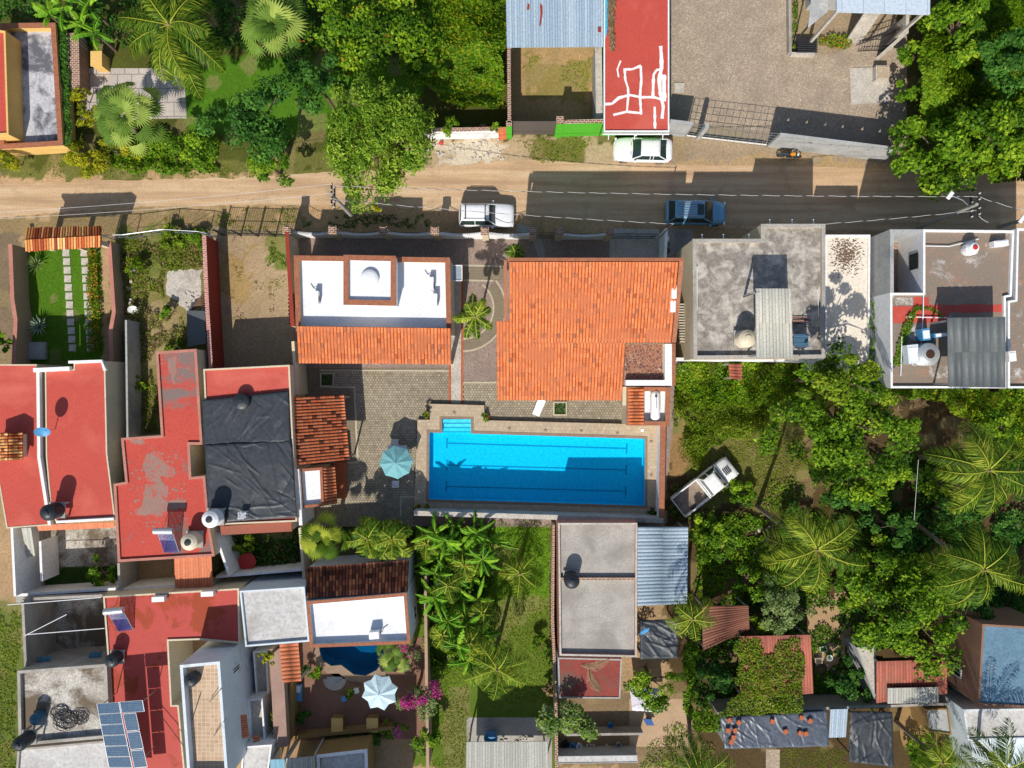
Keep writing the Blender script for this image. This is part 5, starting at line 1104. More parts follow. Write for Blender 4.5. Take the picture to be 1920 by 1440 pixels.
# ---- middle bottom: lavender roof, white roof with dark tiles, villa yard
building('pale_roof_house', 'washed-out lavender white flat roof left of the dark tiles', 'house', [(449, 1108), (571, 1100), (580, 1203), (460, 1213)], 5.0, m_bluewall, m_lav, .2, .12, None)
t = building('white_roofed_house', 'bright white flat roof with brick coping below dark clay tiles', 'house', [(575, 1128), (762, 1112), (769, 1206), (583, 1213)], 5.3, m_bluewall, m_white, .35, .16, m_cop, wins=[(1, .2, .5, 1.2, 2.6)])
tileroof('tiled_roof', [(W(574, 1122, 5.0), W(764, 1110, 5.0), W(767, 1051, 3.9), W(574, 1064, 3.9))], .235, .36, .065, m_orange3, t, .1, prof='barrel', seed=4)
m = MB(); a, b, d_ = W(576, 1066, 3.8), W(765, 1053, 3.8), W(765, 1112, 3.8); m.prism([(a.x, a.y), (a.x, d_.y), (b.x, d_.y), (b.x, b.y)][:4], 0, 3.75); m.build('wing_wall', m_bluewall, t)
ac_unit('white unit with antenna on the bright white flat roof', 701, 1192, 4.95, .1, .7, .5, .7)
roofsheet('steep orange tile awning beside the small villa pool', [(524, 1206), (559, 1203), (565, 1277), (530, 1280)], (3.2, 2.9, 2.9, 3.2), m_osheet, .3, .06, .8, 'awning', 'awning', True, True, 'barrel')
cx2, cy2 = 640, 1222
p2 = [(600+40*math.cos(R(a)), 1215+38*math.sin(R(a))) for a in range(40, 330, 14)]
blob = [(602, 1190), (700, 1190), (722, 1215), (720, 1238), (706, 1256), (686, 1266), (664, 1264), (648, 1252), (640, 1246), (622, 1248), (606, 1238), (600, 1222), (598, 1205)]
p2_, PP2 = basin('swimming_pool', blob, .1, 1.3, plain('teal_pool_tile', (.03, .35, .46, 1), .4), plain('deep_pool_tile', (.02, .30, .42, 1), .4), 'small curved blue pool shaded by the white roof in the villa yard')
w2 = sheet('water_surface', [(p.x, p.y) for p in PP2], watermat('small_pool_water', (.12, .45, .62, 1)), .06, None, px=False); w2.location = -p2_.location; w2.parent = p2_
ring = [(590, 1185), (735, 1185), (740, 1240), (722, 1268), (690, 1280), (655, 1276), (636, 1262), (615, 1262), (592, 1245), (586, 1215)]
sheet('pool_surround', ring, m_deckedge, .1, holes=[blob]); arcband('round_step', 628, 1272, 0.5, 22, 0, 180, m_conc, .104); arcband('round_step', 628, 1268, .5, 15, 0, 180, m_grey, .108)
parasol('pale blue-white parasol over the table in the villa yard', 710, 1303, 2.7, 1.4, m_wcloth, rot=.25, scallop=.25)
for lab, pts, h, mt in (('ochre wall on the west side of the villa yard', [(545, 1280), (545, 1385)], 1.7, m_ochre), ('ochre wall along the south of the villa yard', [(540, 1384), (735, 1366)], 1.0, m_ochre), ('white yard wall between villa and banana garden', [(797, 1080), (802, 1440)], 2.3, m_tan)): wall_strip('yard_wall', lab, pts, h, .22, mt)
for x in (636, 702): 
    t = thing('garden_counter', 'left ochre counter at the foot of the villa yard' if x == 636 else 'right ochre counter at the foot of the villa yard', 'counter', W(x, 1358, 0)); a = W(x-14, 1348, .9); b = W(x+6, 1372, .9); m = MB(); m.box(a.x, b.y, 0, b.x, a.y, .85); m.build('base', m_ochre, t); m = MB(); m.box(a.x-.04, b.y-.04, .853, b.x+.04, a.y+.04, .92); m.build('top', m_yel, t)
t = building('villa_annex', 'ochre annex with a stained white roof at the bottom edge', 'house', [(594, 1416), (688, 1405), (690, 1470), (598, 1470)], 3.4, m_ochre, m_lav, .3, .15, m_whitew)
roofsheet('blue corrugated sheet canopy at the bottom edge beside the ochre annex', [(506, 1424), (534, 1423), (536, 1470), (508, 1470)], (3.8, 3.8, 3.6, 3.6), tiled('blue_sheet', [], .5), .16, .035, 2., 'metal_canopy', 'canopy'); roofsheet('pale corrugated sheet canopy at the bottom edge beside the blue one', [(536, 1422), (590, 1418), (592, 1470), (538, 1470)], (3.9, 3.9, 3.7, 3.7), m_zinc2, .18, .04, 2., 'metal_canopy', 'canopy')
building('white_low_roof', 'low white roof corner left of the blue sheet canopy', 'house', [(455, 1400), (510, 1396), (500, 1470), (450, 1470)], 3.6, m_whitew, m_lav, .15, .12, None)
t = thing('striped_sunbed', 'blue and white sunbed by the west wall of the villa yard', 'sunbed', W(560, 1300, 0)); m = MB(); a = W(551, 1283, .4); b = W(566, 1315, .4); m.box(a.x, b.y, .32, b.x, a.y, .42); m.build('cushion', m_blue, t); m = MB(); m.box(a.x+.1, a.y-.6, .424, b.x-.1, a.y-.1, .5); m.build('pillow', m_wpl, t); m = MB(); [m.box(x, y, 0, x+.05, y+.05, .318) for x in (a.x+.03, b.x-.1) for y in (b.y+.03, a.y-.1)]; m.build('legs', m_wood, t)
# ---- south of the pool: grey flat house with metal canopy
t = building('grey_roof_house', 'plain grey flat-roofed house south of the long pool', 'house', [(1046, 980), (1195, 980), (1194, 1232), (1049, 1229)], 3.7, m_pink, m_conc, .25, .15, m_concl, cop_w=-.02, wins=[(0, .2, .4, 1, 2.2)])
m = MB(); a = W(1050, 1083, 3.7); b = W(1192, 1086, 3.7); m.box(a.x, b.y-.05, 3.41, b.x, a.y, 3.75); m.build('low_kerb', m_brickw, t)
water_tank('black ribbed water tank on the grey flat roof', 1073, 1092, 3.4, .56, 1.3, stand=.25)
roofsheet('blue-grey corrugated metal canopy attached to the grey flat house', [(1195, 988), (1290, 988), (1288, 1132), (1195, 1136)], (3.5, 3.3, 3.3, 3.5), m_zinc, .27, .05, 2.5, 'metal_canopy', 'canopy', True, True)
t = building('red_patio_roof', 'stained low red roof with fallen palm fronds below the grey house', 'lean-to', [(1046, 1233), (1166, 1236), (1163, 1310), (1048, 1309)], 3.1, m_grey, M('mossy_red_paint', c(144, 68, 58), c(116, 56, 48), c(104, 84, 70), sc=.9, fine=6, amt=.6, cut=(.48, .6)), .05, .1)
tarp('dark blue-black tarpaulin canopy east of the grey flat house', [(1200, 1163), (1272, 1160), (1270, 1234), (1200, 1236)], 3.3, 9, 'tarpaulin', amp=.18); posts(thing('canopy_frame', 'timber posts carrying the dark tarpaulin canopy', 'frame', W(1235, 1200, 0)), [(1204, 1168), (1267, 1166), (1266, 1229), (1204, 1230)], 3.25, .05, m_wood)
dish('pale blue satellite dish beside the grey flat house wall', 1207, 1182, 3.4, .9, .42, m_blue, -1.0)
wall_strip('brick_wall', 'ragged brick edging wall west of the grey flat house', [(1038, 985), (1036, 1160), (1042, 1300), (1044, 1440)], 1.6, .22, m_brickw)
roofsheet('pale ribbed metal roof at the bottom edge of the garden', [(874, 1391), (1027, 1390), (1028, 1480), (873, 1480)], (3., 3., 2.8, 2.8), m_zinc2, .2, .05, 3., 'metal_canopy', 'canopy', False, True)
t = building('long_outbuilding', 'narrow pale roof ledge with clutter at the bottom edge', 'outbuilding', [(1045, 1418), (1195, 1416), (1196, 1430), (1046, 1432)], 1.6, m_grey, m_lav, .04, .05)
wall_strip('yard_wall', 'low concrete wall behind the washing yard', [(1062, 1378), (1206, 1376)], 1.2, .18, m_conc)
# ---- grey building with stone chips roof and neighbours
gb = building('grey_stone_roof_house', 'tall house with a dark speckled concrete roof and corrugated canopy', 'house', [(1299, 449), (1427, 449), (1427, 421), (1546, 421), (1546, 671), (1301, 673)], 6.3, m_cream, m_concd, .28, .2, m_conc, wins=[(1, .3, .42, 3.4, 4.8)])
roofsheet('grey ribbed sheet canopy on the dark speckled roof', [(1416, 541), (1483, 541), (1487, 671), (1418, 671)], (8.7, 8.7, 8.4, 8.4), m_zinc2, .22, .05, 2.6, 'metal_canopy', 'canopy', False, True, zb=6.05, pm=m_steel)
water_tank('beige ribbed water tank under the sheet canopy edge', 1404, 634, 6.05, .62, 1.4, m_beige, stand=.3)
roofsheet('small dark blue slatted sheet beside the sheet canopy', [(1488, 626), (1515, 626), (1516, 651), (1488, 650)], (7.0, 7.0, 6.8, 6.8), tiled('blue_dark_sheet', [(0, c(50, 80, 104)), (1, c(70, 104, 128))], .5), .12, .04, 2., 'metal_canopy', 'canopy', True, True, zb=6.05)
for i in range(4):
    a = W(1487, 594+i*4, 6.2); m = MB(); m.tube((a.x, a.y, 6.12+.02*i), (a.x+1.3, a.y+random.uniform(-.1, .1), 6.14), .03); tag(m.build('steel_pipe', m_dwood if i % 2 else m_pink, None, loc=(a.x, a.y, 6.1)), ORD[i]+' pipe from the street side in the bundle on the dark speckled roof', 'pipe', 'pipes bundled on the roof')
for nm, pts in (('vertical white pipe on the dark speckled roof by its east coping', [(1533, 543), (1535, 593)]), ('white pipe along the west parapet of the dark speckled roof', [(1307, 500), (1307, 580)])):
    a, b = W(*pts[0], 6.2), W(*pts[1], 6.2); m = MB(); m.tube(a, b, .03); tag(m.build('white_pipe', m_wpl, None, loc=a), nm, 'pipe')
q = W(1395, 557, 6.2); t = thing('antenna_mast', 'thin mast casting a long shadow on the dark speckled roof', 'antenna', (q.x, q.y, 6.05)); m = MB(); m.tube((q.x, q.y, 6.0), (q.x+.02, q.y, 8.9), .03); m.build('mast', m_iron, t); m = MB(); m.tube((q.x-.3, q.y, 8.7), (q.x+.35, q.y, 8.8), .015); m.obox(q.x, q.y, 8.65, .12, .12, .2); m.build('bracket', m_steel, t)
for x, y in ((1317, 449), (1357, 449), (1405, 449), (1444, 421), (1486, 421), (1526, 421)):
    a = W(x, y, 6.1); m = MB(); m.tube((a.x, a.y-.1, 6.05), (a.x, a.y+.38, 6.0), .045, n=6); m.build('drain_spout', m_wpl, gb)
building('pale_roof_house', 'bleached white concrete roof with a brown stain between two tall houses', 'house', [(1547, 440), (1632, 440), (1630, 695), (1547, 693)], 4.7, m_whitew, m_concw, .15, .14, None)
fr = building('brick_tile_roof_house', 'house with an old brick-tiled roof and white courtyard at right', 'house', [(1731, 430), (1902, 432), (1897, 556), (1886, 558), (1886, 728), (1670, 728), (1669, 549), (1731, 549)], 7.2, m_whitew, m_brickroof, .22, .15, None)
m = MB(); a = W(1669, 430, 7.2); b = W(1731, 549, 7.2); m.box(a.x+.0, b.y+.0, 0, a.x+.25, a.y, 7.2); m.box(a.x+.25, a.y-.25, 0, b.x-.02, a.y, 7.18); m.build('courtyard_wall', m_grey, fr)
m = MB(); m.box(a.x+.26, b.y, 0, b.x-.02, a.y-.26, 3.6); m.build('courtyard_floor', m_brickw, fr); m = MB(); m.box(a.x+.255, b.y+2.0, 3.6, a.x+.3, a.y-1.2, 6.4); m.build('courtyard_door', m_dwood, fr)
m = MB(); m.box(b.x-.06, a.y-2.6, 5.4, b.x-.021, a.y-1.5, 6.6); wi = m.build('window', m_iron, fr); m = MB(); m.box(b.x-.075, a.y-2.5, 5.5, b.x-.062, a.y-1.6, 6.5); m.build('pane', m_glass, wi)
o = sheet('red_roof_band', wobble([(1674, 574), (1712, 574), (1712, 557), (1742, 557), (1742, 572), (1878, 570), (1878, 585), (1776, 587), (1776, 605), (1674, 606)], 1.2, 8, 3), m_red, 6.99, None, h=6.99); o.parent = fr; o.location = -fr.location
o = sheet('grey_roof_patch', wobble([(1676, 558), (1710, 558), (1710, 572), (1676, 572)], 1.2, 8, 3), m_patchy, 6.995, None, h=6.99); o.parent = fr; o.location = -fr.location
building('brick_tile_roof_house', 'house with a brown tiled roof cut by the right edge', 'house', [(1907, 428), (1980, 428), (1980, 728), (1890, 728), (1890, 564), (1904, 562)], 7.0, m_whitew, m_brickroof, .2, .14, None)
roofsheet('smoky translucent sheet canopy on the brick-tiled roof', [(1776, 596), (1885, 594), (1885, 727), (1778, 725)], (9.3, 9.3, 9.1, 9.1), m_smoke, .5, .03, 3., 'sheet_canopy', 'canopy', False, True, 'rib', zb=7, pm=m_steel)
water_tank('round silver water tank on the brick-tiled roof', 1745, 664, 7, .78, 1.0, m_silver, lid=m_dwood, stand=.15)
def bluebox(lab, px, py, zb, lx, ly, hh, mat=m_blue, nm='washing_machine', cat='washing machine'):
    q = W(px, py, zb+hh); t = thing(nm, lab, cat, (q.x, q.y, zb)); m = MB(); m.obox(q.x, q.y, zb, lx, ly, hh-.02, .1); m.build('casing', mat, t); m = MB(); m.obox(q.x, q.y, zb+hh-.018, lx*.8, ly*.7, .03, .1); m.build('lid', m_wpl, t); return t
bluebox('blue washing machine near the red painted band', 1737, 627, 7, .55, .8, .9); bluebox('blue wash basin beside the smoky canopy', 1765, 628, 7, .95, .3, .8, nm='wash_basin', cat='wash basin'); bluebox('pale box left of the silver tank', 1713, 664, 7, .75, 1.3, .9, m_bluewall, 'storage_box', 'box')
t = thing('water_tank', 'small white barrel near the street edge of the brick-tiled roof', 'water tank', W(1828, 462, 7.), group='rooftop water tanks'); q = W(1828, 464, 8.0); m = MB(); m.lathe(q.x, q.y, [(.42, 7), (.46, 7.3), (.46, 7.7), (.3, 8.0), (.1, 8.05)], 18); m.build('body', m_wpl, t); m = MB(); m.lathe(q.x, q.y, [(.17, 8.0), (.17, 8.1), (.05, 8.12)], 10); m.build('lid', m_tiledred, t)
bluebox('white cooler unit by the right parapet of the brick-tiled roof', 1878, 456, 7, 1.0, .4, .6, m_wpl, 'air_cooler', 'air cooler')
bluebox('white box at the right edge below the brown roof', 1899, 668, 7, .5, .7, .9, m_wpl, 'storage_box', 'box')
for lab, pts in (('long white pipe running down the brick-tiled roof', [(1733, 432), (1731, 590), (1727, 645)]), ('white pipe across the brick-tiled roof near the street', [(1735, 461), (1780, 462), (1835, 448)]), ('white pipe across the red painted band', [(1700, 594), (1776, 596)]), ('white pipe at the left side of the storage box', [(1691, 630), (1689, 705)])):
    m = MB(); m.path([W(*p, 7.15) for p in pts], .035, 6); tag(m.build('white_pipe', m_wpl, None, loc=W(*pts[0], 7.1)), lab, 'pipe')
# street-side rails and terrace bits between the orange and grey houses
t = thing('timber_pergola', 'narrow timber slat pergola between the orange and grey houses', 'pergola', W(1283, 620, 0)); m = MB()
for k in range(15): a = W(1272+k*.2, 570+k*5, 3.4); m.box(a.x, a.y-.07, 3.3, a.x+.95, a.y+.03, 3.4)
m.build('slats', m_concl, t); m = MB(); a = W(1274, 566, 3.2); b = W(1276, 645, 3.2); m.box(a.x, b.y, 3.15, a.x+.08, a.y, 3.28); m.box(a.x+.85, b.y, 3.15, a.x+.93, a.y, 3.28); m.build('beams', m_wood, t); posts(t, [(1277, 568), (1277, 642)], 3.15, .05, m_wood)
wall_strip('yard_wall', 'white-topped wall south of the tall grey house', [(1268, 673), (1340, 674), (1545, 676)], 3.0, .2, m_whitew)
roofsheet('little red tile patch among vines below the tall grey house', [(1366, 682), (1391, 682), (1391, 712), (1368, 710)], (2.6, 2.6, 2.3, 2.3), m_rsheet, .22, .06, .5, 'tiled_shelter', 'shelter', True, True, 'barrel')
# ---- right bottom lots
roofsheet('rust brown ribbed roof in the palm lot', [(1316, 1136), (1403, 1135), (1405, 1180), (1318, 1220)], (3., 3., 2.8, 2.8), m_rust, .24, .05, 2., 'sheet_roof', 'canopy', True)
roofsheet('orange sheet roof half buried under creeper', [(1386, 1193), (1520, 1190), (1525, 1300), (1388, 1312)], (3.2, 3.2, 2.9, 2.9), m_rsheet, .2, .05, 3., 'sheet_roof', 'canopy', False, hi=1)
roofsheet('faded red corrugated roof below the big leafy tree', [(1643, 1240), (1776, 1236), (1776, 1300), (1643, 1318)], (3.2, 3.2, 2.9, 2.9), m_rsheet, .22, .05, 2., 'sheet_roof', 'canopy', False)
roofsheet('short grey corrugated strip under the faded red roof', [(1664, 1290), (1760, 1288), (1760, 1318), (1664, 1319)], (3.3, 3.3, 3.1, 3.1), m_zinc2, .2, .05, 2., 'sheet_roof', 'canopy', False, False)
t = building('blue_roof_house', 'house with a worn blue-painted roof at the right edge', 'house', [(1842, 1170), (1980, 1178), (1980, 1330), (1834, 1322)], 5.6, M('brown_stained_wall', c(150, 112, 92), c(110, 84, 70), None, sc=.7), m_bluegrey, .12, .15, None, wins=[(3, .7, .82, 2.0, 3.4)])
t = building('white_roofed_house', 'stained white lower roof at the bottom-right edge', 'house', [(1806, 1330), (1985, 1328), (1985, 1385), (1815, 1388)], 4.2, m_bluewall, m_lav, .1, .12, None)
building('pale_blue_house', 'pale blue low roof in the bottom-right corner', 'house', [(1820, 1388), (1985, 1384), (1985, 1480), (1830, 1480)], 3.4, m_bluewall, m_bluewall, .1, .12, None)
t = thing('party_wall', 'long concrete wall across the bottom-right lots', 'wall', W(1600, 1325, 0)); wall_strip('', '', [(1345, 1338), (1500, 1330), (1780, 1320)], 2.6, .18, m_conc, parent=t)
tb2 = building('tarp_covered_shed', 'shed wrapped in dark tarpaulin at the bottom right', 'shed', [(1358, 1347), (1548, 1336), (1552, 1398), (1362, 1402)], 2.9, m_grey, m_conc, .02, .1); tarp('grey-black tarpaulin weighed down with orange bricks', [(1350, 1345), (1550, 1332), (1554, 1399), (1358, 1404)], 2.95, 21, amp=.13, mat=M('grey_tarpaulin', c(84, 92, 104), c(56, 62, 72), None, sc=2, fine=5, rough=.4, spec=.5, amt=.4, bmp=.5))
for i, (x, y) in enumerate(sorted(((1368, 1352), (1386, 1356), (1366, 1371), (1379, 1371), (1376, 1384), (1372, 1393), (1449, 1354), (1504, 1347), (1520, 1353), (1474, 1373), (1501, 1376), (1512, 1377)))):
    q = W(x, y, 3.3); m = MB(); m.obox(q.x, q.y, 3.14, .32, .32, .1, i*.5); tag(m.build('clay_brick', m_terr, None, loc=(q.x, q.y, 3.08)), ORD[i]+' orange brick on the grey-black tarpaulin, counted from its left end', 'brick', 'orange bricks on the tarpaulin')
roofsheet('blue-grey corrugated strip between two tarpaulin sheds', [(1557, 1330), (1590, 1329), (1586, 1382), (1554, 1383)], (2.9, 2.9, 2.7, 2.7), m_zinc, .16, .035, 2., 'sheet_roof', 'canopy', False)
tarp('big dark tarpaulin roof between two bottom-right lots', [(1592, 1332), (1672, 1334), (1676, 1438), (1592, 1428)], 3.0, 33, amp=.2); posts(thing('canopy_frame', 'posts under the big dark tarpaulin roof at the bottom right', 'frame', W(1630, 1380, 0)), [(1598, 1338), (1664, 1340), (1668, 1428), (1600, 1420)], 2.95, .06, m_wood)
building('earth_coloured_house', 'small ochre outbuilding behind the long concrete wall', 'outbuilding', [(1735, 1330), (1778, 1328), (1785, 1378), (1742, 1372)], 2.6, m_ochre, m_grey, .1, .1, None)
building('pale_lean_to', 'pale shaded lean-to roof beside the faded red roof', 'lean-to', [(1606, 1214), (1642, 1212), (1642, 1312), (1640, 1312)][:4], 2.4, m_grey, m_concl, .03, .08)
# ---- top strip
t = building('yellow_house', 'yellow-walled house with red roof strip cut by the top-left edge', 'house', [(-40, 50), (10, 58), (16, 252), (-40, 255)], 3.1, m_yel, m_red, .15, .14, None)
t = building('walled_terrace', 'grey and white stained roof terrace with brick-capped yellow parapet', 'terrace', [(2, 45), (104, 44), (118, 272), (0, 279)], 1.9, m_yel, M('stained_grey_terrace', c(196, 196, 200), c(150, 150, 156), c(96, 96, 104), sc=.9, fine=6, amt=.5, cut=(.48, .6)), .7, .3, m_copx, wins=())
wall_strip('brick_capped_wall', 'old brick-capped garden wall beside the ivy hedge', [(136, 62), (139, 165)], 1.4, .9, m_brickw)
bx = thing('yellow_shed_box', 'small yellow box hut on the shaded garden slabs', 'hut', W(185, 112, 0)); m = MB(); a = W(171, 97, 1.3); b = W(190, 123, 1.3); m.box(a.x, b.y, 0, b.x, a.y, 1.25); m.build('wall', m_yel, bx); m = MB(); m.box(a.x-.05, b.y-.05, 1.253, b.x+.05, a.y+.05, 1.32); m.build('roof', m_yel, bx)
wall_strip('crumbling_wall', 'crumbling whitewashed block wall beside the road verge', [(787, 244), (870, 243), (936, 241)], 2.0, .2, m_whitew, m_brickw)
wall_strip('brick_pier', 'raw orange brick pier next to the bright green post', [(934, 242), (949, 241)], 2.3, .25, bricks('orange_brick', c(214, 110, 66), c(190, 92, 54), c(170, 150, 130), .3, .15, .02))
lot = thing('green_lot_wall', 'bright green street wall of the walled dirt lot', 'wall', W(1085, 240, 0))
wall_strip('', '', [(1050, 229), (1131, 227)], 3.2, .2, m_green, m_brickw, parent=lot); wall_strip('', '', [(949, 232), (960, 232)], 3.2, .3, m_green, m_brickw, parent=lot)
m = MB(); q = W(1050, 226, 3.4); m.box(q.x-.25, q.y-.22, 0, q.x+.25, q.y+.25, 3.4); m.build('pier', m_green, lot); m = MB(); m.box(q.x-.28, q.y-.25, 3.403, q.x+.28, q.y+.28, 3.5); m.build('cap', m_brickw, lot)
t = thing('sliding_gate', 'dark sheet gate in the bright green lot wall', 'gate', W(1000, 240, 0)); a = W(961, 229, 3.0); b = W(1043, 228, 3.0); m = MB(); m.box(a.x, b.y-.03, .05, b.x, b.y+.03, 3.0); m.build('gate_leaf', m_dgrey, t)
wall_strip('lot_wall', 'thin block wall on the west side of the walled dirt lot', [(954, 88), (955, 230)], 3.2, .18, m_conc, m_brickw)
wall_strip('lot_wall', 'pale concrete ledge wall on the east side of the walled dirt lot', [(1122, 88), (1124, 228)], 2.6, .5, m_concl)
roofsheet('big galvanised corrugated roof with rust patches at the top edge', [(948, -30), (1131, -30), (1131, 88), (950, 89)], (4.0, 4.0, 3.6, 3.6), m_zinc, .2, .04, 4., 'metal_canopy', 'canopy', False, True)
for pts in ([(989, 8), (993, 9), (992, 20), (988, 20)], [(1012, 8), (1017, 12), (1017, 28), (1013, 51), (1011, 50), (1013, 28)], [(1121, 50), (1127, 51), (1127, 61), (1121, 60)]): 
    o = sheet('rust_patch', pts, m_redwall, 3.92-(pts[0][1])*.0026+.02, None, h=3.8, label={989: 'small upper rust patch on the big galvanised roof', 1012: 'long thin rust streak on the big galvanised roof', 1121: 'square rust patch at the corner of the big galvanised roof'}[pts[0][0]], cat='rust patch', group='rust patches on metal roof')
rr_ = building('red_roofed_house', 'red roof by the street painted with wandering white sealing lines', 'house', [(1132, -30), (1255, -30), (1255, 247), (1132, 247)], 3.5, m_whitew, m_red, .12, .1, None, zb=3.25)
m = MB(); a = W(1134, -20, 3.4); b = W(1253, 228, 3.4); m.box(a.x, b.y, -3.25+3.25, b.x, a.y, 3.24); m.build('front_wall', m_green, rr_)
def stroke(pts, w): 
    P = [Vector((960+x/4, y/4)) for x, y in pts]; L_, R_ = [], []
    for i, p in enumerate(P):
        d = (P[min(i+1, len(P)-1)]-P[max(i-1, 0)]).normalized(); nn = Vector((-d.y, d.x)); ww = (w[i] if hasattr(w, '__len__') else w)/9.5*random.uniform(.7, 1.15); L_.append(p+nn*ww); R_.append(p-nn*ww)
    return [tuple(q) for q in L_+R_[::-1]]
def dens_(pts, st=18):
    out = []
    for i in range(len(pts)-1):
        a, b = pts[i], pts[i+1]; n_ = max(1, int(math.hypot(b[0]-a[0], b[1]-a[1])/st)); out += [(a[0]+(b[0]-a[0])*k/n_, a[1]+(b[1]-a[1])*k/n_) for k in range(n_)]
    return out+[pts[-1]]
sealm = M('white_sealing_paint', (.8, .78, .76, 1), (.66, .62, .6, 1), None, sc=2, fine=8, amt=.4)
for i, (pts, w_) in enumerate((([(815, 455), (790, 520), (800, 580)], 17), ([(835, 520), (900, 520), (968, 492)], 22), ([(845, 520), (850, 600), (870, 660), (872, 720), (862, 835)], 22), ([(965, 495), (970, 600), (960, 720), (968, 860)], 24), ([(975, 850), (860, 838), (760, 862)], 22),
     ([(692, 782), (750, 778), (800, 735), (880, 712), (970, 730), (1060, 728), (1120, 745)], 26), ([(1056, 735), (1062, 560), (1085, 525), (1120, 520)], 26), ([(1115, 345), (1120, 420), (1122, 520)], 34), ([(1118, 520), (1105, 600), (1112, 700), (1135, 800), (1125, 890)], 36), ([(1140, 560), (1140, 760)], 40), ([(1070, 800), (1072, 965)], 26))):
    o = sheet('white_sealing_line', stroke(dens_(pts), w_), sealm, 3.384+.0012*i, None, h=3.385); o.parent = rr_; o.location = -rr_.location
m = MB(); a, b = W(1130, 251, 3.45), W(1255, 251, 3.45); m.tube((a.x, a.y, 3.4), (b.x, b.y, 3.4), .06); [m.tube((W(x, 251, 3.4).x, a.y-.02, 3.4), (W(x, 262, 3.4).x, W(x, 263, 3.2).y, 3.3), .035) for x in (1141, 1190, 1243)]; m.build('gutter_pipe', m_wpl, rr_)
# move the front wall back under the eave is not needed: the slab is the roof edge
tarp('cyan plastic strip beside the thatch on the red street roof', [(1133, -10), (1144, -10), (1139, 60), (1133, 80)], 3.46, 3, 'plastic_sheet', amp=.05, mat=plain('cyan_sheet', c(70, 180, 215), .4))
# upper right: grey house with outside stair
t = building('metal_roofed_house', 'house with a pale blue-grey panelled roof and outside stair at the top edge', 'house', [(1569, -140), (1744, -140), (1744, -56), (1569, -56)], 6.0, m_grey, bricks('pale_roof_panels', c(190, 202, 212), c(184, 196, 206), c(140, 150, 160), 1.5, 6, .02), .06, .08, None)
m = MB(); m.prism([q.xy for q in ccw(WP([(1569, -60), (1744, -60), (1744, 26), (1569, 21)], 6.2))], 6.0, 6.2); m.build('eaves_roof', bricks('pale_roof_panels', c(0, 0, 0), c(0, 0, 0), c(0, 0, 0)), t)
posts(t, [(1575, 15), (1738, 18)], 6.0, .1, m_concl)
m = MB(); a = W(1640, 18, 3.4); b = W(1600, 78, .3); d = (b-a); d2 = Vector((d.x, d.y)).normalized(); nn = Vector((-d2.y, d2.x))*.55; n_ = 22; 
for k in range(n_):
    p = a.lerp(b, k/n_); q = a.lerp(b, (k+1)/n_); m.prism([(p.x+nn.x, p.y+nn.y), (q.x+nn.x, q.y+nn.y), (q.x-nn.x, q.y-nn.y), (p.x-nn.x, p.y-nn.y)], max(q.z-.5, 0), p.z)
m.build('stair', m_concl, t)
m = MB(); g0 = a+Vector((nn.x, nn.y, 0))*1.6; g1 = b+Vector((nn.x, nn.y, 0))*1.6
for k in range(12): p = g0.lerp(g1, k/12); m.tube((p.x, p.y, max(p.z-.3, 0)), (p.x, p.y, p.z+.9), .015, n=4)
m.tube(g0+Vector((0, 0, .9)), g1+Vector((0, 0, .9)), .025); m.tube(g0+Vector((0, 0, .5)), g1+Vector((0, 0, .5)), .015); m.build('handrail', m_iron, t)
for lab, pts, h, mt, w_ in (('thin kerb wall at the edge of the gravel lot', [(1481, -20), (1482, 98)], .6, m_conc, .2), ('low concrete kerb below the dark pallet', [(1484, 100), (1528, 101)], .5, m_concl, .2), ('slanting concrete wall end right of the outside stair', [(1702, 28), (1701, 60), (1665, 92)], 1.8, m_concl, .25)): wall_strip('kerb_wall', lab, pts, h, w_, mt)
m = MB(); t = thing('timber_pallet', 'dark timber pallet stack beside the kerb', 'pallet', W(1515, 82, 0)); a = W(1495, 68, .7); b = W(1534, 96, .7)
for k in range(7): y = a.y-.1-k*(a.y-b.y)/7; m.box(a.x+.05*(k % 2), y-.1, .5, b.x, y, .6)
m.build('planks', m_iron, t); [(lambda mm: (mm.box(x, b.y, 0, x+.1, a.y, .49), mm.build('bearer', m_dwood, t)))(MB()) for x in (a.x+.1, (a.x+b.x)/2, b.x-.2)]
t = thing('iron_railing', 'fallen-looking iron railings below the outside stair', 'railing', W(1640, 75, 0)); a, b = W(1612, 78, 1.), W(1690, 52, 1.); gate_bars(t, a.xy, b.xy, .3, 1.3, .25, .02, (.02, .5, .98)); a, b = W(1615, 90, .6), W(1670, 88, .6); gate_bars(t, a.xy, b.xy, .0, .9, .2, .02, (.02, .98))
t = thing('shade_panel', 'grey triangular shade wing beside the stair house', 'shade sail', W(1530, 20, 0)); m = MB(); m.slab([W(1524, -30, 4.2), W(1552, -30, 4.5), W(1552, 22, 4.2), W(1515, 52, 3.6)], .06); m.build('panel', m_grey, t); posts(t, [(1518, 46), (1548, 10)], 3.5, .05, m_iron)
t = thing('pump_box', 'small white box with rusty lid on the concrete slab', 'box', W(1655, 136, 0)); a = W(1643, 122, .7); b = W(1667, 149, .7); m = MB(); m.box(a.x, b.y, .064, b.x, a.y, .66); m.build('wall', m_concl, t); m = MB(); m.box(a.x+.1, b.y+.1, .663, b.x-.05, a.y-.1, .72); m.build('lid', m_deck, t)
t = thing('manhole_cover', 'pale square inspection cover on the gravel by the red street roof', 'cover', W(1274, 165, 0)); a = W(1265, 155, .1); b = W(1283, 173, .1); m = MB(); m.box(a.x, b.y, .01, b.x, a.y, .09); m.build('lid', m_concl, t)
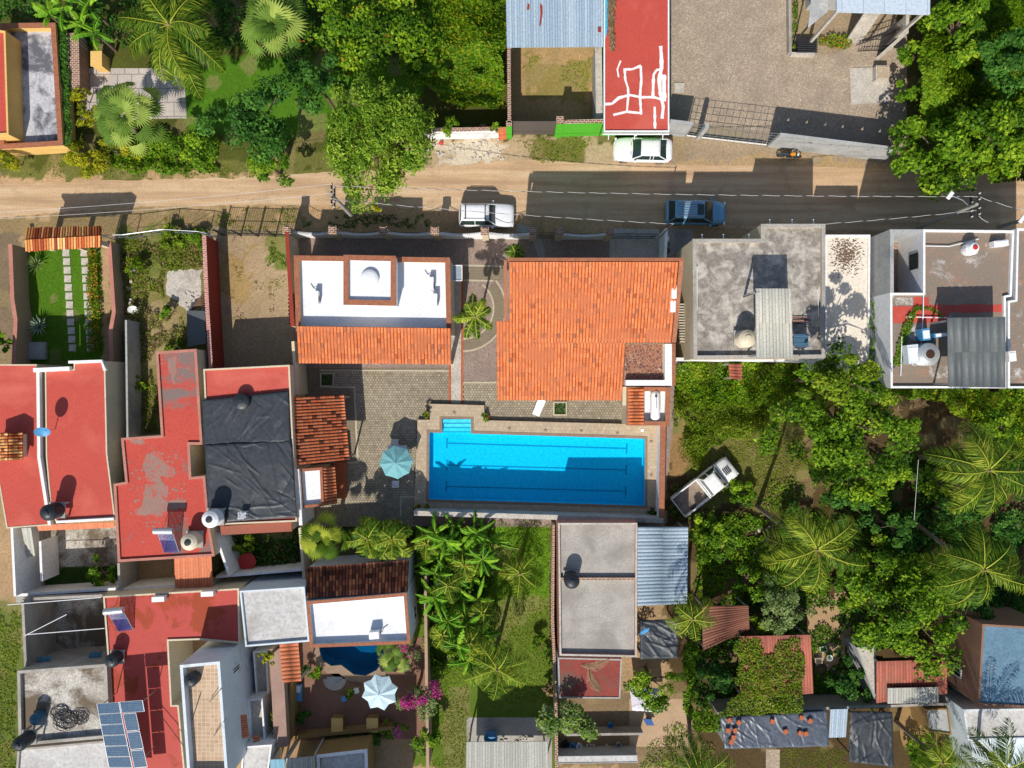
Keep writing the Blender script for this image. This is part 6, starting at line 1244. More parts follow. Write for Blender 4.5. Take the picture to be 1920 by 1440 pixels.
# gravel lot street wall with triangular openings, and its lattice gates
FA, FB = W(1463, 251, 3.0).xy, W(1690, 279, 3.0).xy
sw = thing('street_wall', 'sloping grey street wall of the gravel lot pierced by small triangles', 'wall', (FA.x, FA.y, 0)); d = (FB-FA); L = d.length; d.normalize(); nn = Vector((-d.y, d.x)); tri = []
for px in (1485, 1520, 1555, 1588, 1625, 1658): u = (px-1478)/24.+.75; tri.append([(u-.15, 2.0), (u+.2, 2.0), (u+.1, 2.42)])
outer = [(0, 0), (L, 0), (L, 3.0), (0, 3.0)]; allp = [Vector((x, y, 0)) for x, y in outer]+[Vector((x, y, 0)) for q in tri for x, y in q]; tr_ = tessellate_polygon([[Vector((x, y, 0)) for x, y in outer]]+[[Vector((x, y, 0)) for x, y in q] for q in tri])
m = MB()
for off in (.09, -.09):
    m.add([(FA.x+d.x*p.x+nn.x*off, FA.y+d.y*p.x+nn.y*off, p.y) for p in allp], [list(t_) for t_ in tr_])
for q in [outer]+tri:
    for i in range(len(q)):
        a, b = q[i], q[(i+1) % len(q)]; m.add([(FA.x+d.x*x+nn.x*o_, FA.y+d.y*x+nn.y*o_, z) for (x, z), o_ in ((a, .09), (b, .09), (b, -.09), (a, -.09))], [[0, 1, 2, 3]])
m.build('masonry', m_grey, sw)
wall_strip('street_wall', 'short grey wall between the red street roof and the lattice gate', [(1257, 226), (1300, 231)], 3.0, .2, m_grey)
def lattice(label, a, b, h, bay):
    t = thing('lattice_gate', label, 'gate', ((a.x+b.x)/2, (a.y+b.y)/2, 0), group='white lattice gates'); d = (b-a); L_ = d.length; n_ = max(2, int(round(L_/bay))); m = MB()
    for i in range(n_+1): p = a.lerp(b, i/n_); m.tube((p.x, p.y, .05), (p.x, p.y, h), .04 if i in (0, n_) else .017, n=5)
    for z in (.1, h*.28, h*.46, h*.64, h*.82, h): m.tube((a.x, a.y, z), (b.x, b.y, z), .018, n=5)
    m.build('lattice', m_steel, t); m = MB(); p, q = a.lerp(b, .02), a.lerp(b, .98); m.add([(p.x, p.y, .1), (q.x, q.y, .1), (q.x, q.y, h*.14), (p.x, p.y, h*.14)], [[0, 1, 2, 3]]); m.build('kick_plate', m_wpl, t); return t
lattice('wide white lattice gate of the gravel lot', W(1330, 236, 3.0).xy, W(1462, 251, 3.0).xy, 3.0, .52); lattice('narrow white lattice gate beside the wide one', W(1302, 232, 3.0).xy, W(1322, 235, 3.0).xy, 3.0, .42)
m = MB(); q = W(1326, 235, 3.0); m.box(q.x-.16, q.y-.16, 0, q.x+.16, q.y+.16, 3.0); tag(m.build('gate_pier', m_grey, None, loc=(q.x, q.y, 0)), 'slim grey pier between the two lattice gates', 'pier')
# ---- garden lot and weedy lot walls on the left of the street
wall_strip('garden_wall', 'tan garden wall with pink coping left of the stepping stones', [(20, 458), (24, 560), (30, 600), (26, 690)], 1.9, .22, m_tan, m_pink)
wall_strip('garden_wall', 'garden wall with pink coping right of the flower hedge', [(205, 452), (214, 585), (208, 620), (210, 690)], 1.6, .22, m_tan, m_pink)
gt = thing('tiled_gateway', 'striped burnt-orange tiled gateway roof over the garden entrance', 'gateway', W(120, 450, 0))
tileroof('roof', [(W(46, 449, 3.7), W(189, 441, 3.7), W(189, 425, 3.2), W(50, 428, 3.2)), (W(46, 449, 3.7), W(189, 441, 3.7), W(189, 463, 3.2), W(48, 471, 3.2))], .2, .8, .07, m_orange4, gt, .1, prof='barrel', seed=6, rag=.06)
for x0, x1 in ((52, 62), (116, 124), (176, 187)): a, b = W(x0, 458, 3.0), W(x1, 440, 3.0); m = MB(); m.box(a.x, a.y, 0, b.x, a.y+.35, 3.1); m.build('pillar', m_cream, gt)
gate_bars(gt, (W(62, 450, 3).x, W(0, 450, 3).y), (W(116, 450, 3).x, W(0, 447, 3).y), .1, 2.3, .13, .014, name='gate_leaf'); gate_bars(gt, (W(124, 450, 3).x, W(0, 447, 3).y), (W(176, 450, 3).x, W(0, 446, 3).y), .1, 2.3, .13, .014, name='gate_leaf')
for i in range(12):
    for j, x0 in enumerate((123.5, 157.5)):
        q = W(x0+i*1.1, 474+i*16.2, .05); m = MB(); s_ = .27; m.obox(q.x, q.y, .0, s_*2, s_*2, .05, random.uniform(-.05, .05)); tag(m.build('stepping_stone', m_stone, None, loc=(q.x, q.y, 0)), (ORD[i]+' stepping stone from the tiled gateway in the '+('left row of the garden lawn' if j == 0 else 'right row beside the flower hedge')), 'stepping stone', 'left row of stepping stones' if j == 0 else 'right row of stepping stones')
t = thing('stone_bench', 'square concrete garden platform at the foot of the lawn', 'platform', W(68, 658, 0)); a = W(53, 641, .35); b = W(84, 674, .35); m = MB(); m.box(a.x, b.y, 0, b.x, a.y, .33); m.build('base', m_conc, t); m = MB(); m.box(a.x+.1, b.y+.1, .333, b.x-.1, a.y-.1, .36); m.build('top', m_grey, t)
wall_strip('boundary_wall', 'brick-red rendered wall with tiled coping beside the weedy lot', [(383, 442), (388, 560), (396, 692)], 2.5, .22, m_redwall, bricks('pale_red_coping', c(190, 120, 104), c(160, 90, 76), c(210, 190, 180), .3, .14, .02))
fn = thing('wire_fence', 'sagging pipe and wire fence at the street side of the weedy lot', 'fence', W(300, 432, 0)); P = [W(190, 441, 2.), W(230, 440, 2.), W(305, 430, 2.), W(372, 434, 2.), W(398, 440, 2.)]; m = MB()
for i in range(4):
    m.tube(P[i], P[i+1], .03); m.tube((P[i].x, P[i].y, .9), (P[i+1].x, P[i+1].y, .9), .012, n=4); m.tube((P[i].x, P[i].y, .1), P[i+1], .015, n=4)
    for k in range(14): q = P[i].lerp(P[i+1], k/14); m.tube((q.x, q.y, 0), q, .006, n=3)
m.build('mesh', m_steel, fn)
for p in P: m = MB(); m.tube((p.x, p.y, 0), p, .04); m.build('post', m_steel, fn)
t = thing('iron_gate', 'long iron bar fence in front of the bare dirt lot', 'gate', W(470, 436, 0)); a, b = W(400, 431, 2.2), W(534, 434, 2.2); gate_bars(t, a.xy, b.xy, .1, 2.2, .17, .016, (.03, .5, .98)); 
for u in (0, .25, .5, .75, 1): p = a.lerp(b, u); m = MB(); m.box(p.x-.05, p.y-.05, 0, p.x+.05, p.y+.05, 2.3); m.build('post', m_iron, t)
m = MB(); P_ = [W(351, 577, .9), W(385, 560, 1.6), W(388, 590, 1.6), W(352, 590, .9)]; m.slab([W(350, 582, 1.0), W(384, 583, 1.7), W(386, 644, 1.9), W(352, 650, 1.2)], .03); tag(m.build('metal_sheet', m_smoke, None, loc=W(368, 610, 0)), 'dark sheet leaning on the red wall in the weedy lot', 'metal sheet')

# worn paint patches on the big stepped red roof, stains on the bleached roof
m_worn = M('bare_screed_patch', c(152, 120, 108), c(134, 106, 96), c(180, 84, 72), sc=.9, fine=7, amt=.5, cut=(.5, .6))
for pts in ([(277, 850), (300, 845), (312, 868), (330, 880), (325, 898), (300, 892), (305, 905), (276, 902), (268, 870)], [(272, 908), (305, 905), (318, 915), (312, 940), (345, 935), (350, 950), (318, 958), (300, 968), (255, 965), (250, 955), (268, 948)], [(242, 825), (270, 824), (270, 833), (243, 833)], [(314, 670), (330, 668), (332, 690), (326, 720), (318, 700)]):
    o = sheet('worn_patch', wobble(pts, 2.2, 4, len(pts)), m_worn, 3.886, None, h=3.88); o.parent = bigred; o.location = -bigred.location
rg = random.Random(3); m_st = M('brown_mould_stain', c(120, 96, 72), c(92, 74, 56), None, sc=3); m = MB()
for k in range(800):
    x, y = rg.gauss(1586, 14), rg.gauss(476, 17)
    if 1556 < x < 1620 and 446 < y < 530: q = W(x, y, 4.56); s_ = rg.uniform(.02, .09); a0 = rg.random(); m.add([(q.x+s_*math.cos(a0+i*1.05)*rg.uniform(.6, 1.3), q.y+s_*.5*math.sin(a0+i*1.05), 4.5635+k*.00001) for i in range(6)], [[0, 1, 2, 3, 4, 5]])
tag(m.build('mould_stain', m_st, None, loc=W(1586, 478, 4.56)), 'brown mould stain on the bleached white roof', 'stain', None, 'stuff')
# tall unseen house added beyond the lower edge to shade the villa yard
building('added_shade_house', 'tall plain unseen house added to shade the villa yard, beyond the lower edge', 'house', [(470, 1610), (690, 1610), (690, 1780), (470, 1780)], 9.0, m_cream, m_conc, .3, .2, None)

roofsheet('small orange tile awning on the side of the tall pale blue house', [(441, 1342), (462, 1340), (467, 1382), (444, 1386)], (4.2, 3.9, 3.9, 4.2), m_osheet, .2, .05, .6, 'awning', 'awning', True, False, 'barrel')
roofsheet('second small orange awning lower on the pale blue house', [(474, 1380), (486, 1379), (488, 1404), (476, 1406)], (3.0, 2.8, 2.8, 3.0), m_osheet, .2, .05, .6, 'awning', 'awning', True, False, 'barrel')
wall_strip('yard_wall', 'wide brownish wall top between the pale blue house and the villa yard', [(516, 1216), (522, 1300), (527, 1400)], 2.6, .9, m_tan, M('pinkish_wall_top', c(168, 138, 124), c(128, 104, 94), None, sc=1))
building('stepped_terrace', 'small stepped white terrace east of the pale blue house', 'terrace', [(462, 1312), (492, 1309), (498, 1395), (468, 1398)], 2.6, m_whitew, m_concl, .5, .12, None)
building('side_porch', 'low white porch block at the foot of the pale blue house', 'porch', [(474, 1222), (500, 1220), (504, 1300), (480, 1303)], 1.6, m_whitew, m_conc, .3, .12, None)
for lab, a_, b_ in (('dark bar lying slantwise on the tan terrace', (376, 1300, 6.6), (360, 1350, 6.6)), ('dark bar across the south part of the stained red roof', (290, 1325, 4.4), (345, 1400, 4.6)), ('dark bar leaning over the tan terrace wall', (393, 1316, 6.7), (416, 1290, 7.3)), ('dark bar crossing the terrace parapet lower down', (401, 1380, 6.7), (423, 1348, 7.3))):
    m = MB(); a, b = W(*a_), W(*b_); m.tube(a, b, .025); tag(m.build('iron_bar', m_iron, None, loc=a), lab, 'iron bar')
for lab, pts in (('white pipe over the mossy roofless yard', [(14, 1134, 3.9), (190, 1120, 3.6)]), ('slanting pale pipe over the mossy roofless yard', [(46, 1192, 3.9), (125, 1152, 3.4)]), ('pale pipe across the middle of the mossy yard', [(47, 1190, 3.8), (196, 1178, 3.6)])):
    m = MB(); a, b = (W(*p) for p in pts); m.tube(a, b, .03); tag(m.build('white_pipe', m_wpl, None, loc=a), lab, 'pipe')
rg = random.Random(12)
cols_ = [m_blue, m_wpl, m_tiledred, m_wood, m_black, m_beige, m_steel]
m_by = {}
for k, (x, y, z_, nm, lab) in enumerate(((1060, 1398, 0, 'crate', 'dark crate at the west end of the washing ledge'), (1072, 1402, 0, 'crate', 'blue crate on the washing ledge'), (1086, 1400, 0, 'bucket', 'white bucket on the washing ledge'), (1160, 1398, 0, 'bucket', 'bucket of cloth at the east end of the washing ledge'), (1112, 1412, 0, 'crate', 'pale crate in the middle of the washing ledge'),
     (1545, 1218, 0, 'crate', 'white crate in the dark yard right of the orange sheet roof'), (1556, 1234, 0, 'bucket', 'white bucket in the dark yard right of the orange sheet roof'), (1536, 1240, 0, 'crate', 'long pale crate in the same dark yard'), (1648, 1135, 0, 'crate', 'grey crate under the huge leafy tree'), (645, 1310, 0, 'stool', 'blue stool beside the parasol in the villa yard'), (668, 1295, 0, 'stool', 'white stool near the small villa pool'), (1292, 515, 0, 'crate', 'red crate in the slot beside the tall grey house'), (1292, 532, 0, 'crate', 'blue crate in the slot beside the tall grey house'))):
    q = W(x, y, .4); mt = cols_[(k*3+1) % 7]; m = MB()
    if nm == 'bucket': m.lathe(q.x, q.y, [(.16, z_), (.24, z_+.4), (.21, z_+.4), (.15, z_+.06)], 14)
    elif nm == 'stool': m.obox(q.x, q.y, .4, .4, .4, .05, .3); [m.tube((q.x+a*.15, q.y+b*.15, 0), (q.x+a*.15, q.y+b*.15, .4), .02, n=5) for a in (-1, 1) for b in (-1, 1)]
    else:
        r_ = rg.uniform(0, 1.5); m.obox(q.x, q.y, z_, .55, .4, .04, r_)
        ca, sa = math.cos(r_), math.sin(r_)
        for dx, dy, lx, ly in ((0, .19, .55, .03), (0, -.19, .55, .03), (.26, 0, .03, .35), (-.26, 0, .03, .35)): m.obox(q.x+ca*dx-sa*dy, q.y+sa*dx+ca*dy, z_+.04, lx, ly, .3, r_)
    mt = m_tiledred if 'red crate' in lab else m_blue if 'blue' in lab else m_wpl if 'white' in lab else m_black if 'dark crate' in lab else m_beige if 'pale' in lab else m_grey; mb_ = 0; tag(m.build(nm, mt, None, loc=(q.x, q.y, 0)), lab, nm)

rg = random.Random(8); m = MB()
for k in range(420):
    bx_, by_ = rg.choice(((298, 875), (285, 935), (320, 945), (322, 690), (340, 1000)))
    x, y = rg.gauss(bx_, 24), rg.gauss(by_, 26)
    if 240 < x < 350 and 826 < y < 1035 or 300 < x < 362 and 665 < y < 826: q = W(x, y, 3.88); s_ = rg.uniform(.02, .12); m.add([(q.x+s_*math.cos(i*1.05)*rg.uniform(.5, 1.5), q.y+s_*math.sin(i*1.05)*rg.uniform(.4, 1.2), 3.887+k*1e-5) for i in range(6)], [[0, 1, 2, 3, 4, 5]])
o = m.build('flaked_paint', m_worn, bigred); o['kind'] = 'stuff'
# ================================================================= VEHICLES
SED = [(-.5, .55, .72), (-.485, .82, .88), (-.44, .94, .98), (-.35, .99, 1.0), (-.1, 1, 1.0), (.15, 1, .98), (.3, .99, .93), (.4, .95, .86), (.46, .85, .76), (.49, .62, .62), (.5, .5, .55)]
SUVP = [(-.5, .85, .9), (-.49, .93, 1.0), (-.44, .98, 1.05), (-.3, 1, 1.06), (0, 1, 1.06), (.15, 1, 1.05), (.3, .99, 1.02), (.42, .96, .97), (.48, .88, .85), (.5, .74, .7)]
VAN = [(-.5, .8, .9), (-.485, .92, 1.0), (-.42, .98, 1.04), (-.2, 1, 1.06), (.1, 1, 1.05), (.28, .98, 1.0), (.38, .94, .9), (.45, .84, .76), (.49, .66, .62), (.5, .5, .52)]
car('parked_car', 'white sedan parked nose left under the red street roof', 'car', 1206, 280, math.pi-.03, 4.55, 1.85, SED, (-.40, -.26, .04, .19), m_wpaint, 1.42)
car('parked_car', 'white SUV with black roof rails parked on the dirt road', 'car', 912, 402, -.01, 4.25, 1.80, SUVP, (-.49, -.44, .04, .17), m_wpaint, 1.78, rails=1)
car('parked_car', 'blue minivan with a roof rack in the shadow of the grey house', 'car', 1307, 397, -.02, 4.7, 1.9, VAN, (-.47, -.38, .08, .27), m_bpaint, 1.75, rails=2)
# pickup truck
def pickup():
    px, py = 1323, 912; p = W(px, py, .9); L = 5.3; hw = .93; t = thing('pickup_truck', 'old white pickup truck parked askew on the weedy dirt beside the pool wall', 'pickup truck', (p.x, p.y, 0), R(38))
    secs = []
    for (fx, fw, zt) in [(-.03, .99, 1.05), (.1, 1, 1.07), (.2, 1, 1.08), (.32, .99, 1.06), (.42, .97, 1.03), (.475, .92, .96), (.5, .82, .84)]:
        x = fx*L; w = fw*hw; secs.append([(x, -w*.92, .35), (x, -w, .6), (x, -w*.98, zt-.1), (x, -w*.88, zt), (x, 0, zt+.04), (x, w*.88, zt), (x, w*.98, zt-.1), (x, w, .6), (x, w*.92, .35)])
    V, F = loft(secs); m = MB(); m.add(V, F); loc_build(m, 'body', m_opaint, t, True)
    m = MB(); x0, x1 = -.5*L, -.04*L
    m.box(x0, -hw+.06, .55, x1, hw-.06, .62); loc_build(m, 'bed_floor', M('rusty_bed', c(150, 134, 118), c(110, 92, 78), c(90, 84, 80), sc=1.5), t)
    m = MB(); m.box(x0, hw-.1, .4, x1, hw, 1.05); m.box(x0, -hw, .4, x1, -hw+.1, 1.05); m.box(x1-.1, -hw+.102, .62, x1, hw-.102, 1.05); loc_build(m, 'bed_side', m_opaint, t)
    m = MB(); m.box(x0-.06, -hw+.05, .45, x0, hw-.05, 1.0); loc_build(m, 'tailgate', m_opaint, t)
    zb, zt = 1.06, 1.78; a0, a1, a2, a3 = -.1, .08, 1.02, 1.5; wt = .70; wb = .86; rings = []
    for i in range(6): u = i/5; x = a1-.05+(a2-a1+.1)*u; bb = .03*math.sin(math.pi*u); rings.append([(x, -wt-.03, zt-.07), (x, -wt*.95, zt-.01), (x, -wt*.5, zt+.02+bb), (x, 0, zt+.025+bb), (x, wt*.5, zt+.02+bb), (x, wt*.95, zt-.01), (x, wt+.03, zt-.07), (x, 0, zt-.1)])
    V, F = loft(rings); m = MB(); m.add(V, F); loc_build(m, 'roof', m_opaint, t, True)
    m = MB(); m.slab([(a3, -wb*.95, zb), (a3, wb*.95, zb), (a2+.05, wt*.95, zt-.03), (a2+.05, -wt*.95, zt-.03)], .02); loc_build(m, 'windshield', m_glass, t)
    m = MB(); m.slab([(a0, wb*.95, zb), (a0, -wb*.95, zb), (a1-.05, -wt*.95, zt-.03), (a1-.05, wt*.95, zt-.03)], .02); loc_build(m, 'rear_window', m_glass, t)
    for s in (-1, 1):
        m = MB(); m.slab([(a0, s*wb, zb), (a3, s*wb, zb), (a2, s*wt, zt-.06), (a1, s*wt, zt-.06)][::s], .02); loc_build(m, 'side_window', m_glass, t)
        m = MB(); [m.tube(p_, q_, .05, n=6) for p_, q_ in (((a0, s*wb*.98, zb), (a1-.03, s*wt, zt-.05)), ((a3, s*wb*.97, zb), (a2+.04, s*wt, zt-.05)), (((a1+a2)/2, s*wb, zb), ((a1+a2)/2, s*wt, zt-.05)))]; loc_build(m, 'pillars', m_opaint, t)
        m = MB(); m.box(1.3, s*.98 if s > 0 else -1.13, 1.1, 1.42, 1.13 if s > 0 else s*.98, 1.3); loc_build(m, 'mirror', m_black, t)
        m = MB(); m.obox(L*.485, s*.66, .65, .12, .3, .2); loc_build(m, 'headlight', m_lampw, t)
        for fx in (-.32, .31): wheel(t, fx*L, s*(hw-.1), .37, .24)
    m = MB(); m.box(L*.49, -hw*.9, .4, L*.52, hw*.9, .56); loc_build(m, 'bumper', m_iron, t)
    m = MB(); [m.box(1.75+k*.14, -.3, 1.125, 1.83+k*.14, .3, 1.135) for k in range(4)]; loc_build(m, 'hood_vent', m_iron, t)
pickup()
def motorcycle():
    p = W(1481, 291, .5); t = thing('motorcycle', 'dark motorcycle parked against the grey street wall', 'motorcycle', (p.x, p.y, 0), R(-4))
    for x in (-.62, .62):
        m = MB(); n = 18; m.path([(x+.3*math.cos(2*math.pi*k/n), 0, .31+.3*math.sin(2*math.pi*k/n)) for k in range(n+1)], .055, 6); w_ = loc_build(m, 'wheel', m_tyre, t)
        m = MB(); [m.tube((x, 0, .31), (x+.27*math.cos(k*.785), 0, .31+.27*math.sin(k*.785)), .012, n=4) for k in range(8)]; loc_build(m, 'rim', m_rim, w_)
    m = MB(); m.path([(-.62, 0, .31), (-.25, 0, .5), (.1, 0, .62), (.4, 0, .85)], .045, 6); m.path([(.62, 0, .31), (.5, 0, .62), (.38, 0, .98)], .035, 6); m.obox(0, 0, .25, .42, .26, .3); loc_build(m, 'frame', m_iron, t)
    m = MB(); m.path([(-.05, 0, .78), (.1, 0, .84), (.32, 0, .84)], [.08, .17, .1], 10); loc_build(m, 'fuel_tank', plain('orange_paint', c(214, 140, 40), .3), t)
    m = MB(); m.path([(-.75, 0, .82), (-.5, 0, .78), (-.2, 0, .76), (-.02, 0, .76)], [.08, .13, .14, .09], 8); loc_build(m, 'saddle', m_black, t)
    m = MB(); m.path([(.2, -.38, .98), (.36, -.15, 1.03), (.38, 0, 1.0), (.36, .15, 1.03), (.2, .38, .98)], .02, 6); loc_build(m, 'handlebar', m_iron, t)
    m = MB(); m.tube((.44, 0, .86), (.56, 0, .84), .1, n=12); loc_build(m, 'headlight', m_lampw, t); m = MB(); m.path([(-.5, .14, .3), (-.9, .16, .36)], .04, 6); loc_build(m, 'exhaust', m_steel, t)
motorcycle()
# ================================================================= POLES AND CABLES
def utility_pole(label, base, top, h, arms=2, lamp=None):
    b, tp = W(*base), W(*top, h); t = thing('utility_pole', label, 'utility pole', (b.x, b.y, 0), 0, 'street utility poles'); tp = Vector((b.x*.85+tp.x*.15, b.y*.85+tp.y*.15, h))
    m = MB(); m.path([b, tp], [.17, .11], 10); m.build('pole', m_pole, t)
    for k in range(arms):
        z = h-.25-k*.9; m = MB(); m.box(b.x-.06-(.0), b.y-.8, z, b.x+.06, b.y+.8, z+.1); a_ = m.build('crossarm', m_iron, t); 
        m = MB(); [m.lathe(b.x, b.y+y, [(.05, z+.1), (.06, z+.16), (.03, z+.2), (.05, z+.26)], 8) for y in (-.7, -.3, .3, .7)]; m.build('insulators', m_stone, a_)
    if lamp:
        l = W(*lamp, h-.2); m = MB(); m.path([(b.x, b.y, h-1.2), (b.x+(l.x-b.x)*.5, b.y+(l.y-b.y)*.5, h-.4), (l.x, l.y, h-.2)], .03, 6); la = m.build('lamp_arm', m_steel, t); m = MB(); m.obox(l.x, l.y, h-.3, .55, .25, .12, .9); m.build('lamp_head', m_wpl, la)
    return Vector((b.x, b.y, h))
p1 = utility_pole('concrete utility pole left of centre by the compound fence', (661, 406), (622, 371), 7.4)
p2 = utility_pole('concrete utility pole with street lamp above the white courtyard house', (1722, 426), (1797, 394), 8.2, 2, (1782, 366))
p3 = utility_pole('utility pole with a lamp at the right edge of the street', (1873, 427), (1915, 413), 7.0, 0, (1917, 411))
e1 = W(1262, 420, 5.5); cable('long twisted cable running over the blue minivan', p1+Vector((0, .6, -.2)), p2+Vector((0, .5, -.2)), .8)
cable('twisted cable dropping to the compound gate', p1+Vector((0, -.3, -.4)), e1, .6); cable('twisted cable from the lamp pole to the tall grey house', p2+Vector((0, -.4, -.4)), W(1545, 420, 6.5), .3)
cable('twisted cable leaving the right edge of the street', p2+Vector((0, .5, -.2)), W(1990, 408, 8), .4); cable('thin cable from the lamp pole to the brick-tiled roof', p2+Vector((0, -.6, -.3)), W(1853, 417, 7.2), .2, twist=False)
cable('upper thin cable over the left part of the road', p1+Vector((0, .7, -.1)), W(-40, 400, 7.0), .7, .012, False); cable('lower thin cable over the left part of the road', p1+Vector((0, .3, -1.)), W(-40, 412, 6.4), .7, .012, False)
m = MB(); q = W(1262, 420, 5.5); m.tube((q.x, q.y, 0), (q.x, q.y, 5.6), .05); tag(m.build('service_mast', m_steel, None, loc=(q.x, q.y, 0)), 'slim steel service mast at the driveway gate end of the cables', 'mast')
# ================================================================= GARDEN FURNITURE
parasol('teal parasol shading the table on the paved patio', 741, 868, 2.6, 1.28, m_teal, rot=.1, scallop=.05)
t = thing('patio_table', 'white patio table half hidden under the teal parasol', 'table', W(742, 853, 0)); q = W(745, 846, .74); m = MB(); m.obox(q.x, q.y, .7, 1.5, .9, .04); m.build('tabletop', m_wpl, t); [(lambda mm: (mm.tube((q.x+sx*.65, q.y+sy*.35, 0), (q.x+sx*.65, q.y+sy*.35, .7), .025), mm.build('leg', m_wpl, t)))(MB()) for sx in (-1, 1) for sy in (-1, 1)]
chair('white chair on the north side of the teal parasol', 741, 829, 0, 0, group=None); chair('white chair on the south side of the teal parasol', 742, 907, 0, R(180)); chair('white chair at the east side of the teal parasol', 762, 846, 0, R(-80))
q = W(1010, 765, .4); t = thing('sun_lounger', 'white sun lounger lying slantwise on the patio below the orange roof', 'sun lounger', (q.x, q.y, 0), R(-22)); m = MB(); m.slab([(-.3, .2, .36), (-.3, -.62, .34), (.3, -.62, .34), (.3, .2, .36)], .05); loc_build(m, 'seat', m_wpl, t); m = MB(); m.slab([(-.3, .95-.25, .62), (-.3, .2, .37), (.3, .2, .37), (.3, .7, .62)], .05); loc_build(m, 'backrest', m_wpl, t); [(lambda mm: (mm.tube((x, y, 0), (x, y, .32), .025), loc_build(mm, 'leg', m_wpl, t)))(MB()) for x in (-.26, .26) for y in (-.55, .15)]
for lab, x, y, s in (('grass-filled square planter by the corner of the white house porch', 614, 712, 13), ('square planter bed on the patio below the orange roof', 1050, 766, 13)):
    t = thing('planter_bed', lab, 'planter', W(x, y, 0)); a, b = W(x-s, y-s, 0), W(x+s, y+s, 0); m = MB(); w_ = .1
    m.box(a.x, a.y-w_, 0, b.x, a.y, .18); m.box(a.x, b.y, 0, b.x, b.y+w_, .18); m.box(a.x, b.y+w_, 0, a.x+w_, a.y-w_, .18); m.box(b.x-w_, b.y+w_, 0, b.x, a.y-w_, .18); m.build('kerb', m_border, t)
    carpet('foliage', None, [(x-s+2, y-s+2), (x+s-2, y-s+2), (x+s-2, y+s-2), (x-s+2, y+s-2)], 'deep', 500, .06, .2, .05, .03, parent=t, warp=0)
pot_plant('spiky potted plant at the north-west corner of the pool deck', 799, 776, ZP*.5, .2, 'olive', 1.0); pot_plant('potted plant at the step east of the pool alcove', 913, 783, 0, .22, 'bright', .7)
for i, (x, y) in enumerate(((781, 951), (801, 950))): pot_plant(['left', 'right'][i]+' small green plant on the south-west pool deck', x, y, ZP, .16, 'yellow', .6)
pot_plant('bushy plant in the south-east corner of the pool deck', 1222, 961, ZP, .24, 'deep', .7)
for lab, x, y, r_ in (('red ball lying on the rubble by the crumbling wall', 827, 268, .17),): q = W(x, y, r_); m = MB(); m.lathe(q.x, q.y, [(r_*math.sin(a), r_-r_*math.cos(a)) for a in np.linspace(.1, 3.1, 9)], 14); tag(m.build('ball', m_tiledred, None, True, loc=(q.x, q.y, 0)), lab, 'ball')
rg = random.Random(5); V_ = []; m = MB()      # rubble and litter heaps: countless
for (x0, y0, x1, y1, n_) in ((800, 262, 945, 300, 70), (1330, 560, 1390, 640, 8), (1410, 985, 1450, 1080, 50), (345, 545, 388, 600, 40), (232, 470, 260, 620, 30), (1530, 1200, 1580, 1260, 30), (50, 150, 70, 160, 3), (940, 1380, 1000, 1392, 20), (1050, 1395, 1190, 1412, 40)):
    for _ in range(n_):
        x, y = rg.uniform(x0, x1), rg.uniform(y0, y1); q = W(x, y); s = rg.uniform(.06, .22); m.obox(q.x, q.y, .0, s*rg.uniform(.6, 1.6), s, s*.6, rg.uniform(0, 3), )
o = m.build('rubble', m_stone, None); tag(o, 'scattered rubble, stones and litter on open ground', 'rubble', None, 'stuff')
t = thing('leaning_board', 'small blue board on the ground of the washing yard', 'panel', W(1217, 1354, 0)); m = MB(); m.slab([W(1206, 1348, .5), W(1222, 1349, .5), W(1227, 1361, .5), W(1211, 1358, .5)], .05); m.build('sheet', plain('deep_blue_sheet', c(24, 84, 150), .5), t); m = MB(); q = W(1216, 1354, .2); m.obox(q.x, q.y, 0, .4, .3, .45); m.build('base', m_wood, t)
for lab, x, y, r_, mt in (('turquoise round basin in the washing yard', 1145, 1362, .2, m_blue), ('turquoise round table top by the metal roof at the bottom', 920, 1385, .55, m_blue)): q = W(x, y, .5); m = MB(); m.lathe(q.x, q.y, [(r_*.8, 0), (r_, .4), (r_*.9, .4), (r_*.7, .1)], 16); tag(m.build('basin', mt, None, loc=(q.x, q.y, 0)), lab, 'basin')
for i, (x, y) in enumerate(((1249, 447), (1250, 458), (1250, 470))): q = W(x, y, .6); m = MB(); m.lathe(q.x, q.y, [(.2, 0), (.26, .5), (.27, .55), (.1, .62)], 12); tag(m.build('rubbish_bin', [m_wpl, plain('green_plastic', c(40, 110, 84), .5), m_black][i], None, loc=(q.x, q.y, 0)), ['white bin by the shaded driveway wall', 'green bin by the shaded driveway wall', 'black bin by the shaded driveway wall'][i], 'bin', None)
t = thing('tyre', 'old tyre in the long grass of the weedy lot', 'tyre', W(237, 476, 0)); q = W(237, 476, .15); m = MB(); m.path([(q.x+.26*math.cos(a*.35), q.y+.26*math.sin(a*.35), .14) for a in range(19)], .1, 8); m.build('tread', m_tyre, t)
dish('white dish lying in the weeds by the passage', 248, 579, 0, .5, .35, None, -1.)
m = MB(); 
for i in range(9):
    a = W(352+i*3.6, 590-i*3.2, .5+i*.05); b = W(384, 545+i*5, 1.3); m.tube(a, b, .035)
tag(m.build('timber_stack', m_wood, None, loc=W(370, 570, 0)), 'leaning heap of old timber against the red wall', 'timber', None)
m = MB()
for i in range(24): y = 1085+i*5.5; q = W(1034, y, .4); m.tube((q.x-.15, q.y, .2+(i % 3)*.13), (q.x+.15, q.y+.02, .2+(i % 3)*.13), .1, n=8)
tag(m.build('firewood', m_wood, None, loc=W(1034, 1150, 0)), 'row of stacked cut logs along the grey flat house', 'firewood')
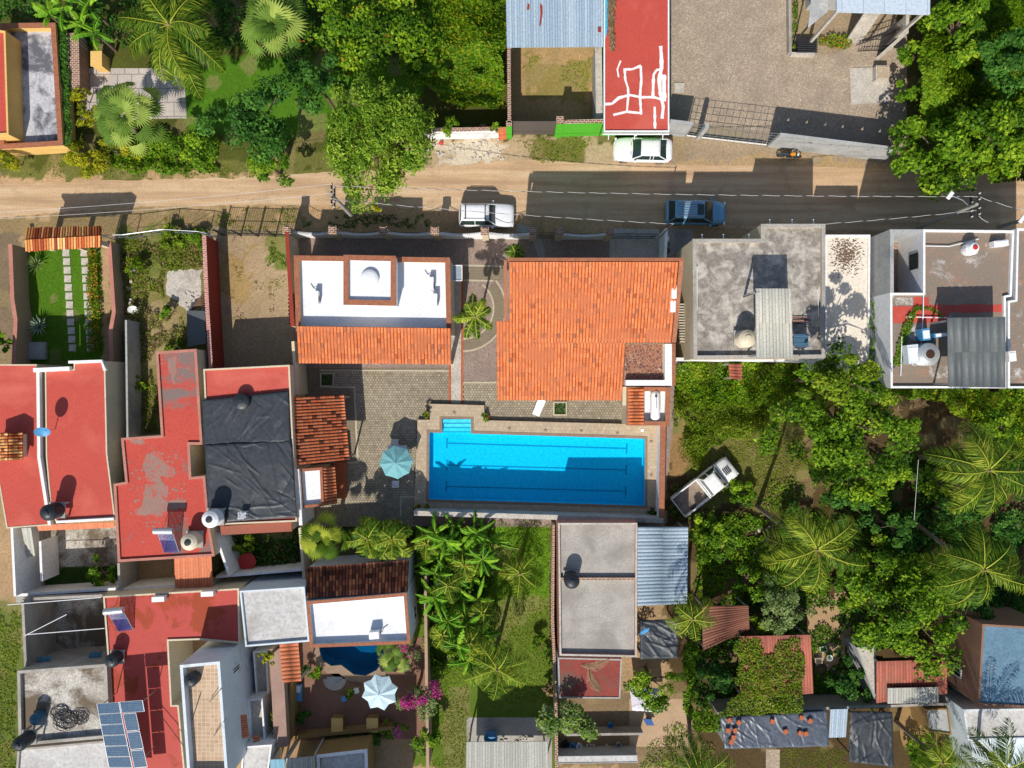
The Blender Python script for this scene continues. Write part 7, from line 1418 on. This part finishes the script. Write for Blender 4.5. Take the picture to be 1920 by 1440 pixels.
# ================================================================= VEGETATION
tree('leafy_tree', 'broad rounded tree with orange blossoms at the top edge', 678, 55, 112, 7, 'bright', ry=92, la=.17, lb=.1, mix2=(LM['orange'], .012))
tree('leafy_tree', 'big feathery tree leaning over the dirt road', 702, 262, 100, 9, 'feather', ry=116, base=(700, 300), la=.17, lb=.06, nclump=110, clr=.2, ragged=.12, dens=1.7)
tree('leafy_tree', 'dark green tree left of the feathery tree', 492, 240, 80, 9, 'deep', ry=82, la=.16, lb=.09, ragged=.35)
tree('leafy_tree', 'bright yellow-green bush tree by the garden verge', 352, 268, 52, 3.6, 'bright', ry=46, la=.13, lb=.09)
tree('leafy_tree', 'small light tree under the feathery tree by the blossom tree', 800, 135, 42, 4.5, 'bright', la=.2, lb=.08)
tree('leafy_tree', 'tall leafy tree between the dark and bright bushes', 505, 310, 48, 4.0, 'bright', ry=38)
tree('leafy_tree', 'glossy dark tree left edge of the blossom tree', 560, 105, 34, 4, 'deep')
feather_palm('palm_tree', 'wide feather palm with long arching fronds near the top left', 318, 48, 6.0, 5.4, 17, seed=4, droop=1.3, up=.8, leaf=1.1, dens=50, width=.07, deadf=1)
fan_palm('palm_tree', 'fan palm at the top beside the blossom tree', 512, 45, 5.2, 2.5, 22, seed=2, fanr=1.35); fan_palm('palm_tree', 'large grey-green fan palm over the yellow shrubs', 236, 218, 5.4, 3.0, 28, seed=5, fanr=1.15, base=(255, 250))
for i, (x, y, s) in enumerate(((120, 18, 3), (150, 45, 5), (178, 62, 8), (92, 28, 11), (165, 12, 15))): banana('banana_plant', ['banana plant nearest the top edge', 'banana plant above the brick-capped wall', 'banana plant right of the brick-capped wall', 'shaded banana plant left at the top edge', 'banana plant with torn leaves touching the top edge'][i], x, y, 3.2, 7, 1.9, s, 'banana plants at the top left')
for i, (x, y, r_) in enumerate(((155, 300, 44), (212, 285, 42), (170, 215, 30), (20, 300, 26), (150, 180, 20))): tree('croton_shrub', ['yellow variegated shrub at the corner of the terrace wall', 'yellow-green shrub below the grey-green fan palm', 'spiky yellow shrub left of the fan palm', 'yellowish shrub below the yellow house wall', 'shrub at the foot of the brick-capped wall'][i], x, y, r_, 2.0, 'yellow', 'shrub', la=.26, lb=.05, ry=r_*.7, trunk=.05, group='yellow shrubs by the terrace')
carpet('hedge', 'dark ivy hedge hugging the brick-capped terrace wall', [(109, 48), (126, 48), (136, 276), (124, 276)], 'deep', 260, .02, .3, .09, .07, kindflag=None, cat='hedge', warp=.08, h=1.5)
carpet('undergrowth', 'dense shaded undergrowth across the top-left gardens', [(0, 0), (760, 0), (760, 110), (640, 110), (600, 100), (350, 100), (160, 88), (120, 40), (0, 40)], 'deep', 60, .2, .9, .14, .09, cut=.35)
carpet('verge_weeds', 'weedy verge between the gardens and the dirt road', [(0, 298), (120, 300), (260, 305), (450, 312), (640, 300), (640, 326), (300, 334), (0, 335)], 'grass', 60, .02, .15, .08, .03, cut=.45)
carpet('verge_bush', 'bright low bushes along the garden verge', [(215, 270), (300, 250), (410, 262), (415, 320), (330, 330), (225, 322)], 'bright', 120, .2, 1.0, .13, .09, kindflag=None, cat='bushes')
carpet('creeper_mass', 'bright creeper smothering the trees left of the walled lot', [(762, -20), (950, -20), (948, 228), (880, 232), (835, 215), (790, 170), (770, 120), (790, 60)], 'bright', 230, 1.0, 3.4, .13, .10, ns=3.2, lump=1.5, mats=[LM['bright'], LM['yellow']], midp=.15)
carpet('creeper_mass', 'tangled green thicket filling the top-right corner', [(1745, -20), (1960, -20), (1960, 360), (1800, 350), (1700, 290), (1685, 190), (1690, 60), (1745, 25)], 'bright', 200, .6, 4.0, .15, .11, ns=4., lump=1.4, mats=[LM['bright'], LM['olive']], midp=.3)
tree('leafy_tree', 'bright leafy tree at the end of the triangle-pierced wall', 1768, 282, 92, 5.5, 'bright', ry=78, la=.2, lb=.12); tree('leafy_tree', 'leafy tree near the right edge above the road', 1868, 262, 78, 6.5, 'bright', ry=82, la=.19, lb=.12)
tree('leafy_tree', 'tall dark tree in the top-right thicket', 1885, 120, 60, 6.5, 'deep', la=.18, lb=.11); tree('leafy_tree', 'rounded bright tree in the top-right thicket', 1790, 60, 56, 5.5, 'bright', la=.18, lb=.11); tree('leafy_tree', 'low bush tree beside the gravel lot', 1722, 170, 34, 3, 'bright', la=.15, lb=.1)
for lab, x, y, r_ in (('little green bush on top of the crumbling wall', 846, 238, 18), ('tiny green bush beside the orange brick pier', 930, 242, 9)): tree('shrub', lab, x, y, r_, 2.4, 'bright', 'shrub', trunk=.04)
carpet('verge_weeds', 'green weeds in front of the bright green lot wall', [(985, 254), (1100, 252), (1110, 268), (1080, 296), (1020, 306), (960, 270)], 'grass', 90, .02, .12, .08, .03, cut=.42)
carpet('planting_strip', 'thin planted strip beside the gravel kerb', [(1485, 0), (1494, 0), (1495, 95), (1486, 95)], 'bright', 160, .05, .3, .07, .05); carpet('planter_foliage', 'flowering plants in the planter below the outside stair', [(1532, 78), (1565, 68), (1592, 70), (1588, 92), (1535, 97)], 'olive', 200, .1, .6, .1, .05, kindflag=None, cat='shrub', mats=[LM['olive'], LM['orange']], midp=.06)
# courtyard palm
feather_palm('palm_tree', 'small lush palm standing alone in the cobbled courtyard', 891, 594, 5.2, 1.75, 9, seed=8, droop=.9, up=.75, leaf=.42, trunk=.09, dens=46, width=.1, angles=[2.3, 1.05, .35, 3.3, 4.15, 4.75, 5.6, 1.9, 2.9], up_lo=.1)
feather_palm('palm_tree', 'small palm beside the orange roof at the street fence', 966, 472, 2.6, .8, 8, seed=9, leaf=.4, trunk=.07, dens=44, width=.08)
# garden lot left
carpet('hedge', 'flowering hedge with red and orange blossoms along the garden lawn', [(168, 466), (184, 466), (192, 560), (193, 660), (172, 660), (168, 560)], 'deep', 300, .3, .5, .08, .05, kindflag=None, cat='hedge', mats=[LM['olive'], LM['orange']], midp=.12, warp=.12)
carpet('lawn', 'short mown lawn around the stepping stones', [(50, 466), (168, 466), (172, 680), (56, 685)], 'grass', 120, -.01, .05, .035, .015, warp=.05)
rosette('agave', 'silvery spiky agave near the stone platform', 71, 612, .95, 'silver', 46, 3); rosette('yucca', 'pale green yucca near the tiled gateway', 65, 495, .9, 'greyg', 50, 4, .6, w=.035)
tree('leafy_tree', 'dark shrub at the left edge beside the tan wall', 5, 640, 22, 2.6, 'bright', 'tree')
carpet('weeds', 'tall dry and green weeds across the weedy lot', [(225, 438), (380, 438), (382, 505), (312, 505), (310, 560), (340, 590), (345, 650), (290, 652), (290, 700), (296, 815), (240, 818), (232, 640)], 'grass', 170, .0, .6, .13, .035, cut=.38, nz=.3, mats=[LM['grass'], LM['dry']], midp=.35)
for i, (x, y, r_) in enumerate(((330, 652, 20), (315, 585, 16), (255, 500, 22), (368, 452, 22), (320, 445, 26), (258, 720, 12))): tree('shrub', ['round green shrub at the corner of the stepped red roof', 'green shrub beside the broken slab', 'shrub by the old tyre', 'bright shrub under the wire fence by the red wall', 'green shrub behind the wire fence', 'small shrub in the narrow weedy strip'][i], x, y, r_, 1.1, 'bright' if i % 2 else 'olive', 'shrub', trunk=.04, group='shrubs in the weedy lot')
carpet('weeds', 'green weeds at the fence of the bare dirt lot', [(500, 436), (537, 440), (540, 500), (505, 495)], 'bright', 150, .0, .25, .08, .04, cut=.45); carpet('weeds', 'dry weeds dotting the bare dirt lot', [(405, 445), (535, 445), (535, 600), (430, 600)], 'grass', 60, 0, .15, .07, .03, cut=.62, mats=[LM['grass'], LM['dry']], midp=.6)
carpet('verge_weeds', 'weeds along the south verge of the road', [(405, 395), (560, 392), (550, 440), (400, 440), (300, 440), (310, 412)], 'grass', 90, .0, .18, .08, .03, cut=.46)
carpet('weeds', 'sparse weeds inside the walled dirt lot', [(980, 105), (1110, 115), (1112, 180), (1080, 165), (985, 140)], 'grass', 90, 0, .1, .07, .03, cut=.5)
tree('shrub', 'pair of yellow-green branches poking over the compound fence', 711, 397, 9, 4., 'yellow', 'shrub', trunk=.04)
carpet('verge_weeds', 'dark planting in front of the compound street fence', [(620, 402), (850, 405), (850, 428), (560, 424)], 'deep', 120, 0, .3, .08, .05, cut=.5)
# yards around the red roofs
carpet('shrubbery', 'mixed planting in the yard with the red table', [(430, 1002), (560, 996), (566, 1068), (432, 1078)], 'deep', 130, .1, .7, .1, .07, cut=.42, mats=[LM['deep'], LM['dry']], midp=.15); carpet('lawn', 'small dark lawn behind the folded red roof', [(82, 1062), (220, 1058), (220, 1095), (82, 1096)], 'deep', 140, 0, .08, .05, .03, warp=.05)
tree('shrub', 'bright bush on the small dark lawn', 190, 1076, 26, 1.8, 'bright', 'shrub'); tree('shrub', 'mixed dark bush beside the bathroom block wall', 460, 1020, 20, 1.6, 'olive', 'shrub')
fan_palm('palm_tree', 'fan palm behind the cream wall south of the pool yard', 604, 1012, 4.2, 1.8, 14, seed=12, fanr=1.0, kind='palm')
feather_palm('palm_tree', 'left of two bushy palms south of the patio', 690, 1010, 3.4, 1.9, 12, seed=14, leaf=.7, dens=46, width=.12, up_lo=.1, trunk=.1); feather_palm('palm_tree', 'right of two bushy palms south of the patio', 735, 1010, 3.6, 2.0, 13, seed=15, leaf=.7, dens=46, width=.12, up_lo=.1, trunk=.1)
bpos = [(815, 1000), (850, 985), (888, 1000), (915, 1012), (830, 1040), (868, 1035), (905, 1050), (815, 1075), (850, 1080), (885, 1085), (815, 1120), (850, 1130), (895, 1125), (840, 1165), (875, 1170), (905, 1190), (860, 1210), (880, 1240), (835, 1015)]
bcnt = {}
for i, (x, y) in enumerate(sorted(bpos, key=lambda q: q[1])):
    side = 'western' if x < 840 else 'central' if x < 880 else 'eastern'; bcnt[side] = bcnt.get(side, -1)+1
    banana('banana_plant', ORD[bcnt[side]]+' banana plant from the pool wall in the '+side+' row of the grove', x, y, 1.8+2.0*((i*37) % 10)/10, 6+i % 4, 1.5+.9*((i*53) % 10)/10, 30+i, 'banana plants in the grove', wd_=.25)
feather_palm('palm_tree', 'coconut palm at the south end of the banana grove', 932, 1255, 5.5, 2.7, 15, seed=21, leaf=.75, base=(925, 1240), droop=1.15, dens=40); 
feather_palm('palm_tree', 'young palm in the shade of the banana grove', 975, 1075, 2.6, 1.9, 8, seed=22, leaf=.6, kind='palm', dens=36)
carpet('lawn', 'sunlit garden grass between the banana grove and the grey house', [(900, 975), (1040, 980), (1036, 1130), (1038, 1320), (940, 1320), (920, 1130)], 'grass', 150, -.01, .14, .06, .025, cut=.2); carpet('lawn', 'strip of rough grass at the bottom of the banana garden', [(805, 1180), (880, 1250), (880, 1440), (806, 1440)], 'grass', 110, -.01, .2, .07, .025, cut=.3)
carpet('undergrowth', 'dark leaf litter and undergrowth beneath the banana grove', [(782, 985), (920, 985), (925, 1250), (800, 1250)], 'deep', 90, .1, .9, .13, .08, cut=.3)
tree('shrub', 'small green bush in the lawn by the log stack', 1010, 1210, 20, 1.2, 'bright', 'shrub', la=.14, lb=.04); tree('shrub', 'red-leaved shrub by the grey flat house wall', 1027, 1293, 13, 1.0, 'dry', 'shrub', trunk=.03)
tree('bougainvillea', 'big magenta bougainvillea beside the pale parasol', 776, 1312, 44, 3.2, 'greyg', 'shrub', ry=52, la=.1, lb=.06, mix2=(LM['magenta'], .75), ragged=.4); tree('bougainvillea', 'pinkish bougainvillea hanging by the white roof corner', 770, 1222, 30, 3.0, 'greyg', 'shrub', la=.1, lb=.06, mix2=(LM['magenta'], .5), ragged=.4)
tree('leafy_tree', 'bright green bush below the magenta bougainvillea', 798, 1392, 27, 2.6, 'bright', ry=34); fan_palm('palm_tree', 'silvery palm leaning over the small villa pool', 738, 1232, 2.6, 1.5, 11, seed=31, fanr=.75)
for i, (x, y, r_) in enumerate(((592, 1262, 14), (570, 1345, 18), (655, 1300, 10), (573, 1255, 10), (735, 1372, 22), (700, 1385, 20), (660, 1390, 16), (620, 1392, 14))): tree('shrub', 'small yard shrub '+['by the round pool steps', 'against the ochre west wall', 'beside the pale parasol', 'next to the orange tile awning', 'below the bougainvillea', 'behind the right ochre counter', 'between the two ochre counters', 'behind the left ochre counter'][i], x, y, r_, 1.0, 'deep' if i % 2 else 'bright', 'shrub', trunk=.04, group='shrubs in the villa yard')
tree('vine', 'yellow-green climber on the west wall of the villa yard', 520, 1350, 14, 2.8, 'yellow', 'vine', ry=50, ragged=.4); tree('shrub', 'yellow-green sapling at the corner of the lavender roof', 510, 1222, 13, 5.2, 'yellow', 'shrub')
# papaya, shrub trees south-centre
tree('papaya_tree', 'round papaya-like tree with pale green leaves south of the red patio roof', 1066, 1346, 52, 4.6, 'greyg', base=(1050, 1330), la=.17, lb=.09, mix2=(LM['bright'], .3), ragged=.12)
tree('leafy_tree', 'leafy tree over the white sheet beside the red patio roof', 1222, 1278, 58, 4.0, 'bright', ry=44, la=.12, lb=.075, dens=.8); tree('leafy_tree', 'dark small tree in the shaded yard right of the leafy tree', 1350, 1275, 38, 3.2, 'deep', ry=32)
tarp('white ragged sheet beneath the leafy tree', [(1180, 1285), (1235, 1290), (1240, 1335), (1185, 1332)], 1.6, 44, 'sheet_cover', mat=M('white_tarpaulin', c(220, 216, 222), c(170, 164, 174), None, sc=2), amp=.15)
# right hand jungle
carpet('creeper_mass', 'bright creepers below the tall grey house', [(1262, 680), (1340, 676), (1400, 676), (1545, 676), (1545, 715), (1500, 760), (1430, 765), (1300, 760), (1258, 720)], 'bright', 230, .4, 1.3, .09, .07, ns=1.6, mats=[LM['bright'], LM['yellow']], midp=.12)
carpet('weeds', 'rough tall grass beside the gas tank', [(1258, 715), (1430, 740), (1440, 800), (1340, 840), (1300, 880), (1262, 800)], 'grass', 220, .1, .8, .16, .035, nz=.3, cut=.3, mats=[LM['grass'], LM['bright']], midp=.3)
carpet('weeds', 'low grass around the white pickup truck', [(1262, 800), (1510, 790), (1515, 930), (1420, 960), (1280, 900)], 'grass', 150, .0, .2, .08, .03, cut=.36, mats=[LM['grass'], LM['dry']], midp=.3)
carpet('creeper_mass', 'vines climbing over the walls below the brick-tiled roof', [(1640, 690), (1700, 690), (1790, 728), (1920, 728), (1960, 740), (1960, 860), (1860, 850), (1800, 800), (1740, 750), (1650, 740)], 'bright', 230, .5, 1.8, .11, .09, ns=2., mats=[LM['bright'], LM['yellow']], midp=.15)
carpet('vine', 'thin creeper crawling over the pale bleached roof and grey wall', [(1636, 560), (1645, 565), (1640, 620), (1650, 690), (1636, 690), (1628, 640)], 'bright', 220, .02, .3, .07, .05, kindflag=None, cat='vine', warp=.4, cut=.3, h=4.7)
carpet('vine', 'creeper trailing over the red band of the brick-tiled roof', [(1672, 690), (1690, 610), (1700, 590), (1712, 575), (1740, 573), (1770, 590), (1768, 596), (1738, 580), (1714, 586), (1700, 640), (1690, 690)], 'bright', 300, .02, .3, .07, .05, kindflag=None, cat='vine', warp=.15, h=7)
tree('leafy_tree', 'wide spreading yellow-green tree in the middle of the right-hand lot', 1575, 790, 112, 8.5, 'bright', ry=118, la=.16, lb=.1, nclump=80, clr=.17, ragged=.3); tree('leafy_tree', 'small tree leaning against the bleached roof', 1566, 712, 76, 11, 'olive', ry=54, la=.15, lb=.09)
tree('leafy_tree', 'bright young tree above the coconut trunk', 1690, 790, 44, 4.5, 'bright', la=.15, lb=.1)
feather_palm('palm_tree', 'coconut palm with a long leaning trunk near the right edge', 1852, 882, 10., 4.5, 17, base=(1722, 856), seed=41, leaf=.95, dens=34, width=.055, droop=1.7, group='coconut palms on the right'); feather_palm('palm_tree', 'coconut palm with yellow-green fronds left of the other right-hand palms', 1530, 1030, 10.5, 4.5, 18, base=(1420, 950), seed=42, leaf=.95, dens=34, width=.055, droop=1.7, group='coconut palms on the right')
feather_palm('palm_tree', 'coconut palm below the right-edge palm', 1843, 1068, 9.5, 4.4, 18, base=(1702, 970), seed=43, leaf=.95, dens=34, width=.055, droop=1.7, group='coconut palms on the right')
feather_palm('palm_tree', 'coconut palm drooping over the bottom edge left of the tarpaulin shed', 1308, 1452, 8., 3.4, 15, base=(1290, 1330), seed=44, leaf=.8, dens=34, group='palms at the bottom right'); feather_palm('palm_tree', 'coconut palm shading the pale roof at the bottom-right corner', 1885, 1440, 8.5, 3.5, 15, seed=45, leaf=.8, dens=34, base=(1800, 1360), group='palms at the bottom right'); feather_palm('palm_tree', 'dark palm between the tarpaulin sheds and the pale corner house', 1765, 1428, 6, 2.6, 12, seed=46, leaf=.7, dens=34, group='palms at the bottom right', kind='palm')
feather_palm('palm_tree', 'untidy drooping palm beside the rust brown roof', 1298, 1160, 6.5, 2.6, 10, seed=47, leaf=.6, dens=30, droop=1.5, kind='palm', base=(1290, 1140))
m = MB(); a, b = W(1722, 862, 6), W(1714, 975, 5); m.tube(a, b, .013); tag(m.build('hanging_rope', m_cable, None, loc=b), 'pale rope strung between two leaning coconut trunks', 'rope')
tree('leafy_tree', 'round bright bush tree by the pickup truck', 1352, 1010, 48, 3.2, 'bright', ry=46, la=.17, lb=.11); tree('shrub', 'low bush between the pickup and the leaning trunk', 1396, 922, 30, 1.4, 'bright', 'shrub'); tree('leafy_tree', 'small dark tree above the leaning coconut trunk', 1585, 938, 48, 4, 'deep'); tree('leafy_tree', 'mid green tree behind the yellow-green coconut palm', 1640, 1060, 60, 4.4, 'bright', ry=50, dens=.8)
tree('leafy_tree', 'silvery grey tree by the sandy clearing', 1462, 1130, 52, 5, 'greyg', ry=62, la=.1, lb=.06, clr=.2, nclump=40, ragged=.3, dens=.85); tree('leafy_tree', 'huge leafy tree above the faded red roof', 1708, 1150, 112, 6.4, 'bright', ry=102, la=.17, lb=.1, nclump=70, clr=.18); tree('leafy_tree', 'dark round tree left of the pale lean-to', 1590, 1278, 34, 3, 'deep', ry=42)
tree('leafy_tree', 'dense tree right of the palms near the right edge', 1780, 960, 42, 3.5, 'deep')
carpet('undergrowth', 'dark undergrowth under the right-hand palms', [(1640, 850), (1960, 850), (1960, 1180), (1830, 1180), (1820, 1100), (1600, 1080), (1620, 960)], 'deep', 110, .1, .8, .12, .08, cut=.38); carpet('undergrowth', 'patchy leafy undergrowth in the palm lot', [(1300, 970), (1620, 960), (1600, 1100), (1440, 1120), (1300, 1120)], 'bright', 130, .1, .6, .11, .07, cut=.42)
carpet('creeper_mass', 'creeper carpet over the orange sheet roof', [(1383, 1196), (1498, 1194), (1508, 1240), (1500, 1290), (1505, 1330), (1340, 1345), (1385, 1290)], 'olive', 230, .08, .3, .08, .06, h=3.1, cut=.28, mats=[LM['olive'], LM['dry']], midp=.12); carpet('hedge', 'long clipped hedge north of the tarpaulin sheds', [(1290, 1318), (1380, 1330), (1495, 1322), (1500, 1334), (1350, 1348), (1290, 1352)], 'bright', 240, 1.2, 1.0, .09, .07, kindflag=None, cat='hedge'); carpet('hedge', 'tall leafy hedge beside the shaded yard', [(1270, 1190), (1296, 1190), (1298, 1330), (1275, 1330)], 'bright', 220, 1.5, 1.2, .1, .08, kindflag=None, cat='hedge')
carpet('undergrowth', 'leafy corner behind the big dark tarpaulin roof', [(1690, 1365), (1780, 1370), (1830, 1440), (1700, 1450)], 'bright', 130, .1, 1.2, .12, .08, cut=.35); carpet('lawn', 'bright lawn patch below the tarpaulin shed', [(1462, 1402), (1590, 1402), (1590, 1445), (1462, 1445)], 'grass', 200, 0, .1, .05, .02); carpet('weeds', 'grass along the left edge of the mossy yard', [(-10, 1130), (40, 1150), (32, 1300), (30, 1450), (-10, 1450)], 'grass', 140, 0, .25, .09, .03, cut=.3)
carpet('weeds', 'weeds below the palm at the bottom of the washing yard', [(1200, 1380), (1345, 1340), (1345, 1445), (1200, 1445)], 'grass', 90, 0, .3, .1, .04, cut=.5, mats=[LM['bright'], LM['dry']], midp=.3)
# dead fronds lying about
V, F, T = [], [], []; n = 0; rg = random.Random(9)
for (x, y, h_, k) in ((1665, 745, 1.0, 16), (1690, 760, 1., 10)):
    for i in range(k):
        q = np.array(W(x+rg.uniform(-22, 22), y+rg.uniform(-18, 14), h_)); a = rg.uniform(-.9, .9)+(3.14 if rg.random() < .5 else 0); d = np.array([math.cos(a), math.sin(a), rg.uniform(-.1, .2)]); s = np.array([-math.sin(a), math.cos(a), 0]); L_ = rg.uniform(.8, 1.6)
        for j in range(14):
            c0 = q+d*L_*j/14; 
            for sg in (-1, 1): e = c0+(s*sg*.8+d*.6)*.35; V += [c0, c0+d*.05, e+d*.02, e]; F.append([n, n+1, n+2, n+3]); T.append(rg.random()); n += 4
tag(npmesh('dead_frond_pile', np.array(V), np.array(F), LM['dry'], None, T, loc=tuple(W(1675, 750))), 'pile of dry brown palm fronds on the creepers', 'palm fronds')
def dead_frond(label, pts, h):
    P = [np.array(W(x, y, h)) for x, y in pts]; V, F, T = [], [], []; n = 0
    for j in range(24):
        u = j/24*(len(P)-1); i = int(u); c0 = P[i]*(1-(u-i))+P[min(i+1, len(P)-1)]*(u-i); d = P[min(i+1, len(P)-1)]-P[i]; d /= np.linalg.norm(d)+1e-9; s = np.array([-d[1], d[0], 0]); ll = .5*math.sin(math.pi*(j+2)/27)
        for sg in (-1, 1): e = c0+(s*sg*.8+d*.6)*ll+np.array([0, 0, -.03]); V += [c0, c0+d*.05, e+d*.02, e]; F.append([n, n+1, n+2, n+3]); T.append(.6+.4*random.random()); n += 4
        V += [c0-s*.03, c0+s*.03, c0+s*.03+d*.14, c0-s*.03+d*.14]; F.append([n, n+1, n+2, n+3]); T.append(1.); n += 4
    tag(npmesh('fallen_frond', np.array(V), np.array(F), LM['dry'], None, np.clip(T, 0, 1), loc=tuple(P[0])), label, 'palm frond', 'fallen fronds on the red patio roof')
dead_frond('curved dry frond lying across the top of the red patio roof', [(1090, 1248), (1115, 1250), (1142, 1237)], 3.14); dead_frond('dry frond lying lengthwise on the red patio roof', [(1104, 1253), (1108, 1275), (1122, 1295)], 3.14)
V, F, T, n = [], [], [], 0
for i in range(900):      # thatch / dry fronds on the street house roof
    y = random.uniform(-6, 92); x = 1146+random.uniform(-6, 6)*(1.1-y/110)+(2 if y > 60 else 0); q = np.array(W(x, y, 3.45+random.uniform(0, .25))); a = random.uniform(-2.2, -.9) if random.random() < .8 else random.uniform(0, 6.28); d = np.array([math.cos(a)*.3, math.sin(a)*.3, random.uniform(-.05, .05)]); s = np.array([-d[1], d[0], 0])*.06; V += [q, q+d*.5+s, q+d, q+d*.5-s]; F.append([n, n+1, n+2, n+3]); T.append(random.random()); n += 4
tag(npmesh('thatch_heap', np.array(V), np.array(F), LM['greyg'] if False else LM['dry'], None, T, loc=tuple(W(1147, 40, 3.4))), 'heap of dry grey palm thatch on the red street roof', 'thatch')

for lab, x, y, r_, h_, k_ in (('dark tree filling the gap between two coconut palms', 1672, 985, 44, 4.2, 'deep'), ('low dark bush under the yellow-green coconut palm', 1590, 1000, 40, 2.4, 'deep'), ('mid green bush right of the hanging rope', 1760, 905, 36, 2.6, 'bright'), ('dark bush below the leaning trunk', 1500, 985, 36, 2.2, 'deep'),
   ('bright bush between the metal canopy and the sandy yard', 1330, 985, 30, 2.4, 'bright'), ('dark shrub behind the right-edge palm', 1895, 990, 40, 3.4, 'deep'), ('leafy bush left of the silvery grey tree', 1400, 1085, 30, 2.2, 'bright'), ('bright bush beside the gravel lot pale slab', 1712, 235, 34, 2.6, 'bright'), ('bright bush north of the pale slab', 1722, 100, 34, 2.8, 'bright'),
   ('dark tree over the shaded lawn near the top', 605, 172, 50, 8, 'deep'), ('olive bush at the south end of the palm lot', 1420, 1190, 34, 3.0, 'olive')): tree('leafy_tree' if h_ > 3.5 else 'shrub', lab, x, y, r_, h_, k_, 'tree' if h_ > 3.5 else 'shrub', la=.15, lb=.1)

carpet('undergrowth', 'low leafy ground plants under the trees east of the pool', [(1256, 880), (1500, 900), (1640, 850), (1640, 980), (1300, 990), (1256, 960)], 'bright', 90, .02, .35, .1, .06, cut=.5, mats=[LM['bright'], LM['dry']], midp=.2)
carpet('undergrowth', 'mixed weeds around the lower right sheds', [(1290, 1120), (1640, 1110), (1640, 1330), (1290, 1335)], 'deep', 110, .02, .5, .11, .07, cut=.46, mats=[LM['deep'], LM['bright']], midp=.35)
for lab, x, y, r_, h_, k_ in (('bright tree filling the space south of the spreading tree', 1620, 905, 50, 5, 'bright'), ('leafy tree at the right end of the creepers', 1880, 800, 40, 3.4, 'bright'), ('bright bushy tree between silvery tree and huge leafy tree', 1590, 1110, 40, 4.2, 'bright'), ('dark tree in the corner below the right-edge palms', 1815, 1130, 40, 4.6, 'deep'), ('bright shrub at the foot of the red wall shed', 1325, 1250, 26, 2.2, 'deep'), ('broad bush beside the rust brown roof', 1435, 1100, 30, 2.6, 'bright')): tree('leafy_tree', lab, x, y, r_, h_, k_, 'tree', la=.15, lb=.1)

for k, (x, y) in enumerate(((800, 1020), (870, 1060), (840, 1098), (905, 1150), (830, 1190), (880, 1205))): feather_palm('palm_tree', ['slim feather palm at the north-west end of the banana grove', 'slim feather palm amid the upper banana grove', 'slim feather palm in the middle of the banana grove', 'slim feather palm at the east side of the banana grove', 'slim feather palm by the villa wall in the grove', 'slim feather palm at the southern end of the banana grove'][k], x, y, 3.0+.3*(k % 3), 1.5, 9, seed=60+k, leaf=.5, dens=36, width=.05, trunk=.07)
carpet('undergrowth', 'bright mixed leaves filling the banana grove', [(784, 985), (925, 985), (930, 1240), (806, 1260)], 'bright', 150, .4, 1.3, .11, .07, cut=.32, mats=[LM['bright'], LM['dry']], midp=.12)
